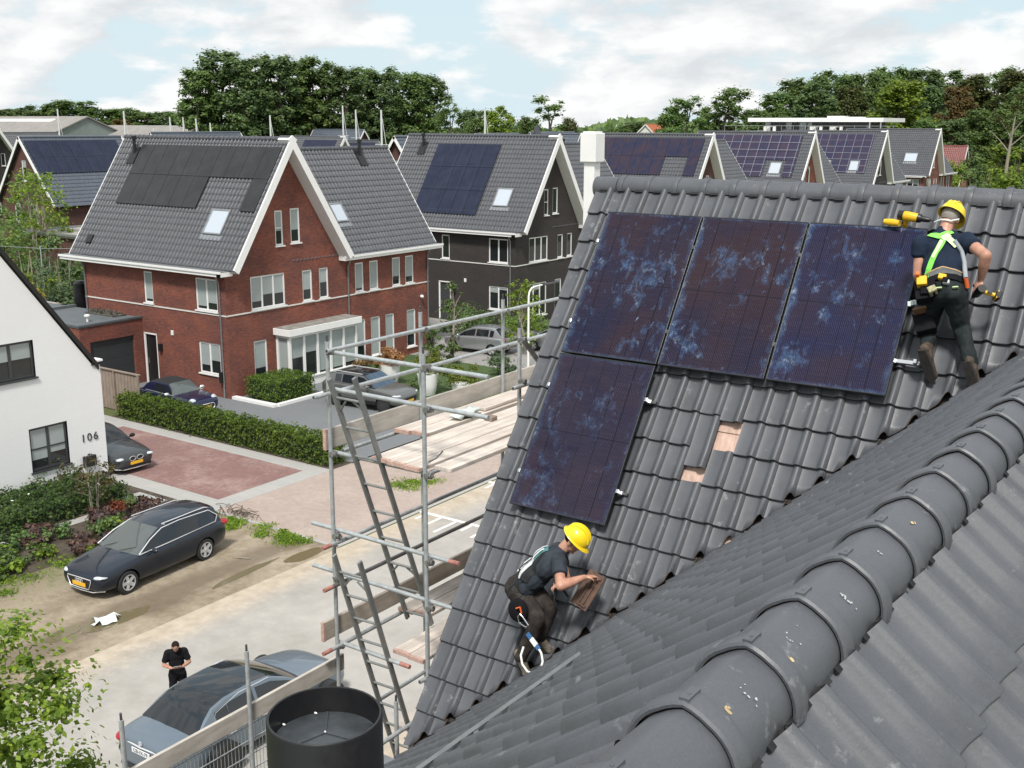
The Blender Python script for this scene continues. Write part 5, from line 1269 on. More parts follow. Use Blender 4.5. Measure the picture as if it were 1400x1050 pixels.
plank('scaffold_plank', 'pale plank at the outer edge of the upper scaffold deck', 'plank', (-8.26, 9.45, pz), (-8.04, 14, pz+.045), M_PLANK)
plank('scaffold_plank', 'second plank from the outer edge of the upper scaffold deck', 'plank', (-8.03, 9.50, pz+.001), (-7.81, 14, pz+.044), M_PLANK)
plank('scaffold_plank', 'plank ending by the ladder top in the middle of the upper scaffold deck', 'plank', (-7.72, 8.46, pz), (-7.49, 14, pz+.045), M_PLANK)
plank('scaffold_plank', 'wide whitish plank running along the middle of the upper scaffold deck', 'plank', (-7.48, 8.44, pz), (-7.25, 14, pz+.046), M_PLANK)
plank('scaffold_plank', 'plank beside the inner standard on the upper scaffold deck', 'plank', (-7.24, 8.42, pz+.001), (-7.03, 14, pz+.044), M_PLANK)
plank('scaffold_plank', 'innermost plank of the upper scaffold deck, nearest the roof verge', 'plank', (-6.97, 8.60, pz), (-6.75, 11.5, pz+.045), M_PLANK, False)
plank('scaffold_plank', 'short loose plank lying askew on top of the upper scaffold deck', 'plank', (-8.0, 10.7, pz+.052), (-7.85, 12.6, pz+.09), M_PLANK, False)
lz = 6.72
plank('scaffold_plank', 'outer plank of the lower scaffold deck behind the leaning ladders', 'plank', (-8.3, 9.5, lz), (-8.08, 13, lz+.045), M_PLANK)
plank('scaffold_plank', 'second plank of the lower scaffold deck behind the leaning ladders', 'plank', (-8.07, 9.55, lz), (-7.85, 13, lz+.045), M_PLANK)
plank('scaffold_plank', 'pale plank of the lower deck whose end rests by the foot of the inner standard', 'plank', (-7.62, 8.62, lz), (-7.40, 13, lz+.045), M_PLANK)
plank('scaffold_plank', 'inner plank of the lower deck running under the roof verge', 'plank', (-7.39, 8.6, lz), (-7.17, 13, lz+.045), M_PLANK)
plank('toe_board', 'pale toe board set on edge along the outside of the upper deck', 'toe board', (XO-.075, 8.44, 9.0), (XO-.035, 14.2, 9.235), M_TOE)
plank('toe_board', 'brownish toe board set on edge along the outside of the lower deck', 'toe board', (XO-.075, 8.3, 6.76), (XO-.035, 14, 6.99), plank_mat('brown_toe_board', (.42, .37, .31)))
plank('toe_board', 'long grey toe board crossing in front of the grey saloon car', 'toe board', (XO-.075, 3.5, 6.29), (XO-.035, 8.62, 6.49), M_TOE, False)
b = MB(); b.box((-7.62, 10.35, pz+.048), (-7.50, 10.47, pz+.10)); tag(b.build('wood_offcut', [M_WOODFENCE], None, None, .01), 'small brown wood offcut lying on the upper scaffold deck', 'offcut')
b = MB(); b.ell((-7.9, 10.35, pz+.10), (.10, .27, .05), None, 14, 8); 
for i, v in enumerate(b.v): b.v[i] = (v[0]+.03*math.sin(v[1]*31), v[1], v[2]+.015*math.sin(v[0]*50+v[1]*23))
M_PLAST = NT('clear_plastic_wrap'); M_PLAST.col((.62, .68, .66, 1)); M_PLAST.setp(Roughness=.2); M_PLAST = M_PLAST.m
tag(b.build('plastic_wrap', [M_PLAST], None, 60), 'crumpled whitish plastic wrap lying on the upper scaffold deck', 'plastic')
# wire mesh guard under the long toe board
mf = thing('mesh_guard', 'grey wire mesh guard hanging below the long toe board', 'mesh guard', (XO-.06, 5.5, 5.3))
b = MB()
for i in range(84): y = 3.7+i*.048; b.box((XO-.064, y, 5.15), (XO-.060, y+.005, 6.27))
b.build('vertical_wires', [M_GALV], mf)
b = MB()
for i in range(7): b.box((XO-.062, 3.6, 5.18+i*.178), (XO-.054, 7.8, 5.19+i*.178))
b.build('horizontal_wires', [M_GALV], mf)
# ladders
def ladder(label, top_l, bot_l, top_r, bot_r, n):
    root = thing('ladder', label, 'ladder', (V(bot_l)+V(bot_r))/2)
    tl, bl, tr2, br = V(top_l), V(bot_l), V(top_r), V(bot_r)
    for (a, b_) in ((tl, bl), (tr2, br)):
        b = MB(); b.beam(a, b_, .028, .06, (0, 1, .2)); b.build('stile', [M_LADDER], root, None, .005)
    for i in range(n):
        f = (i+.7)/n; p = tl+(bl-tl)*f; q = tr2+(br-tr2)*f; q.z = p.z = (p.z+q.z)/2
        b = MB(); b.tube(p, q, .015, n=8); b.build('rung', [M_LADDER], root, 60)
    for (a, c, f) in ((tl, tr2, .12), (tl, tr2, .78)):
        d = bl-tl; p = tl+d*f; q = tr2+(br-tr2)*f
        b = MB(); b.tube(p+(q-p)*.02, p+(q-p)*.35+d*-.035, .012, n=6); b.tube(q+(p-q)*.02, q+(p-q)*.35+d*-.035, .012, n=6); b.build('bracket', [M_LADDER], root, 60)
M_LADDER = mk('dull_ladder_metal', (.24, .25, .245), .5, .4, .2, 10)
d1 = V((0, 1.02, -2.72))
ladder('upper grey ladder leaning from the lower to the upper scaffold deck', (-7.95, 8.10, 9.93), V((-7.95, 8.10, 9.93))+d1*1.15, (-7.6, 8.10, 9.99), V((-7.6, 8.10, 9.99))+d1*1.17, 9)
d2 = V((0, .68, -2.1))
ladder('lower grey ladder leaning up to the lower scaffold deck', (-7.95, 8.08, 7.99), V((-7.95, 8.08, 7.99))+d2*1.6, (-7.6, 8.1, 7.99), V((-7.6, 8.1, 7.99))+d2*1.6, 11)
# wire fence between the yard and the road behind the scaffold
wf = thing('wire_fence', 'low wire fence behind the ladders with weeds at its foot', 'fence', (-9.3, 9, 0))
b = MB()
for i in range(60): b.box((-9.33, 6.5+i*.16, 0), (-9.32, 6.508+i*.16, 1.1))
for i in range(5): b.box((-9.335, 6.4, .1+i*.24), (-9.325, 16, .11+i*.24))
b.build('mesh', [M_GALV], wf)
b = MB()
for i in range(4): b.tube((-9.32, 6.6+i*3, 0), (-9.32, 6.6+i*3, 1.2), .025)
b.build('post', [M_GALV], wf)
# ---------- cars ------------------------------------------------------------
def paint(name, c, metal=.6, rough=.28):
    t = NT(name); t.col(c); t.setp(Metallic=metal, Roughness=rough, Coat_Weight=.65, Coat_Roughness=.02, Specular_IOR_Level=.35); return t.m
M_TYRE = mk('tyre_rubber', (.018, .018, .018), .8, var=.2); M_RIM = mk('alloy_rim', (.55, .56, .58), .3, .35, .08); M_RIMDK = mk('dark_alloy_rim', (.10, .10, .11), .35, .7, .1)
M_CGLASS = NT('tinted_car_glass'); M_CGLASS.col((.012, .016, .02, 1)); M_CGLASS.setp(Roughness=.03, Specular_IOR_Level=.7); M_CGLASS = M_CGLASS.m
M_CGLASSL = NT('pale_car_glass'); M_CGLASSL.col((.085, .10, .10, 1)); M_CGLASSL.setp(Roughness=.04, Specular_IOR_Level=.7); M_CGLASSL = M_CGLASSL.m
M_CHROME = mk('chrome', (.78, .79, .81), .25, .55, .03); M_TRIM = mk('black_trim', (.012, .012, .013), .4)
M_LAMP = NT('headlamp_glass'); M_LAMP.col((.62, .66, .70, 1)); M_LAMP.setp(Roughness=.08, Metallic=.3); M_LAMP = M_LAMP.m
M_TAIL = NT('tail_lamp_glass'); M_TAIL.col((.33, .015, .02, 1)); M_TAIL.setp(Roughness=.1); M_TAIL = M_TAIL.m
M_PLATEY = mk('yellow_number_plate', (.75, .42, .03), .4, var=.05); M_PLATEW = mk('white_number_plate', (.72, .73, .75), .4, var=.04)
def lerp(tab, x):
    for (a, b) in zip(tab[:-1], tab[1:]):
        if x <= b[0]: 
            t = 0 if b[0] == a[0] else max(0, (x-a[0])/(b[0]-a[0])); return [p+(q-p)*t for p, q in zip(a[1:], b[1:])]
    return list(tab[-1][1:])
def car(name, label, loc, rz, body, stations, P, paint_m, roof_m=None, rim_m=None, group=None, glass=None):
    """body: (x, half width, z bottom, z shoulder, z top); stations: (x, roof rise, side flag) from the cowl to the tail; +x is forward"""
    root = thing(name, label, 'car', loc, rz, group); roof_m = roof_m or paint_m; rim_m = rim_m or M_RIM; glass = glass or M_CGLASS
    mb = MB(); rings = []
    for (x, w_, zb, zs, zt) in body:
        h = [(0, zb), (.78*w_, zb), (.93*w_, zb+.045), (.985*w_, zb+.16), (w_, zb+.52*(zs-zb)), (.992*w_, zs-.15), (.97*w_, zs-.05), (.90*w_, zs+.004), (.55*w_, zs+(zt-zs)*.85), (0, zt)]
        ring = [(x, y, z) for y, z in h]+[(x, -y, z) for y, z in h[-2:0:-1]]
        rings.append(ring)
    n = len(rings[0]); vs = [p for r in rings for p in r]; fs = []
    for k in range(len(rings)-1):
        for j in range(n): a = k*n+j; b = k*n+(j+1) % n; fs.append((a, a+n, b+n, b))
    fs.append(tuple(range(n))); e = (len(rings)-1)*n; fs.append(tuple(e+n-1-j for j in range(n)))
    mb.raw(vs, fs)
    o = mb.build('body', [paint_m, M_TRIM], root, 180, local=True)
    bm = bmesh.new(); bm.from_mesh(o.data); bmesh.ops.recalc_face_normals(bm, faces=bm.faces); bm.to_mesh(o.data); bm.free()
    sb = o.modifiers.new('s', 'SUBSURF'); sb.levels = 2; sb.render_levels = 2
    cut = MB(); xf, xr, wr = P['xf'], P['xr'], P['wr']; W2 = max(b[1] for b in body)
    for x in (xf, xr):
        for sg in (1, -1): cut.path([(x, sg*(W2-.26), wr), (x, sg*(W2+.2), wr)], [wr+.055]*2, 28, 0)
    co_ = cut.build('cutter', [M_TRIM]); 
    bm = bmesh.new(); bm.from_mesh(co_.data); bmesh.ops.recalc_face_normals(bm, faces=bm.faces); bm.to_mesh(co_.data); bm.free()
    co_.location = loc; co_.rotation_euler = (0, 0, rz)
    bo = o.modifiers.new('b', 'BOOLEAN'); bo.operation = 'DIFFERENCE'; bo.object = co_; bo.solver = 'EXACT'; bo.material_mode = 'TRANSFER'
    bpy.context.view_layer.update(); bake(o); bpy.data.objects.remove(co_)
    for p in o.data.polygons: p.use_smooth = True
    o.data.set_sharp_from_angle(angle=rad(38))
    # greenhouse
    Hm = max(s[1] for s in stations); LV = [0, .10, .84, 1.0]; tum = P.get('tum', .40)
    def section(x, rise):
        w_, zb, zs, zt = lerp(body, x); wb_ = w_*.905; z0 = zs-.012
        wb_ *= P.get('cab', 1.0); h = rise; pts = []
        for t in LV: pts.append((wb_-tum*h*t*(.75+.25*t), z0+h*t))
        wt, zr = pts[-1]; c = P.get('crown', .05)*(.35+.65*h/Hm)
        pts += [(wt-.06*min(1, h/.2), zr+c*.45), (wt*.55, zr+c*.88), (0, zr+c)]
        return pts
    gp, gs, gw, gr_, gsr = MB(), MB(), MB(), MB(), MB()
    secs = []
    bow = P.get('bow', .10)
    for (x, rise, fl) in stations:
        s = section(x, rise); Wb = s[0][0]; secs.append([(x+(-bow*(y/Wb)**2 if fl[1] in 'wh' else (bow*.8*(y/Wb)**2 if fl[1] in 'rk' else 0)), y, z) for y, z in s])
    for k in range(len(secs)-1):
        A, B = secs[k], secs[k+1]; fl = stations[k][2]
        for j in range(len(A)-1):
            q = [A[j], A[j+1], B[j+1], B[j]]; m_ = [(x, -y, z) for x, y, z in q][::-1]
            if j == 1 and fl[0] == 'g': dst = gs
            elif j >= 4 and fl[1] == 'w': dst = gw
            elif j >= 4 and fl[1] == 'r': dst = gr_
            elif j >= 4 and fl[1] == 's': dst = gsr
            elif j >= 3: dst = gp; 
            else: dst = gp
            mi = 1 if j >= 3 else 0
            for f in (q[::-1], m_[::-1]): dst.face(f, mi)
    def fin(b, nm, mats, ang=35):
        if not b.f: return
        o2 = b.build(nm, mats, root, None, local=True); bm = bmesh.new(); bm.from_mesh(o2.data); bmesh.ops.remove_doubles(bm, verts=bm.verts, dist=.0008); bmesh.ops.recalc_face_normals(bm, faces=bm.faces)
        zc_ = sum(f.calc_center_median().z for f in bm.faces)/len(bm.faces)
        bm.to_mesh(o2.data); bm.free()
        for p in o2.data.polygons: p.use_smooth = True
        o2.data.set_sharp_from_angle(angle=rad(ang)); return o2
    fin(gp, 'cabin_frame', [paint_m, roof_m], 30); fin(gs, 'side_windows', [glass, glass]); fin(gw, 'windscreen', [P.get('ws', glass)]*2); fin(gr_, 'rear_window', [glass]*2); fin(gsr, 'glass_roof', [M_CGLASS]*2)
    # wheels
    for x in (xf, xr):
        for sg in (1, -1):
            M = Matrix.Translation((x, sg*(W2-.115), wr)) @ Matrix.Rotation(rad(-90*sg), 4, 'X')
            b = MB(); b.lathe([(wr*.66, -.09), (wr*.95, -.10), (wr, -.07), (wr, .06), (wr*.955, .092), (wr*.70, .10), (wr*.67, .08)], M, 28); wo2 = b.build('wheel', [M_TYRE], root, 50, local=True)
            b = MB(); b.lathe([(wr*.69, .06), (wr*.69, .098), (wr*.62, .10), (wr*.60, .05)], M, 28)
            ns = P.get('spokes', 5)
            for i in range(ns):
                a = 6.283*i/ns; d = V((math.cos(a), math.sin(a), 0)); t_ = V((-math.sin(a), math.cos(a), 0)); w0, w1 = wr*.12*5/ns+.012, wr*.10*5/ns+.012
                vs = [V((0,0,0))+d*.03-t_*w0+V((0,0,.085)), d*.03+t_*w0+V((0,0,.085)), d*wr*.64+t_*w1+V((0,0,.095)), d*wr*.64-t_*w1+V((0,0,.095))]
                lo = [v-V((0,0,.03)) for v in vs]; b.raw([M@v for v in vs+lo], [(0,1,2,3), (7,6,5,4), (0,4,5,1), (1,5,6,2), (2,6,7,3), (3,7,4,0)])
            b.lathe([(.05, .05), (.05, .1), (.03, .104)], M, 12)
            r_ = b.build('rim', [rim_m], wo2, 40, local=True)
            b = MB(); b.lathe([(wr*.62, .03), (wr*.62, .035)], M, 20); b.build('brake_disc', [M_STEELDK], wo2, local=True)
    for sg in (1, -1):
        x, y, z = P['mir']; b = MB(); b.ell((x, sg*(y+.13), z), (.075, .12, .075), None, 12, 8); b.beam((x, sg*(y-.02), z-.05), (x, sg*(y+.08), z-.02), .05, .03, (0,0,1)); b.build('mirror', [P.get('mirm', paint_m)], root, 60, local=True)
        for hx in P.get('handles', ()):
            w_, zb, zs, zt = lerp(body, hx); b = MB(); b.box((hx-.1, sg*(w_*.985)-.02, zs-.20), (hx+.1, sg*(w_*.985)+.018, zs-.165)); b.build('door_handle', [P.get('hm', paint_m)], root, None, .008, True)
        sm = MB()
        for hx in P.get('seams', ()):
            w_, zb, zs, zt = lerp(body, hx)
            ys = [(1.0*w_+.0015, zb+.52*(zs-zb)), (.992*w_+.0015, zs-.15), (.97*w_+.001, zs-.05)]
            pz_ = [(.985*w_+.002, zb+.2)]+ys
            for (y0, z0), (y1, z1) in zip(pz_[:-1], pz_[1:]): sm.face([(hx-.005, sg*y0*.997, z0), (hx+.005, sg*y0*.997, z0), (hx+.005, sg*y1*.997, z1), (hx-.005, sg*y1*.997, z1)][::sg])
        if sm.f: sm.build('door_seam', [M_TRIM], root, local=True)
    return root
def add(root, nm, mat, fn, smooth=None, bevel=0.):
    b = MB(); fn(b); return b.build(nm, [mat], root, smooth, bevel, True)
def lens(root, nm, mat, x, y, z, r, rz):
    for sg in (1, -1):
        b = MB(); b.ell((x, sg*y, z), r, Matrix.Rotation(rad(rz)*sg, 3, 'Z'), 16, 10); b.build(nm, [mat], root, 60, local=True)
def plate(root, x, y, z, mat, dirx, text=None):
    """number plate facing +-x"""
    s = dirx; p = add(root, 'number_plate', mat, lambda b: b.box((x-.008, y-.26, z-.055), (x+.008, y+.26, z+.055)), None, .004)
    if text:
        c = bpy.data.curves.new('t', 'FONT'); c.body = text; c.size = .105; c.extrude = .002; c.align_x = 'CENTER'; c.align_y = 'CENTER'
        t = bpy.data.objects.new('t', c); COL.objects.link(t); t.matrix_world = Matrix.Translation((x+s*.010, y, z)) @ Matrix.Rotation(rad(90)*s, 4, 'Z') @ Matrix.Rotation(rad(90), 4, 'X')
        bpy.context.view_layer.update(); dg = bpy.context.evaluated_depsgraph_get(); me = bpy.data.meshes.new_from_object(t.evaluated_get(dg)); me.transform(t.matrix_world); bpy.data.objects.remove(t)
        me.materials.clear(); me.materials.append(M_TRIM); o = bpy.data.objects.new('plate_characters', me); COL.objects.link(o); o.parent = p
    return p
# dark grey estate (front towards -Y)
L = 4.73; f = L/2
body = [(-f, .62, .42, .80, .83), (-f+.04, .76, .34, .90, .94), (-f+.25, .86, .27, .98, 1.0), (-f+.7, .905, .22, 1.0, 1.01), (-f+1.6, .92, .20, .985, 1.0), (0, .92, .19, .96, .98), (.7, .92, .19, .94, .97), (1.05, .92, .20, .925, .965), (1.5, .905, .22, .86, .92), (f-.35, .87, .24, .79, .84), (f-.12, .80, .26, .72, .765), (f-.03, .70, .30, .66, .69), (f, .56, .36, .58, .60)]
st = [(1.12, .02, 'gw'), (.62, .28, 'gw'), (.16, .455, 'gh'), (-.28, .495, 'ph'), (-.36, .50, 'gp'), (-1.22, .49, 'pp'), (-1.30, .488, 'gp'), (-1.78, .455, 'pr'), (-2.02, .42, 'pr'), (-2.24, .05, 'pk')]
A4 = car('estate_car', 'dark blue grey estate car parked on the sandy verge', (-25.62, 18.55, 0), rad(-86), body, st, dict(xf=1.48, xr=-1.34, wr=.325, mir=(.62, .89, .98), handles=(-.12, -1.0), seams=(.85, -.32, -1.2), ws=M_CGLASSL), paint('dark_blue_grey_paint', (.008, .014, .026, 1), .2))
for sg in (1, -1):
    add(A4, 'roof_rail', M_CHROME, lambda b: b.path([(-.1, sg*.62, 1.46), (-.0, sg*.62, 1.50), (-1.6, sg*.60, 1.50), (-1.75, sg*.60, 1.455)], .016, 8), 60)
    add(A4, 'window_trim', M_CHROME, lambda b: b.path([(1.02, sg*.838, .955), (0, sg*.842, .975), (-1.85, sg*.80, 1.02), (-1.98, sg*.74, 1.18), (-1.72, sg*.655, 1.39), (-.6, sg*.645, 1.43), (.05, sg*.66, 1.40), (.55, sg*.745, 1.23), (1.04, sg*.842, .965)], .017, 6), 60)
    add(A4, 'air_intake', M_TRIM, lambda b: b.obox((f-.24, sg*.79, .36), (.20, -sg*.24, 0), (.01, 0, .13), (-.1, 0, 0)), None, .01)
lens(A4, 'headlight', M_LAMP, f-.20, .655, .665, (.21, .135, .058), -38)
lens(A4, 'tail_light', M_TAIL, -f+.12, .70, .89, (.16, .16, .075), 35)
add(A4, 'grille', M_TRIM, lambda b: b.raw([(f-.09, -.50, .69), (f-.09, .50, .69), (f+.012, .46, .60), (f+.012, .36, .33), (f+.012, -.36, .33), (f+.012, -.46, .60), (f-.09, .4, .31), (f-.09, -.4, .31)], [(0, 5, 2, 1), (5, 4, 3, 2), (4, 7, 6, 3), (1, 2, 3, 6), (0, 7, 4, 5)]))
add(A4, 'grille_frame', M_CHROME, lambda b: b.path([(f+.01, 0, .615), (f+.01, .46, .61), (f+.012, .47, .56), (f+.012, .37, .33), (f+.012, 0, .32), (f+.012, -.37, .33), (f+.012, -.47, .56), (f+.01, -.46, .61), (f+.01, 0, .615)], .014, 6), 60)
def rings(b):
    for i in range(4):
        y = -.105+i*.07; b.path([(f+.022, y+.045*math.cos(a*.5236), .53+.045*math.sin(a*.5236)) for a in range(13)], .008, 6)
add(A4, 'ring_emblem', M_CHROME, rings, 60); plate(A4, f+.024, 0, .43, M_PLATEY, 1)
add(A4, 'bumper_strip', M_CHROME, lambda b: b.path([(f-.22, -.74, .27), (f-.04, -.45, .245), (f-.02, 0, .24), (f-.04, .45, .245), (f-.22, .74, .27)], .014, 6), 60)
add(A4, 'wiper', M_TRIM, lambda b: (b.path([(1.10, -.5, .99), (.82, -.1, 1.10)], .01, 5), b.path([(1.12, .15, .99), (.86, .52, 1.07)], .01, 5)))
# blue grey saloon (front towards +Y)
L = 4.98; f = L/2
body = [(-f, .60, .40, .82, .84), (-f+.04, .78, .32, .92, .96), (-f+.22, .87, .27, .97, 1.02), (-f+.8, .92, .22, .97, 1.035), (-f+1.7, .925, .2, .96, 1.0), (0, .925, .19, .95, .98), (.8, .925, .19, .935, .97), (1.1, .92, .2, .92, .965), (1.6, .91, .22, .86, .925), (f-.35, .87, .24, .78, .85), (f-.12, .80, .27, .71, .77), (f-.03, .70, .31, .65, .69), (f, .56, .37, .58, .60)]
st = [(1.22, .02, 'gw'), (.7, .25, 'gw'), (.22, .41, 'gs'), (-.2, .445, 'ps'), (-.28, .45, 'gs'), (-.95, .43, 'ps'), (-1.02, .425, 'gr'), (-1.35, .36, 'pr'), (-1.58, .22, 'pr'), (-1.88, .03, 'pk')]
MB_ = car('saloon_car', 'metallic blue grey saloon car with a dark glass roof beside the standing man', (-16.75, 14.08, 0), rad(91), body, st, dict(xf=1.62, xr=-1.32, wr=.34, mir=(.68, .90, .97), handles=(-.1, -1.0), seams=(.95, -.24, -1.15), spokes=10, hm=M_CHROME), paint('blue_grey_metallic', (.15, .19, .23, 1), .35, .3), rim_m=M_RIM)
for sg in (1, -1):
    add(MB_, 'window_trim', M_CHROME, lambda b: b.path([(1.05, sg*.84, .935), (0, sg*.845, .955), (-1.45, sg*.82, .985), (-1.25, sg*.72, 1.24), (-.6, sg*.665, 1.375), (.2, sg*.675, 1.36)], .009, 6), 60)
lens(MB_, 'headlight', M_LAMP, f-.2, .66, .66, (.2, .14, .06), -38)
lens(MB_, 'tail_light', M_TAIL, -f+.14, .70, .83, (.17, .15, .085), 38)
add(MB_, 'boot_strip', M_CHROME, lambda b: b.path([(-f+.03, -.42, .845), (-f-.015, 0, .865), (-f+.03, .42, .845)], .017, 8), 60)
def star(b):
    b.path([(-f-.012, .045*math.cos(a*.5236), .945+.045*math.sin(a*.5236)) for a in range(13)], .006, 6)
    for a in (90, 210, 330): b.path([(-f-.012, 0, .945), (-f-.012, .045*math.cos(rad(a)), .945+.045*math.sin(rad(a)))], .007, 5)
add(MB_, 'star_emblem', M_CHROME, star, 60); plate(MB_, -f-.012, 0, .755, M_PLATEW, -1, 'CEI-IX-79')
add(MB_, 'rear_bumper', M_TRIM, lambda b: b.path([(-f+.25, -.84, .36), (-f+.03, -.6, .35), (-f, 0, .34), (-f+.03, .6, .35), (-f+.25, .84, .36)], .06, 8), 60)
# small dark blue convertible (front towards +X)
L = 3.86; f = L/2
body = [(-f, .62, .40, .80, .83), (-f+.05, .76, .33, .88, .90), (-f+.3, .84, .26, .93, .94), (-.8, .86, .2, .93, .94), (0, .865, .19, .915, .93), (.55, .865, .2, .905, .935), (.95, .86, .21, .875, .93), (1.4, .84, .23, .82, .89), (f-.2, .80, .26, .76, .82), (f-.06, .72, .29, .68, .73), (f, .58, .36, .58, .60)]
st = [(.72, .02, 'gw'), (.48, .24, 'gw'), (.22, .41, 'ph'), (.10, .43, 'gp'), (-.62, .44, 'pp'), (-.70, .44, 'pp'), (-1.0, .40, 'pp'), (-1.3, .28, 'pr'), (-1.55, .04, 'pk')]
M_SOFT = mk('black_soft_top', (.014, .014, .016), .9)
MI = car('small_convertible', 'small dark blue car with a black soft top beside the wooden fence', (-39.75, 30.92, 0), rad(0), body, st, dict(xf=1.28, xr=-1.2, wr=.30, mir=(.5, .84, .98), handles=(-.3,), seams=(.75, -.55), mirm=M_CHROME, ws=M_CGLASSL), paint('dark_blue_paint', (.012, .016, .055, 1), .3), M_SOFT)
for sg in (1, -1):
    M = Matrix.Translation((f-.21, sg*.59, .70)) @ Matrix.Rotation(rad(16*sg), 4, 'Z') @ Matrix.Rotation(rad(66), 4, 'Y')
    add(MI, 'headlight', M_LAMP, lambda b: b.lathe([(.15, -.05), (.15, .035), (.11, .06), (.04, .07)], M, 20), 40)
    add(MI, 'headlight_ring', M_CHROME, lambda b: b.lathe([(.150, .0), (.175, .01), (.175, .035), (.150, .045)], M, 20), 40)
add(MI, 'grille', M_TRIM, lambda b: b.box((f-.12, -.40, .30), (f+.008, .40, .54)), None, .05)
add(MI, 'grille_frame', M_CHROME, lambda b: b.path([(f+.006, 0, .565), (f-.01, .38, .56), (f-.01, .46, .50), (f-.01, .44, .36), (f-.01, .3, .29), (f, 0, .285), (f-.01, -.3, .29), (f-.01, -.44, .36), (f-.01, -.46, .50), (f-.01, -.38, .56), (f+.006, 0, .565)], .02, 6), 60)
plate(MI, f+.02, 0, .43, M_PLATEY, 1)
add(MI, 'belt_trim', M_CHROME, lambda b: (b.path([(.75, .80, .925), (0, .80, .93), (-1.2, .77, .95)], .014, 6), b.path([(.75, -.80, .925), (0, -.80, .93), (-1.2, -.77, .95)], .014, 6)), 60)
# grey saloon half hidden by the white house
L = 4.5; f = L/2
body = [(-f, .62, .40, .82, .84), (-f+.1, .80, .32, .92, .95), (-.8, .89, .2, .93, .96), (0, .89, .19, .91, .94), (.7, .89, .2, .895, .945), (1.1, .885, .21, .86, .93), (1.6, .87, .23, .79, .87), (f-.25, .83, .25, .72, .80), (f-.07, .74, .28, .64, .70), (f, .60, .34, .56, .585)]
st = [(.85, .02, 'gw'), (.5, .24, 'gw'), (.02, .42, 'ph'), (-.2, .44, 'gp'), (-.8, .44, 'pp'), (-.88, .43, 'gr'), (-1.6, .05, 'pk')]
BM = car('grey_saloon', 'grey saloon car with a twin oval grille nosing out behind the white house', (-35.75, 24.12, 0), rad(-2), body, st, dict(xf=1.42, xr=-1.3, wr=.31, mir=(.6, .86, .95), handles=(-.3,), seams=(.75, -.5), mirm=M_TRIM), paint('grey_paint', (.055, .062, .066, 1), .45))
for sg in (1, -1):
    add(BM, 'grille', M_TRIM, lambda b: b.ell((f-.03, sg*.155, .60), (.05, .125, .075), None, 14, 8), 60)
    add(BM, 'grille_ring', M_CHROME, lambda b: b.path([(f+.005, sg*.155+.13*math.cos(a*.4488), .60+.08*math.sin(a*.4488)) for a in range(15)], .012, 6), 60)
lens(BM, 'headlight', M_LAMP, f-.14, .58, .615, (.13, .20, .058), -25)
add(BM, 'air_intake', M_TRIM, lambda b: b.box((f-.15, -.62, .25), (f-.005, .62, .37)), None, .02); plate(BM, f+.012, 0, .43, M_PLATEY, 1)
add(BM, 'front_lip', M_CHROME, lambda b: b.path([(f-.25, -.78, .26), (f-.06, -.5, .225), (f-.03, 0, .22), (f-.06, .5, .225), (f-.25, .78, .26)], .02, 6), 60)
# grey crossover on the grey driveway
L = 4.45; f = L/2
body = [(-f, .64, .5, .95, .98), (-f+.06, .78, .42, 1.05, 1.07), (-f+.3, .88, .34, 1.10, 1.12), (-.9, .92, .30, 1.10, 1.12), (0, .92, .29, 1.07, 1.09), (.6, .92, .29, 1.05, 1.08), (.95, .915, .30, 1.03, 1.075), (1.4, .90, .32, .98, 1.045), (f-.3, .87, .34, .92, .98), (f-.08, .80, .36, .83, .88), (f, .64, .44, .70, .73)]
st = [(1.0, .02, 'gw'), (.62, .26, 'gw'), (.22, .44, 'gs'), (-.12, .48, 'ps'), (-.2, .485, 'gs'), (-.95, .47, 'ps'), (-1.02, .465, 'gp'), (-1.45, .43, 'pr'), (-1.8, .32, 'pr'), (-2.08, .05, 'pk')]
M_CGB = NT('blue_tinted_glass'); M_CGB.col((.03, .06, .10, 1)); M_CGB.setp(Roughness=.05, Specular_IOR_Level=.7); M_CGB = M_CGB.m
SV = car('grey_crossover', 'grey crossover car with black sills parked on the driveway by the bay window', (-33.4, 36.62, 0), rad(5), body, st, dict(xf=1.36, xr=-1.3, wr=.345, mir=(.62, .9, 1.12), handles=(-.15, -.9), seams=(.8, -.16, -.98), spokes=10, ws=M_CGB), paint('warm_grey_paint', (.17, .175, .17, 1), .6), M_TRIM, M_RIMDK)
for sg in (1, -1):
    add(SV, 'sill', M_TRIM, lambda b: b.box((-.95, sg*.90-.03, .30), (1.0, sg*.90+.03, .47)), None, .02)
    add(SV, 'roof_rail', M_CHROME, lambda b: b.path([(.1, sg*.63, 1.57), (-1.4, sg*.62, 1.59)], .02, 8), 60)
lens(SV, 'headlight', M_LAMP, f-.24, .70, .80, (.22, .13, .06), -38)
add(SV, 'grille', M_TRIM, lambda b: b.box((f-.1, -.5, .42), (f+.01, .5, .68)), None, .03); plate(SV, f+.02, 0, .5, M_PLATEY, 1)
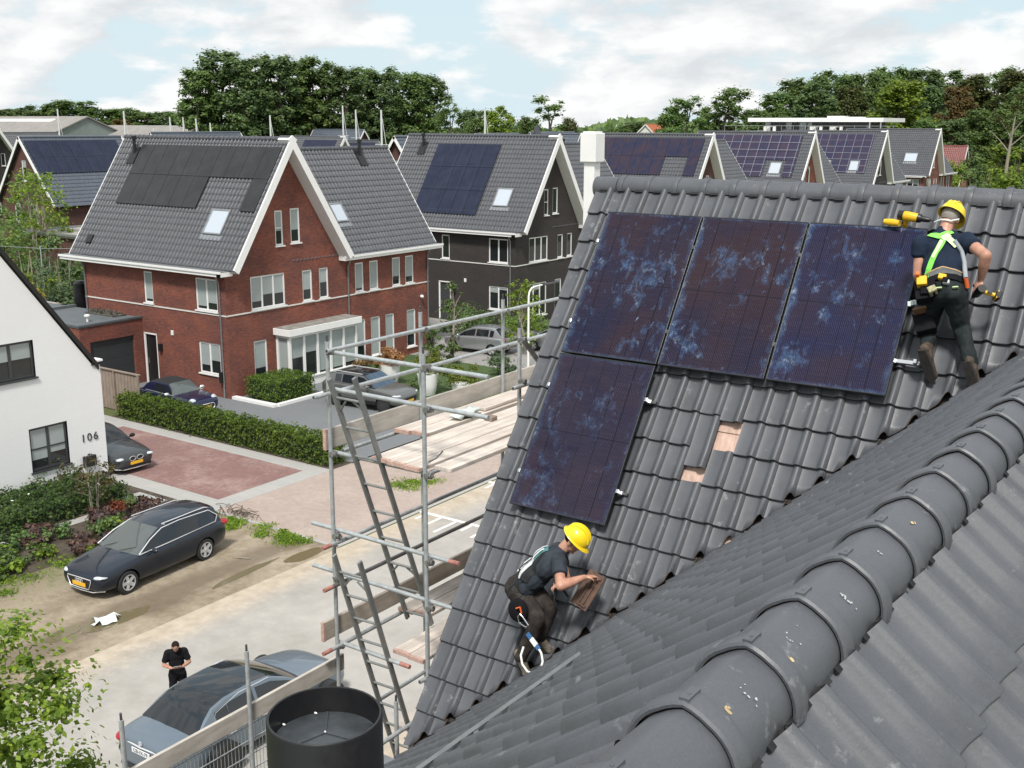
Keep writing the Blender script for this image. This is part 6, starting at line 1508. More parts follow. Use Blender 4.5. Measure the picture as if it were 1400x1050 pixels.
# silver hatchback in front of the dark brick house (front towards -X)
L = 4.2; f = L/2
body = [(-f, .62, .45, .90, .93), (-f+.06, .78, .36, 1.0, 1.02), (-f+.3, .86, .28, 1.03, 1.04), (-.8, .875, .22, 1.01, 1.03), (0, .875, .21, .98, 1.0), (.6, .875, .21, .96, 1.0), (1.0, .87, .22, .93, .99), (1.4, .85, .24, .87, .95), (f-.2, .80, .27, .79, .86), (f, .6, .38, .62, .66)]
st = [(1.2, .02, 'gw'), (.7, .30, 'gw'), (.2, .47, 'gh'), (-.12, .50, 'pp'), (-.2, .505, 'gp'), (-1.0, .49, 'pp'), (-1.08, .48, 'gp'), (-1.4, .44, 'pr'), (-1.9, .08, 'pk')]
SH = car('silver_hatchback', 'silver hatchback parked nose in before the dark brick house', (-36.7, 49.55, 0), rad(184), body, st, dict(xf=1.3, xr=-1.25, wr=.31, mir=(.85, .86, 1.02), handles=(-.1, -.9), seams=(.85, -.16, -1.0)), paint('silver_paint', (.42, .44, .46, 1), .7))
lens(SH, 'tail_light', M_TAIL, -f+.12, .70, .92, (.14, .14, .12), 35)
plate(SH, -f-.01, 0, .7, M_PLATEY, -1)
S2 = copy_tree(SH); S2.location = (-33.0, 52.2, 0); S2.rotation_euler = (0, 0, rad(178)); S2['label'] = 'silver car mostly hidden behind the roof verge and young trees'
# ---------- people ----------------------------------------------------------
from mathutils.bvhtree import BVHTree
t = NT('skin'); t.col(t.ramp(t.noise(t.pos(), 14, 4), [(.35, (.40, .20, .135)), (.65, (.53, .29, .205))])); t.setp(Roughness=.5, Subsurface_Weight=.08, Subsurface_Scale=.01); M_SKIN = t.m
def cloth(name, c, c2=None, scale=9):
    t = NT(name); n = t.noise(t.pos(), scale, 6, .65); c2 = c2 or tuple(x*1.7 for x in c)
    t.col(t.ramp(n, [(.38, c), (.68, c2)])); t.setp(Roughness=.9, Specular_IOR_Level=.2); t.bump(t.noise(t.pos(), 55, 4), .25, .004); return t.m
M_TEE = cloth('slate_t_shirt', (.026, .032, .040)); M_NAVY = cloth('navy_t_shirt', (.010, .017, .032)); M_BLK = cloth('black_cloth', (.006, .006, .008))
M_PANTS1 = cloth('dusty_brown_trousers', (.020, .017, .016), (.062, .052, .046), 7); M_PANTS2 = cloth('dark_work_trousers', (.013, .018, .020), (.035, .042, .044), 8)
M_BOOT1 = cloth('dusty_boot', (.11, .095, .075), (.26, .23, .18), 16); M_BOOT2 = cloth('brown_boot', (.055, .042, .034), (.12, .09, .07), 16)
M_HELMET = mk('yellow_helmet', (.86, .62, .015), .28, var=.03, coat=.4); M_HAIR = cloth('dark_hair', (.012, .009, .008)); M_GREYHAIR = cloth('grey_hair', (.20, .18, .165))
M_WEBW = mk('white_webbing', (.70, .72, .72), .7, var=.08, scale=30); M_TEAL = mk('teal_webbing', (.09, .24, .25), .7, var=.15); M_WEBB = mk('black_webbing', (.012, .012, .013), .7); M_LIME = mk('lime_webbing', (.22, .72, .10), .6, var=.15, scale=20)
M_LIMEW = mk('pale_lime_webbing', (.62, .80, .42), .6, var=.1); M_STEEL = mk('polished_steel', (.6, .61, .62), .22, 1., .05); M_ROPE = mk('white_rope', (.74, .73, .70), .8, var=.1, scale=60); M_BLUEW = mk('blue_webbing', (.03, .11, .26), .6)
M_YEL = mk('yellow_plastic', (.78, .46, .015), .4, var=.05); M_ORANGEP = mk('orange_plastic', (.70, .14, .03), .45); M_GREYW = mk('grey_webbing', (.28, .31, .33), .7, var=.1)
M_SOLE = mk('boot_sole', (.03, .027, .024), .9, var=.4, scale=30); M_WHITEP = mk('white_card', (.72, .73, .72), .6, var=.05)
def ax3(s, f, u):
    return Matrix((tuple(s), tuple(f), tuple(u))).transposed()
def finger(b, p, d, n, L, r, curl):
    """three bent phalanges"""
    p = V(p); d = V(d).normalized(); n = V(n).normalized(); a = 0
    for k, f in enumerate((.45, .32, .23)):
        q = p+(d*math.cos(a)+n*math.sin(a))*L*f; b.cap(p, q, r*(1-.1*k), r*(.92-.1*k), 8); p = q; a += curl
def hand(b, wrist, tip, palm_n, curl=.75, scale=1.):
    w_, t_ = V(wrist), V(tip); d = (t_-w_).normalized(); n = V(palm_n); n = (n-d*n.dot(d)).normalized(); s = d.cross(n)
    c = w_+d*.05*scale; b.ell(c, (.042*scale, .016*scale, .05*scale), ax3(s, n, d))
    for k, (o, L) in enumerate(((-.030, .068), (-.010, .078), (.010, .074), (.029, .058))):
        finger(b, w_+d*.09*scale+s*o*scale, d+s*o*2.5, n, L*scale, .0088*scale, curl*(1+.06*k))
    th = w_+d*.035*scale-s*.036*scale
    finger(b, th, d*.75-s*.55+n*.3, n+s*.5, .062*scale, .0098*scale, curl*.55)
def person(name, label, J, face, M, sleeves=.5, helmet=True, hairm=None, boots=None, fat=1., curl=(.8, .8), palm=None):
    J = {k: V(v) for k, v in J.items()}
    base = (J['tor']+J['tol'])/2
    root = thing(name, label, 'person', base)
    U = (J['neck']-J['pelvis']).normalized(); S = (J['shr']-J['shl']); S = (S-U*S.dot(U)).normalized(); F = U.cross(S)
    hu = (J['head']-J['neck']).normalized(); hf = V(face); hf = (hf-hu*hf.dot(hu)).normalized(); hs = hf.cross(hu)
    # --- body (one continuous skin)
    b = MB(); HM = ax3(hs, hf, hu); hc = J['head']
    b.ell(hc+hu*.02, (.076, .094, .098), HM); b.ell(hc-hu*.05+hf*.018, (.060, .075, .075), HM); b.ell(hc+hf*.095-hu*.025, (.013, .02, .024), HM, 10, 8)
    b.ell(hc+hf*.082+hu*.022, (.05, .016, .012), HM, 10, 8); b.ell(hc+hf*.078-hu*.07, (.024, .016, .010), HM, 10, 8); b.ell(hc+hf*.07-hu*.105, (.03, .022, .02), HM, 10, 8)
    for sg in (1, -1): b.ell(hc+hs*sg*.077-hf*.008-hu*.02, (.011, .022, .032), HM, 10, 8); b.ell(hc+hs*sg*.032+hf*.082+hu*.002, (.012, .01, .008), HM, 8, 6)
    b.cap(J['neck']-U*.05, hc-hu*.05-hf*.015, .060, .056)
    b.cap(J['pelvis'], J['chest'], .075, .08)
    for s, sh, el, wr in (('r', 'shr', 'elr', 'wrr'), ('l', 'shl', 'ell', 'wrl')):
        b.cap(J['chest'], J[sh], .07, .058); b.cap(J[sh], J[el], .053*fat, .043*fat); d = J[wr]-J[el]
        b.cap(J[el], J[el]+d*.35, .044*fat, .045*fat); b.cap(J[el]+d*.35, J[wr], .045*fat, .027)
        pn = V(palm[s]) if palm else -U; hd = J['h'+s]-J[wr] if 'h'+s in J else d
        hand(b, J[wr], J[wr]+hd, pn, curl[0 if s == 'r' else 1])
    for s in 'rl': b.cap(J['hip'+s], J['kn'+s], .07, .05); b.cap(J['kn'+s], J['an'+s], .048, .034)
    o = b.build('body', [M_SKIN], root); remesh(o, .0075, 3)
    # --- clothes
    b = MB(); TM = ax3(S, F, U); c = J['chest']; pv = J['pelvis']; L = (c-pv).length
    b.ell(c-U*.02, (.185*fat, .125*fat, .17), TM); b.ell(c+U*.07, (.165, .095, .10), TM); b.ell(pv+(c-pv)*.52, (.168*fat, .128*fat, .21), TM); b.ell(pv+(c-pv)*.2, (.162*fat, .125*fat, .15), TM)
    b.cap(J['shl'], J['shr'], .074, .074); b.cap(J['neck']-U*.04, J['neck']+U*.012, .078, .066)
    for sh, el in (('shr', 'elr'), ('shl', 'ell')):
        d = J[el]-J[sh]; b.cap(J[sh], J[sh]+d*sleeves*.7, .074*fat, .066*fat); b.path([J[sh]+d*.1, J[sh]+d*sleeves], [.072*fat, .070*fat], 14)
    sh_ = b.build('shirt', [M['shirt']], root); remesh(sh_, .010, 6, .016, .09)
    b = MB(); b.ell(pv-U*.02, (.168*fat, .135*fat, .13), TM)
    for s in 'rl':
        h, k, a = J['hip'+s], J['kn'+s], J['an'+s]; b.cap(h, k, .105*fat, .075); b.ell(h-F*.05, (.095, .09, .10), TM); b.cap(k, k+(a-k)*.5, .074, .070); b.cap(k+(a-k)*.4, k+(a-k)*M.get('cuff', {}).get(s, .95), .070, .064)
    tr = b.build('trousers', [M['pants']], root); remesh(tr, .010, 5, .022, .10)
    if boots:
        for s in 'rl':
            a, t_ = J['an'+s], J['to'+s]; d = (t_-a); dn = d.normalized(); b = MB(); up = V(M['fup'][s]); up = (up-dn*up.dot(dn)).normalized(); sd = dn.cross(up)
            Lf = max(.15, d.length); heel = a-dn*.045
            b.cap(a+(J['kn'+s]-a).normalized()*.11, a, .054, .052); b.ell(heel-up*.015, (.043, .05, .05), ax3(sd, dn, up)); b.cap(a+dn*.02-up*.012, a+dn*Lf-up*.028, .050, .040); b.ell(a+dn*Lf-up*.022, (.047, .055, .032), ax3(sd, dn, up))
            bo = b.build('boot', [boots], root); remesh(bo, .008, 3)
            b = MB(); q = [(-.06, .034), (.0, .042), (.09, .046), (Lf, .046), (Lf+.045, .026)]
            for (x0, w0), (x1, w1) in zip(q[:-1], q[1:]):
                P = lambda x, w_, z: a+dn*x+sd*w_+up*z
                vs = [P(x0, -w0, -.075), P(x1, -w1, -.075), P(x1, w1, -.075), P(x0, w0, -.075), P(x0, -w0, -.048), P(x1, -w1, -.048), P(x1, w1, -.048), P(x0, w0, -.048)]
                b.raw(vs, [(3,2,1,0), (4,5,6,7), (0,1,5,4), (1,2,6,5), (2,3,7,6), (3,0,4,7)])
            b.build('sole', [M_SOLE], bo)
    if helmet:
        HU = (hu*.97-hf*.0).normalized(); c0 = hc+hu*.038
        def hell(b, r0, z0, z1, n=26, k=9, off=0):
            rows = []
            for i in range(k+1):
                t = rad(90)*i/k; rr = math.cos(t); rows.append([c0+(hs*math.cos(2*math.pi*j/n)*r0[0]*rr+hf*math.sin(2*math.pi*j/n)*r0[1]*rr)+hu*(math.sin(t)*r0[2]) for j in range(n)])
            i0 = len(b.v); b.v += [tuple(p) for r in rows for p in r]
            for i in range(k):
                for j in range(n): a_ = i0+i*n+j; b_ = i0+i*n+(j+1) % n; b.f.append((a_, b_, b_+n, a_+n)); b.m.append(0); b.uv.append(None)
        b = MB(); hell(b, (.112, .136, .122), 0, 0)
        n = 26; ro = []
        for (k, dz) in ((1., 0), (1.10, -.008), (1.12, -.013), (1.08, -.014), (.97, -.004)):
            row = []
            for j in range(n):
                a = 2*math.pi*j/n; pk = 1+.20*max(0, math.sin(a))**2 if k > 1 else 1
                row.append(c0+hs*math.cos(a)*.112*k+hf*math.sin(a)*.136*k*pk+hu*(dz-.012*max(0, math.sin(a))*(k > 1)))
            ro.append(row)
        i0 = len(b.v); b.v += [tuple(p) for r in ro for p in r]
        for i in range(4):
            for j in range(n): a_ = i0+i*n+j; b_ = i0+i*n+(j+1) % n; b.f.append((a_, a_+n, b_+n, b_)); b.m.append(0); b.uv.append(None)
        for sx_ in (-.035, 0, .035):
            b.path([c0+hs*sx_+hf*(.128*math.cos(t))*math.cos(sx_*5)+hu*(.120*math.sin(t)+.003) for t in [rad(x) for x in range(20, 161, 14)]], .008, 6)
        b.build('helmet', [M_HELMET], root, 50)
    if hairm:
        b = MB(); b.ell(hc+hu*.025-hf*.012, (.083, .096, .098), HM, 18, 12)
        lim = -.15 if not helmet else -.35
        keep = [f for f in b.f if all(((V(b.v[i])-hc).dot(hf) < .045 or (V(b.v[i])-hc).dot(hu) > .06) and (V(b.v[i])-hc).dot(hu) > -.055 for i in f)]
        b.f = keep; b.m = [0]*len(keep); b.uv = [None]*len(keep); b.build('hair', [hairm], root, 179)
    dgm = [(sh_, sh_.data), (tr, tr.data)]
    vs = []; fs = []
    for ob, me in dgm:
        o0 = len(vs); off = world_loc(ob); vs += [v.co+off for v in me.vertices]; fs += [tuple(o0+i for i in p.vertices) for p in me.polygons]
    bv = BVHTree.FromPolygons(vs, fs)
    def drape(s, t_, lift=.006, side=-1):
        o_ = J['pelvis']+S*s+U*t_+F*side*.5; r = bv.ray_cast(o_, F*-side)
        return (r[0]+F*side*lift) if r[0] is not None else J['pelvis']+S*s+U*t_+F*side*.12
    def strap(nm, pts, w_, mat, lift=.006, side=-1, seg=10, parent=None, thick=.006):
        b = MB(); row = []
        for (s0, t0), (s1, t1) in zip(pts[:-1], pts[1:]):
            for k in range(seg): f = k/seg; row.append((s0+(s1-s0)*f, t0+(t1-t0)*f))
        row.append(pts[-1]); L_, R_2 = [], []
        for i, (s, t_) in enumerate(row):
            a = row[max(0, i-1)]; c_ = row[min(len(row)-1, i+1)]; d = V((c_[0]-a[0], c_[1]-a[1])); d.normalize(); nn = V((-d.y, d.x))
            L_.append(drape(s+nn.x*w_/2, t_+nn.y*w_/2, lift, side)); R_2.append(drape(s-nn.x*w_/2, t_-nn.y*w_/2, lift, side))
        for i in range(len(row)-1):
            q = [L_[i], L_[i+1], R_2[i+1], R_2[i]]; up = [p+F*side*thick for p in q]
            b.face(up if side < 0 else up[::-1]); b.face([q[0], q[1], up[1], up[0]]); b.face([q[2], q[3], up[3], up[2]])
        return b.build(nm, [mat], parent or root)
    return root, J, (S, F, U), strap, drape
SNv = tuple(SN)
# worker bending over the lower roof
J1 = {'pelvis': (-5.590, 8.201, 8.171), 'chest': (-5.311, 8.269, 8.477), 'neck': (-5.233, 8.364, 8.575), 'head': (-5.123, 8.392, 8.702), 'shr': (-5.151, 8.171, 8.548), 'shl': (-5.351, 8.459, 8.524),
      'elr': (-5.02, 8.00, 8.40), 'wrr': (-4.90, 8.215, 8.44), 'hr': (-4.86, 8.30, 8.43), 'ell': (-5.180, 8.351, 8.303), 'wrl': (-5.140, 8.150, 8.347), 'hl': (-5.12, 8.06, 8.36),
      'hipr': (-5.604, 8.160, 8.144), 'hipl': (-5.538, 8.263, 8.155), 'knl': (-5.299, 8.260, 8.006), 'anl': (-5.386, 8.221, 7.694), 'tol': (-5.330, 8.265, 7.616), 'knr': (-5.298, 8.056, 7.985), 'anr': (-5.466, 8.012, 7.540), 'tor': (-5.40, 8.03, 7.40)}
w1, J1, (S1, F1, U1), strap, drape = person('person', 'workman in a yellow helmet and slate t-shirt bending down holding a roof tile', J1, (.55, .12, -.35), dict(shirt=M_TEE, pants=M_PANTS1, fup=dict(r=(-.1, -.35, .93), l=(0, -.4, .9))), .55, True, M_HAIR, M_BOOT1, 1.08, (.9, .7), dict(r=(.2, .3, -.9), l=(.5, .4, -.6)))
strap('harness_pad', [(.035, .50), (.045, .40), (.05, .30)], .14, M_TEAL, .010)
strap('harness_pad', [(.05, .34), (.055, .22), (.06, .10)], .135, M_WEBW, .013)
strap('harness_pad', [(.0, .50), (.015, .34)], .024, M_WEBW, .019); strap('harness_pad', [(.075, .48), (.08, .34)], .02, M_WEBW, .019); strap('harness_strap', [(.055, .33), (.06, .14)], .016, M_WEBB, .022)
strap('harness_strap', [(.02, .13), (.14, .05), (.17, -.02)], .045, M_WEBB, .008); strap('harness_strap', [(-.02, .13), (-.14, .05)], .045, M_WEBB, .008); strap('harness_strap', [(.10, .46), (.17, .30), (.17, .12)], .04, M_WEBB, .006)
strap('back_panel', [(-.02, .12), (.0, -.09)], .25, cloth('slate_back_panel', (.030, .038, .042)), .009)
def tubes(root, nm, mat, lst, r, n=8):
    b = MB()
    for pts in lst: b.path(pts, r, n)
    return b.build(nm, [mat], root, 60)
LY = [V(p) for p in ((-5.423, 7.935, 8.095), (-5.381, 7.886, 8.021), (-5.294, 7.844, 7.958), (-5.265, 7.825, 7.930), (-5.095, 7.767, 7.842), (-5.062, 7.753, 7.821), (-5.022, 7.717, 7.767), (-5.014, 7.670, 7.696), (-5.060, 7.644, 7.657), (-5.141, 7.646, 7.660), (-5.216, 7.672, 7.700), (-5.259, 7.711, 7.758), (-5.259, 7.757, 7.827))]
b = MB(); b.ell((-5.47, 7.975, 8.05), (.105, .05, .12), ax3(V((1,.2,0)).normalized(), V((-.2,.98,0)), V((0,0,1)))); b.build('hip_pad', [M_BLK], w1, 179)
tubes(w1, 'carabiner', M_STEEL, [[LY[1]+V((.0, -.01, .05)), LY[1]+V((-.025, -.01, .02)), LY[1]+V((-.01, -.01, -.04)), LY[2]+V((0, 0, .02)), LY[2]+V((.03, 0, .045)), LY[1]+V((.03, -.01, .03)), LY[1]+V((.0, -.01, .05))]], .008)
tubes(w1, 'orange_ring', M_ORANGEP, [[LY[0]+V((-.03,-.02,0)), LY[0]+V((.02, -.03, .03)), LY[0]+V((.03,-.02,-.03)), LY[1]+V((0,-.01,.05))]], .009)
b = MB(); b.beam(LY[3], LY[3].lerp(LY[4], .32), .042, .02, (0,-1,.3)); b.beam(LY[3].lerp(LY[4], .78), LY[4], .042, .02, (0,-1,.3)); b.build('shock_absorber', [M_BLUEW], w1, None, .004)
b = MB(); b.beam(LY[3].lerp(LY[4], .33), LY[3].lerp(LY[4], .77), .044, .022, (0,-1,.3)); b.build('absorber_label', [M_WEBW], w1, None, .004)
tubes(w1, 'rope', M_ROPE, [LY[4:]], .0105, 8)
tubes(w1, 'loose_strap', M_WEBB, [[V((-5.106, 8.092, 8.368)), V((-5.055, 8.09, 8.33)), V((-5.022, 8.13, 8.25))], [V((-5.13, 8.10, 8.34)), V((-5.12, 8.05, 8.22)), V((-5.10, 8.10, 8.10))]], .011, 6)
tubes(w1, 'steel_hook', M_STEEL, [[V((-5.135, 8.06, 8.40)), V((-5.125, 8.04, 8.28))]], .009, 6)
# the tile he holds: underside with ribs, brown
tl = thing('roof_tile', 'brown roof tile held up by the bending workman, underside showing', 'roof tile', (-4.92, 8.34, 8.26))
A_ = V((-4.867, 8.19, 8.118)); B_ = V((-4.776, 8.371, 8.389)); C_ = V((-5.04, 8.299, 8.209))
eu = (B_-A_).normalized(); ev = (C_-A_); ev = (ev-eu*ev.dot(eu)).normalized(); en = eu.cross(ev); Lu, Lv = .36, .215
M_TILEBR = mk('brown_tile_back', (.11, .065, .048), .85, var=.35, scale=12)
g_ = MB(); prof_ = [(0, 0), (.1, .002), (.35, -.004), (.6, 0), (.7, .018), (.82, .028), (.94, .018), (1, .0)]
rows = [[A_+eu*(Lu*k/6)+ev*(Lv*u)+en*h for (u, h) in prof_] for k in range(7)]
for k in range(6):
    for j in range(7): g_.face([rows[k][j], rows[k+1][j], rows[k+1][j+1], rows[k][j+1]]); g_.face([rows[k][j+1]-en*.014, rows[k+1][j+1]-en*.014, rows[k+1][j]-en*.014, rows[k][j]-en*.014])
for (r0, r1) in ((rows[0], None), (rows[6], None)):
    for j in range(7): g_.face([r0[j], r0[j+1], r0[j+1]-en*.014, r0[j]-en*.014])
for j in (0, 7):
    for k in range(6): g_.face([rows[k][j], rows[k+1][j], rows[k+1][j]-en*.014, rows[k][j]-en*.014])
g_.build('tile_body', [M_TILEBR], tl)
for sgn_, off_ in ((1, .004), (-1, -.018)):
    g_ = MB()
    for f in (.25, .5): g_.obox(A_+eu*.04+ev*(Lv*f)+en*off_, eu*.28, ev*.014, en*.012*sgn_)
    g_.obox(A_+eu*.02+ev*.02+en*off_, eu*.018, ev*.17, en*.014*sgn_); g_.obox(A_+eu*.31+ev*.02+en*off_, eu*.02, ev*.17, en*.016*sgn_)
    g_.build('tile_ribs', [M_TILEBR], tl, None, .003)
# worker with the green harness
J2 = {'pelvis': (-2.397, 10.060, 11.113), 'chest': (-2.501, 10.330, 11.454), 'neck': (-2.529, 10.375, 11.572), 'head': (-2.50, 10.475, 11.700), 'shl': (-2.680, 10.262, 11.476), 'shr': (-2.312, 10.322, 11.522),
      'elr': (-2.10, 10.14, 11.424), 'wrr': (-2.140, 10.234, 11.20), 'hr': (-2.155, 10.215, 11.13), 'ell': (-2.665, 10.20, 11.21), 'wrl': (-2.60, 10.33, 11.02), 'hl': (-2.58, 10.37, 10.95),
      'hipl': (-2.477, 10.076, 11.065), 'hipr': (-2.310, 10.067, 11.087), 'knl': (-2.550, 10.286, 10.766), 'anl': (-2.481, 9.999, 10.551), 'tol': (-2.42, 10.062, 10.36), 'knr': (-2.259, 10.201, 10.782), 'anr': (-2.101, 10.030, 10.477), 'tor': (-2.05, 10.055, 10.33)}
w2, J2, (S2_, F2, U2), strap, drape = person('person', 'workman in a yellow helmet and bright green harness crouching beside the solar panels', J2, (.06, .75, -.55), dict(shirt=M_NAVY, pants=M_PANTS2, cuff=dict(l=.72, r=.92), fup=dict(r=(.1, .85, .45), l=(.1, .85, .4))), .42, True, M_GREYHAIR, M_BOOT2, 1.12, (1.1, .8), dict(r=(.3, .9, .1), l=(.3, .9, .1)))
strap('harness_strap', [(.03, .47), (-.06, .30), (-.14, .10), (-.15, .03)], .052, M_LIME, .010)
strap('harness_strap', [(.0, .43), (-.08, .26)], .030, M_LIMEW, .017)
strap('harness_yoke', [(-.11, .53), (-.02, .48), (.09, .53)], .06, M_LIME, .012); strap('harness_plate', [(.02, .485), (.05, .44)], .075, M_LIMEW, .019)
strap('harness_strap', [(.05, .45), (.12, .37)], .05, M_LIMEW, .014)
tubes(w2, 'lanyard_hose', M_GREYW, [[drape(.10, .42, .02), drape(.155, .34, .03), drape(.175, .22, .03), drape(.18, .10, .03), drape(.185, .03, .03)]], .020, 10)
tubes(w2, 'lanyard_end', M_ORANGEP, [[drape(.185, .03, .03), drape(.19, -.03, .03)]], .018, 10)
strap('waist_pad', [(-.15, .085), (.0, .115), (.15, .085)], .075, cloth('grey_waist_pad', (.10, .105, .105)), .012); strap('waist_piping', [(-.17, .10), (0, .155), (.17, .10)], .010, mk('tan_piping', (.45, .28, .13), .7), .014)
strap('tool_belt', [(-.185, .035), (.0, .055), (.185, .035)], .06, M_BLK, .016)
def pouch(nm, s, t_, w_, h_, d_, mat, tilt=0.):
    p = drape(s, t_, .004); b = MB(); sv = (S2_*math.cos(tilt)+U2*math.sin(tilt)); uv_ = (U2*math.cos(tilt)-S2_*math.sin(tilt)); b.obox(p-sv*w_/2-uv_*h_/2, sv*w_, uv_*h_, -F2*d_); return b.build(nm, [mat], w2, None, .008)
pouch('tool_pouch', -.17, -.06, .12, .17, .12, M_BLK, .1); pouch('tool_pouch', -.12, -.04, .12, .15, .07, M_BLK); pouch('tool_pouch', -.19, -.20, .17, .19, .12, M_BLK, .2); pouch('brown_pouch_edge', -.19, -.115, .17, .02, .13, mk('tan_leather', (.24, .13, .06), .7), .2); pouch('yellow_tape', -.165, .0, .085, .085, .14, M_YEL); pouch('orange_tool', -.195, .05, .035, .035, .13, M_ORANGEP)
pouch('yellow_tape', .0, .035, .066, .05, .05, M_YEL, -.3); pouch('white_clip', .03, -.02, .055, .035, .045, M_WEBW, -.3); pouch('black_box', .025, -.008, .05, .05, .052, M_BLK, -.3)
pouch('paper_label', -.145, -.075, .035, .035, .10, M_WHITEP, .7); pouch('glove', -.085, -.085, .07, .06, .09, mk('grey_yellow_glove', (.30, .29, .16), .8, var=.6, scale=40), .4)
pouch('green_tag', -.03, -.065, .05, .012, .03, M_LIMEW); pouch('green_tag', .10, -.06, .05, .012, .03, M_LIMEW)
b = MB(); pp = drape(-.17, -.12, .09)
for q in range(5): a = pp+S2_*(-.02-.022*q)+U2*(.02-.006*q*q*.3)-F2*.01*q; b.obox(a, -S2_*.03+U2*.004, U2*.05, -F2*.012)
b.build('plastic_bag', [M_PLAST], w2, None, .006)
hd = J2['head']; hu2 = (J2['head']-J2['neck']).normalized()
tubes(w2, 'helmet_strap', M_WEBW, [[hd+V((.085, -.05, -.0)), hd+V((.03, -.11, -.012)), hd+V((-.05, -.105, -.005)), hd+V((-.12, -.06, -.035))]], .008, 6)
def drill(name, label, p, d, up, mat, gmat=None, k=1.):
    """cordless drill: body with chuck along d, grip and battery away from up"""
    p, d, up = V(p), V(d).normalized(), V(up); up = (up-d*up.dot(d)).normalized(); sd = d.cross(up)
    root = thing(name, label, 'drill', p); b = MB(); gmat = gmat or mat
    b.path([p-d*.085, p-d*.075, p-d*.02, p+d*.06, p+d*.075], [.024, .034, .037, .033, .028], 14); b.build('motor_body', [mat], root, 60)
    b = MB(); b.path([p+d*.075, p+d*.10, p+d*.135, p+d*.15], [.024, .022, .019, .012], 12); b.path([p+d*.15, p+d*.19], [.005, .004], 6); b.build('chuck', [M_TRIM], root, 60)
    b = MB(); g0 = p-d*.03-up*.025; b.path([g0, g0-up*.055-d*.012, g0-up*.10-d*.02], [.021, .018, .021], 10); gp_ = b.build('grip', [gmat], root, 60)
    b = MB(); b.beam(g0-up*.06-d*.034, g0-up*.06-d*.026, .02, .06, up); b.box(tuple(p+V((-.001, -.001, -.001))), tuple(p+V((.001, .001, .001)))); b.build('grip_rubber', [M_TRIM], gp_)
    b = MB(); c = g0-up*.125-d*.015; b.obox(c-d*.05-sd*.034-up*.02, d*.10, sd*.068, up*.045); b.build('battery', [M_TRIM], root, None, .008)
    b = MB(); b.obox(c-d*.05-sd*.036+up*.008, d*.10, sd*.072, up*.012); b.build('battery_band', [gmat], root, None, .003)
    b = MB(); b.path([p-d*.09, p-d*.05], [.036, .0385], 14); b.path([p+d*.055, p+d*.08], [.036, .031], 14); b.build('motor_bumper', [M_TRIM], root, 60)
    root.scale = (k, k, k)
    return root
drill('cordless_drill', 'yellow cordless drill lying on the tiles above the last solar panel', (-2.93, 10.765, 11.675), V((.97, -.02, -.12)), V((.35, -.5, .75)), M_YEL, None, 1.25)
b = MB(); b.path([(-3.02, 10.74, 11.61), (-3.10, 10.755, 11.615), (-3.17, 10.757, 11.62)], [.03, .036, .026], 10); tag(b.build('tool_grip_end', [M_YEL], None, 60), 'yellow rounded tool end lying left of the cordless drill', 'tool')
drill('cordless_drill', 'black and yellow cordless drill in the right hand of the crouching workman', (-2.135, 10.175, 11.105), V((-.45, .75, -.45)), V((-.9, -.25, .3)), M_TRIM, M_YEL)
# man on the road looking at his phone
mx_, my_ = -18.46, 13.86; fd = V((.80, -.60, 0)); rt_ = V((-.60, -.80, 0))   # facing the camera, his right is on the left in the picture
def mp(r, f_, z): p = V((mx_, my_, z))+rt_*r+fd*f_; return tuple(p)
J3 = {'pelvis': mp(0, 0, .96), 'chest': mp(0, .02, 1.36), 'neck': mp(0, .06, 1.52), 'head': mp(0, .17, 1.625), 'shr': mp(.175, .02, 1.43), 'shl': mp(-.175, .02, 1.43), 'elr': mp(.265, .05, 1.17), 'ell': mp(-.265, .05, 1.17),
      'wrr': mp(.11, .27, 1.18), 'wrl': mp(-.11, .27, 1.18), 'hr': mp(.04, .31, 1.19), 'hl': mp(-.04, .31, 1.19), 'hipr': mp(.09, 0, .92), 'hipl': mp(-.09, 0, .92), 'knr': mp(.11, .03, .50), 'knl': mp(-.11, .03, .50), 'anr': mp(.12, -.01, .09), 'anl': mp(-.12, -.01, .09), 'tor': mp(.14, .15, .075), 'tol': mp(-.14, .15, .075)}
w3, J3, _, strap3, _ = person('person', 'man in black clothes standing on the road looking down at a white phone', J3, tuple(fd*.55+V((0,0,-.85))), dict(shirt=M_BLK, pants=M_BLK, fup=dict(r=(0,0,1), l=(0,0,1))), .75, False, M_HAIR, M_BLK, 1.0, (.8, .8), dict(r=tuple(-rt_*.7+V((0,0,.6))), l=tuple(rt_*.7+V((0,0,.6)))))
b = MB(); pc = V(mp(0, .345, 1.205)); b.obox(pc-rt_*.075-fd*.03, rt_*.15, fd*.062+V((0,0,.045)), V((0,0,.009))); tag(b.build('phone', [M_WHITEP], None, None, .004), 'white phone held in both hands by the man on the road', 'phone')
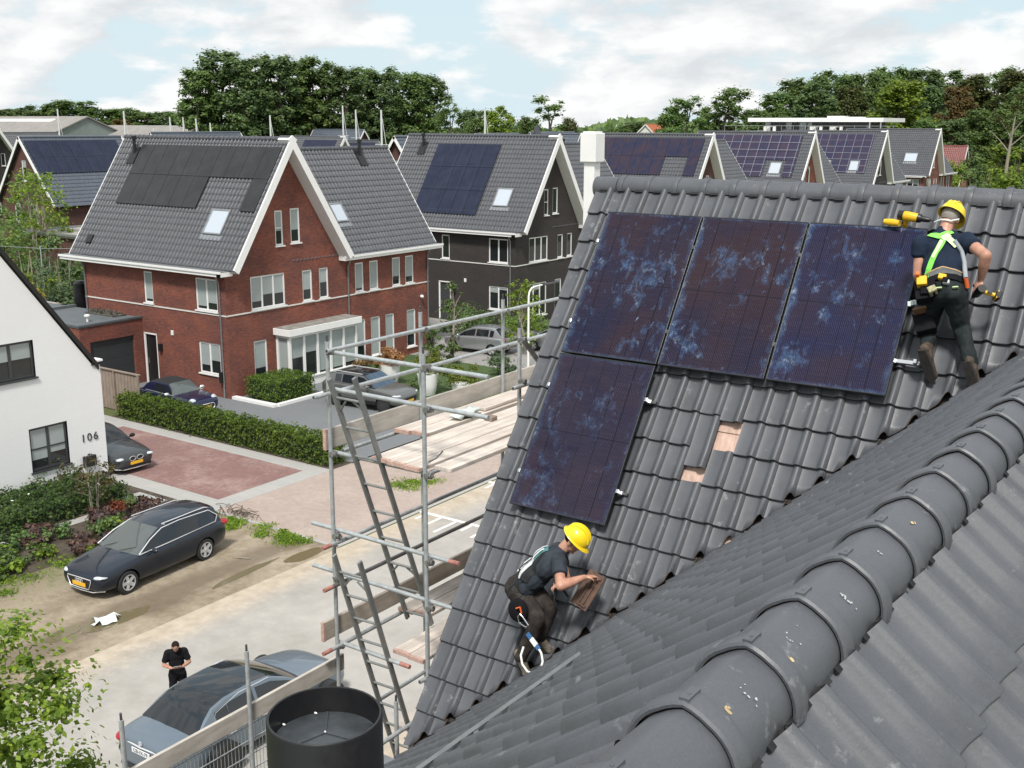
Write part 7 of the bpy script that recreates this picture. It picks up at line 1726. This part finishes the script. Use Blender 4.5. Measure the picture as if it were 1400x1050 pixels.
# ---------- hedges, beds, shrubs, planters ----------------------------------
def leaf_obj(name, parent, pts, nrm, size, mat, seed, aspect=.6, jit=.7):
    off = np.array(world_loc(parent)) if parent else np.zeros(3)
    me = leaf_mesh(name, pts-off, nrm, size, mat, seed, aspect, jit); o = bpy.data.objects.new(name, me); COL.objects.link(o)
    if parent: o.parent = parent
    return o
def hedge(name, label, lo, hi, n, size, mat, seed, cat='hedge', rough=.10):
    root = thing(name, label, cat, ((lo[0]+hi[0])/2, (lo[1]+hi[1])/2, 0))
    g = np.random.default_rng(seed); lo, hi = np.array(lo), np.array(hi); d = hi-lo
    area = np.array([d[1]*d[2], d[1]*d[2], d[0]*d[2], d[0]*d[2], d[0]*d[1]*1.4]); f = g.choice(5, n, p=area/area.sum()); p = lo+g.uniform(0, 1, (n, 3))*d; nn = np.zeros((n, 3))
    for k, (ax, v, s) in enumerate(((0, lo[0], -1), (0, hi[0], 1), (1, lo[1], -1), (1, hi[1], 1), (2, hi[2], 1))):
        m = f == k; wv = rough*(np.sin(p[m].sum(1)*5.1)*.5+np.sin(p[m][:, (ax+1) % 3]*9.3+p[m][:, (ax+2) % 3]*4.7)*.5)
        p[m, ax] = v+s*(wv+g.normal(0, rough*.55, m.sum())-rough*.4); nn[m, ax] = s
    nn[:, 2] += .45
    leaf_obj('leaves', root, p, nn, size, mat, seed)
    b = MB(); b.box(tuple(lo+np.array([.12, .12, 0])), tuple(hi-np.array([.12, .12, .14]))); b.build('dark_core', [M_CORE], root)  # added solid dark green core box behind the leaves
    return root
hedge('box_hedge', 'long green hedge between the brick driveway and the grey driveway', (-41.0, 28.6, 0), (-28.25, 29.5, 1.0), 15000, .12, M_LEAFHEDGE, 1, rough=.13)
hedge('box_hedge', 'short clipped dark hedge in front of the white bay window', (-38.9, 34.1, .1), (-36.85, 36.6, 1.05), 4200, .10, M_LEAFHEDGE, 2, rough=.05)
b = MB(); b.box((-39.38, 33.68, 0), (-36.6, 33.95, .13)); b.box((-36.72, 33.952, 0), (-36.5, 38.55, .13)); tag(b.build('planter_edge', [M_WHITE]), 'low white planter edging along the foot of the short clipped hedge', 'edging')
root = hedge('shrub_bed', 'dense dark green shrub bed along the foot of the white house', (-33.85, 8, 0), (-31.15, 21.9, .62), 20000, .12, leaf_mat('foliage_ground_cover', (.065, .125, .032)), 3, 'shrub bed', .16)
g = np.random.default_rng(31); n = 26; p = np.stack([g.uniform(-33.6, -31.4, n), g.uniform(10, 21.5, n), g.uniform(.66, .78, n)], 1); leaf_obj('blossom', root, p, np.tile([[0, 0, 1.]], (n, 1)), .11, M_WHITE, 6)
# mixed low plants in the bed before the path: clumps one can tell apart
CL = []
kinds = [(M_LEAFBR, 'yellow green leafy plant in the bed between the path and the estate car', .42), (M_LEAF, 'green weed clump in the bed between the path and the estate car', .40), (leaf_mat('foliage_mauve', (.13, .085, .085)), 'purplish low plant in the bed between the path and the estate car', .26), (M_LEAFBLUE, 'greyish green broad plant in the bed between the path and the estate car', .38)]
proto = {}
for k in range(130):
    y = 8.5+k*.105+rt.uniform(-.15, .15); x = -29.3+rt.uniform(-1.25, 1.45)-(.25 if y > 18 else 0); ki = 2 if (y > 17.5 and rt.random() < .5) else (0, 1, 1, 3, 0, 1)[k % 6]
    m_, lab, h = kinds[ki]; s = rt.uniform(.65, 1.35)
    if ki not in proto:
        g = np.random.default_rng(40+ki); c = np.stack([g.uniform(-.25, .25, 9), g.uniform(-.25, .25, 9), g.uniform(.06, h, 9)], 1); p, nn = clumps(g, 240, c, g.uniform(.09, .17, 9)); p[:, 2] = np.maximum(.01, p[:, 2])
        proto[ki] = leaf_mesh('leaves', p, nn, .12, m_, 40+ki)
    root = thing('bed_plant', lab, 'plant', (x, y, .005), rt.uniform(0, 6), 'plants in the roadside bed'); root.scale = (s, s, s*rt.uniform(.8, 1.2))
    o = bpy.data.objects.new('leaves', proto[ki]); COL.objects.link(o); o.parent = root
for (x, y, s, lab) in ((-30.15, 20.75, .9, 'small red leaved shrub at the foot of the thin young tree'),):
    root = thing('red_shrub', lab, 'shrub', (x, y, .005)); g = np.random.default_rng(50); p, nn = clumps(g, 420, np.array([[0, 0, .3], [.15, .1, .45], [-.15, .05, .4], [0, -.15, .25]]), np.array([.24, .2, .2, .2])); leaf_obj('leaves', root, p+np.array([x, y, 0]), nn, .10, M_LEAFRED, 50)
# low weeds and grass: too many to count
def scatter(name, n, fx, size, mat, seed, z=(.0, .10), label=None):
    g = np.random.default_rng(seed); P_ = fx(g, n); P_ = np.concatenate([P_, g.uniform(z[0], z[1], (len(P_), 1))], 1); nn = np.stack([g.normal(0, 1, len(P_)), g.normal(0, 1, len(P_)), g.uniform(.1, .6, len(P_))], 1)
    o = leaf_obj(name, None, P_, nn, size, mat, seed, .35); tag(o, label, 'grass', None, 'stuff')
def clumpy(x0, x1, y0, y1, nc, sig, wx=None):
    def f(g, n):
        c = np.stack([g.uniform(x0, x1, nc), g.uniform(y0, y1, nc)], 1); k = g.integers(0, nc, n); s = g.uniform(.3, 1, nc)[k][:, None]*sig; return c[k]+g.normal(0, 1, (n, 2))*s
    return f
scatter('verge_grass', 9000, clumpy(-28.4, -26.2, 5, 22.6, 60, .32), .12, M_LEAFBR, 61, (.0, .09), 'patchy grass and weeds along the edge of the sandy verge')
scatter('verge_grass', 2600, clumpy(-27.8, -23.2, 22.2, 22.9, 14, .22), .12, M_LEAFBR, 62, (0, .12), 'grass along the kerb behind the estate car')
scatter('yard_weeds', 5200, clumpy(-9.6, -6.4, 8.5, 13.5, 46, .35), .14, M_LEAFBR, 63, (0, .45), 'tall yellow flowering weeds behind the ladders')
scatter('yard_weeds', 1500, clumpy(-24.9, -24.0, 28.4, 29.6, 8, .25), .10, M_LEAFBR, 64, (0, .08), 'moss and grass growing between the pale pavers')
# thin young tree before the white house
def small_tree(name, label, x, y, h, w_, n, leaf, mat, seed, kind='broad', bark=None, stems=1, lo=0., cat='tree', tk=1.):
    ms = tree_meshes(kind, mat, seed, h, w_, n, leaf, bark or M_BARK, stems, tk); return tree(name, label, x, y, ms, 1, 1, 0, None, cat)
M_OLB = leaf_mat('foliage_olive_brown', (.11, .10, .05)); KM['ob'] = M_OLB
small_tree('young_tree', 'thin multi stemmed young tree with sparse brownish leaves before the white wall', -30.75, 20.35, 2.25, 2.1, 700, .12, M_OLB, 71, 'sparse', M_PALEBARK, 4, tk=.45)
# leafy tree at the lower left corner, close to the camera
small_tree('street_tree', 'bright green leafy tree in the lower left corner beside the road', -12.1, 5.95, 7.0, 3.6, 42000, .09, M_LEAFBR, 72, 'broad', M_BARK, 1)
# dry twigs behind the estate car
root = thing('twig_pile', 'pile of dry brown twigs on the pavers behind the estate car', 'twigs', (-27.3, 23.1, .01)); b = MB(); r3 = random.Random(4)
for _ in range(38):
    x, y = -27.4+r3.gauss(0, .5), 23.15+r3.gauss(0, .16); a = r3.uniform(-.6, .6); L_ = r3.uniform(.2, .7); b.path([(x, y, .03), (x+math.cos(a)*L_*.5, y+math.sin(a)*L_*.5, .05+r3.random()*.18), (x+math.cos(a)*L_, y+math.sin(a)*L_, .04+r3.random()*.1)], .010, 4)
b.build('twigs', [M_BARK], root)
# litter
b = MB(); r3 = random.Random(8)
g8 = [(i, j) for i in range(7) for j in range(5)]; zz = {(i, j): .03+.22*abs(math.sin(i*1.7+j*2.3))*(.4+.6*r3.random())*(1 if 0 < i < 6 and 0 < j < 4 else .15) for i, j in g8}
for i in range(6):
    for j in range(4): b.face([(-24.0+c_*.13+a*.03+zz[a, c_]*.3, 15.3+a*.13, zz[a, c_]) for a, c_ in ((i, j), (i+1, j), (i+1, j+1), (i, j+1))]) if (i, j) not in ((0, 0), (0, 1), (5, 3), (5, 2), (4, 3), (0, 3), (2, 0), (5, 0)) else None
    
for k in range(len(b.v)): pass
tag(b.build('plastic_sheet', [M_PLAST]), 'crumpled white plastic sheet lying in the muddy puddle', 'litter')
for (x, y, l_, lab) in ((-25.2, 14.0, .55, 'thin pale stick lying in the mud left of the puddle'), (-24.3, 20.5, .5, 'thin pale stick lying in the mud below the rear wheel of the estate car')):
    b = MB(); b.path([(x, y, .02), (x+l_*.5, y+.1, .035), (x+l_, y+.22, .025)], .018, 5); tag(b.build('stick', [M_PALEBARK]), lab, 'stick')
g = np.random.default_rng(66); n = 90; p = np.stack([g.uniform(-27, -22.5, n), g.uniform(7, 24, n), np.full(n, .02)], 1); o = leaf_obj('pebbles', None, p, np.tile([[0, 0, 1.]], (n, 1)), .06, mk('pale_pebble', (.42, .38, .33), .9), 66); tag(o, 'scattered pale pebbles and crumbs on the sandy verge', 'pebbles', None, 'stuff')
# planters in the garden of the red house
def planter(label, x, y, h, r0, r1, mat, seed, fr, fh):
    root = thing('planter', label, 'planter', (x, y, 0)); b = MB(); b.lathe([(r1*.95, 0), (r1, .02), (r1+(r0-r1)*.6, h*.5), (r0, h), (r0*.93, h), (r0*.9, h-.08)], Matrix.Translation((x, y, 0)), 24); b.build('pot', [M_WHITE], root, 40)
    g = np.random.default_rng(seed); c = []; 
    for _ in range(20): a = g.uniform(0, 6.28); q = fr*math.sqrt(g.uniform(0, 1))*.75; c.append((x+q*math.cos(a), y+q*math.sin(a), h+g.uniform(.1, fh)*(1-.4*q/fr)))
    p, nn = clumps(g, 2600, np.array(c), g.uniform(.16, .3, 20)); leaf_obj('foliage', root, p, nn, .12, mat, seed)
planter('white pot with a dry tan hydrangea beside the crossover car', -35.4, 40.3, 1.0, .52, .36, M_LEAFTAN, 81, 1.0, .85)
planter('white pot with a green bush in front of the red house windows', -32.5, 39.7, 1.05, .52, .34, leaf_mat('foliage_lime', (.16, .20, .035)), 82, .95, 1.0)
planter('white pot with a spreading green bush, nearest the scaffold deck', -31.2, 40.6, .55, .5, .36, leaf_mat('foliage_limegreen', (.15, .21, .04)), 83, 1.0, 1.0)
def bush(label, x, y, h, w_, mat, seed, n=1600, leaf=.13, name='bush'):
    ms = tree_meshes('shrub', mat, seed, h, w_, n, leaf, M_BARK, 3); return tree(name, label, x, y, ms, 1, 1, 0, None, 'bush')
bush('dark green bush at the foot of the red wall right of the bay window', -37.6, 42.0, .95, 1.0, M_LEAFHEDGE, 91)
bush('dry grassy plant by the downpipe right of the bay window', -38.2, 41.2, 1.0, .8, leaf_mat('foliage_straw', (.24, .17, .09)), 92)
bush('low dark ground bush between the white pots', -33.8, 41.0, .5, 1.6, M_LEAFDK, 93); bush('reddish dark bush behind the second white pot', -32.0, 41.8, .8, 1.5, leaf_mat('foliage_maroon', (.07, .05, .03)), 94)
bush('big dark green bush before the silver hatchback', -32.3, 45.3, 1.35, 1.9, M_LEAFBLUE, 95, 2200); bush('feathery green bush beside the red house corner', -37.8, 46.6, 2.0, 1.4, M_LEAF, 96, 2000)
bush('narrow green bush standing against the silver hatchback', -35.9, 46.0, 1.9, .9, M_LEAF, 97, 1400)
bush('broad dark hedge bush in front of the dark brick house door', -41.6, 54.6, 1.8, 4.0, M_LEAFDK, 98, 3800, .16); bush('dark hedge bush in front of the dark brick house corner', -38.0, 56.0, 1.5, 3.4, M_LEAF, 99, 3000, .16)
bush('green hedge bush right of the white street lamp', -33.6, 55.5, 1.9, 3.4, M_LEAF, 100, 3000, .16)
small_tree('young_tree', 'bright green layered young tree in front of the dark brick house', -34.3, 50.2, 4.3, 2.3, 1900, .16, M_LEAFBR, 101, 'broad', M_PALEBARK)
small_tree('young_tree', 'tall narrow young tree before the door of the dark brick house', -37.6, 48.2, 4.2, 1.4, 1100, .15, M_LEAF, 102, 'sparse', M_PALEBARK)
small_tree('young_tree', 'yellow green young tree behind the white street lamp', -32.6, 54.6, 3.9, 3.0, 1700, .16, leaf_mat('foliage_yellow_green', (.17, .19, .05)), 103, 'broad', M_PALEBARK)
# street lamp
root = thing('street_lamp', 'white street lamp with a curved neck in front of the dark brick house', 'street lamp', (-31.8, 47.15, 0)); b = MB()
b.path([(-31.8, 47.15, 0), (-31.8, 47.15, 3.85), (-31.8, 47.22, 4.1), (-31.8, 47.42, 4.27), (-31.8, 47.75, 4.32), (-31.8, 48.4, 4.33)], [.07, .05, .045, .045, .04, .04], 10); b.build('pole', [M_WHITE], root, 60)
b = MB(); b.box((-31.92, 48.4, 4.29), (-31.68, 50.0, 4.36)); b.build('lamp_head', [M_DGREY], root, None, .02)
# bicycle rack style sign post by the drive
root = thing('barrier', 'thin dark metal bar frame standing beside the street lamp', 'barrier', (-31.2, 49.5, 0)); b = MB(); b.path([(-31.2, 48.8, 0), (-31.2, 48.8, 1.1), (-31.2, 50.0, 1.1), (-31.2, 50.0, 0)], .03, 6); b.build('frame', [M_DGREY], root)
# wooden fence panels by the brick driveway
root = thing('wooden_fence', 'weathered vertical board fence behind the convertible and the white house', 'fence', (-45, 29.3, 0))
b = MB()
for i in range(70):
    x = -48+i*.112; b.box((x, 29.22+.012*(i % 2), .05), (x+.105, 29.25+.012*(i % 2), 1.82+.01*((i*7) % 3)))
b.build('boards', [M_WOODFENCE], root)
for x in (-46, -43.9, -41.9, -40.2): 
    b = MB(); b.box((x, 29.15, 0), (x+.09, 29.22, 1.86)); b.build('post', [M_WOODFENCE], root)
b = MB(); b.box((-48, 29.16, 1.84), (-40.1, 29.30, 1.88)); b.build('cap_rail', [M_WOODFENCE], root)
# gardens on the left behind the white house
for (x, y, h, w_, m, lab, k) in ((-58.5, 37.2, 5.2, 4.6, M_LEAFBLUE, 'large blue green bush behind the garage', 111), (-55.6, 39.0, 4.9, 4.2, M_LEAFBLUE, 'second blue green bush against the left gable of the red house', 112), (-55.8, 34.4, 4.6, 2.4, leaf_mat('foliage_golden', (.26, .24, .03)), 'golden yellow bush left of the garage', 113), (-63, 38.5, 5.6, 3.4, M_LEAFBR, 'yellow green shrub beyond the white house roof', 114), (-68, 43, 6.2, 4, M_LEAFDK, 'dark shrub behind the wire fence', 115),
                                 (-78, 49, 9.2, 5, M_LEAFBR, 'light green garden tree with thin trunks at the left edge', 116), (-84, 52, 8.8, 5, M_LEAF, 'mid green garden tree in front of the purple brown house', 117), (-70, 50.5, 7.0, 4, M_LEAFBR, 'bright shrub beside the flat roofed shed', 118), (-66.5, 46, 6.0, 4.5, M_LEAF, 'green shrub in front of the flat roofed shed', 119), (-74, 43, 7.2, 5, M_LEAF, 'broad green garden tree above the white house roof', 120), (-64.5, 42.2, 5.0, 4.5, M_LEAFDK, 'dark green bush left of the red house eaves', 121)):
    ms = tree_meshes('broad' if h > 6.5 else 'shrub', m, k, h, w_, 3600, .24, M_PALEBARK, 3); tree('garden_tree' if h > 6.5 else 'garden_bush', lab, x, y, ms, 1, 1, 0, 'garden greenery on the left', 'tree' if h > 6.5 else 'bush')
root = thing('brick_shed', 'low brown brick shed with a pale flat roof in the gardens on the left', 'shed', (-80, 53, 0)); b = MB(); wall_panel(b, (-80, 49, 0), (1,0,0), (0,-1,0), [(0, 0), (7, 0), (7, 4.2), (0, 4.2)], []); wall_panel(b, (-73, 49, 0), (0,1,0), (1,0,0), [(0, 0), (7, 0), (7, 4.2), (0, 4.2)], []); b.build('wall', [M_BROWN], root)
b = MB(); b.box((-80.2, 48.8, 4.2), (-72.8, 56.2, 4.35)); b.build('roof', [M_GRAVEL], root); b = MB(); b.box((-80.3, 48.7, 4.351), (-72.7, 48.95, 4.5)); b.box((-72.95, 48.951, 4.351), (-72.7, 56.2, 4.5)); b.box((-80.3, 48.951, 4.351), (-80.05, 56.2, 4.5)); b.build('roof_edge', [M_ZINC], root)
b = MB(); b.box((-70.3, 38.2, 0), (-68.9, 40, 5.6)); tag(b.build('brick_pier', [M_RED]), 'red brick wall end at the left edge above the white house', 'wall'); b = MB(); b.box((-69.6, 38.1, 5.602), (-66.7, 44.1, 5.8)); 
root = thing('garden_wire', 'thin wire with posts above the garden bushes on the left', 'wire', (-60, 36, 0)); b = MB(); b.path([(-66, 36, 5.4), (-60, 37.6, 5.35), (-53, 39.6, 5.6)], .012, 5); b.build('wire', [M_GALV], root)
b = MB()
for (x, y) in ((-66, 36), (-60, 37.6)): b.tube((x, y, 0), (x, y, 5.5), .04, n=6)
b.build('post', [M_GALV], root)
b = MB(); b.lathe([(.3, 2.9), (.36, 3.0), (.33, 3.4), (.36, 3.5), (.34, 4.3), (.2, 4.45)], Matrix.Translation((-51.9, 34.6, 0)), 18); tag(b.build('water_butt', [M_BLACK], None, 40), 'black round barrel standing by the edge of the garage roof', 'barrel')
# ---------- one object per separate piece where a part is repeated ----------
SPLIT = {'clamp', 'rivet', 'bargeboard', 'gutter', 'gutter_lining', 'downpipe', 'side_windows', 'wiper', 'roof_hook', 'terrace_table', 'column', 'post', 'belt_trim', 'blind', 'garage_roof', 'bracket', 'tile_ribs', 'loose_strap', 'brace', 'ridge', 'stay', 'ridge_seal', 'valley_flashing', 'motor_bumper', 'shock_absorber', 'droppings'}
for o in [x for x in bpy.data.objects if x.type == 'MESH' and x.name.split('.')[0] in SPLIT and x.parent is not None]:
    if o.name.split('.')[0] == 'ridge': continue
    split_loose(o)
for o in bpy.data.objects:
    if o.name.startswith('side_windows'): o.name = 'side_window'
    if o.name.startswith('droppings'): o.name = 'dropping'
o = bpy.data.objects['panel_clamp']; grp = 'clamps between the upper panels'; o['group'] = grp
split_loose(o)
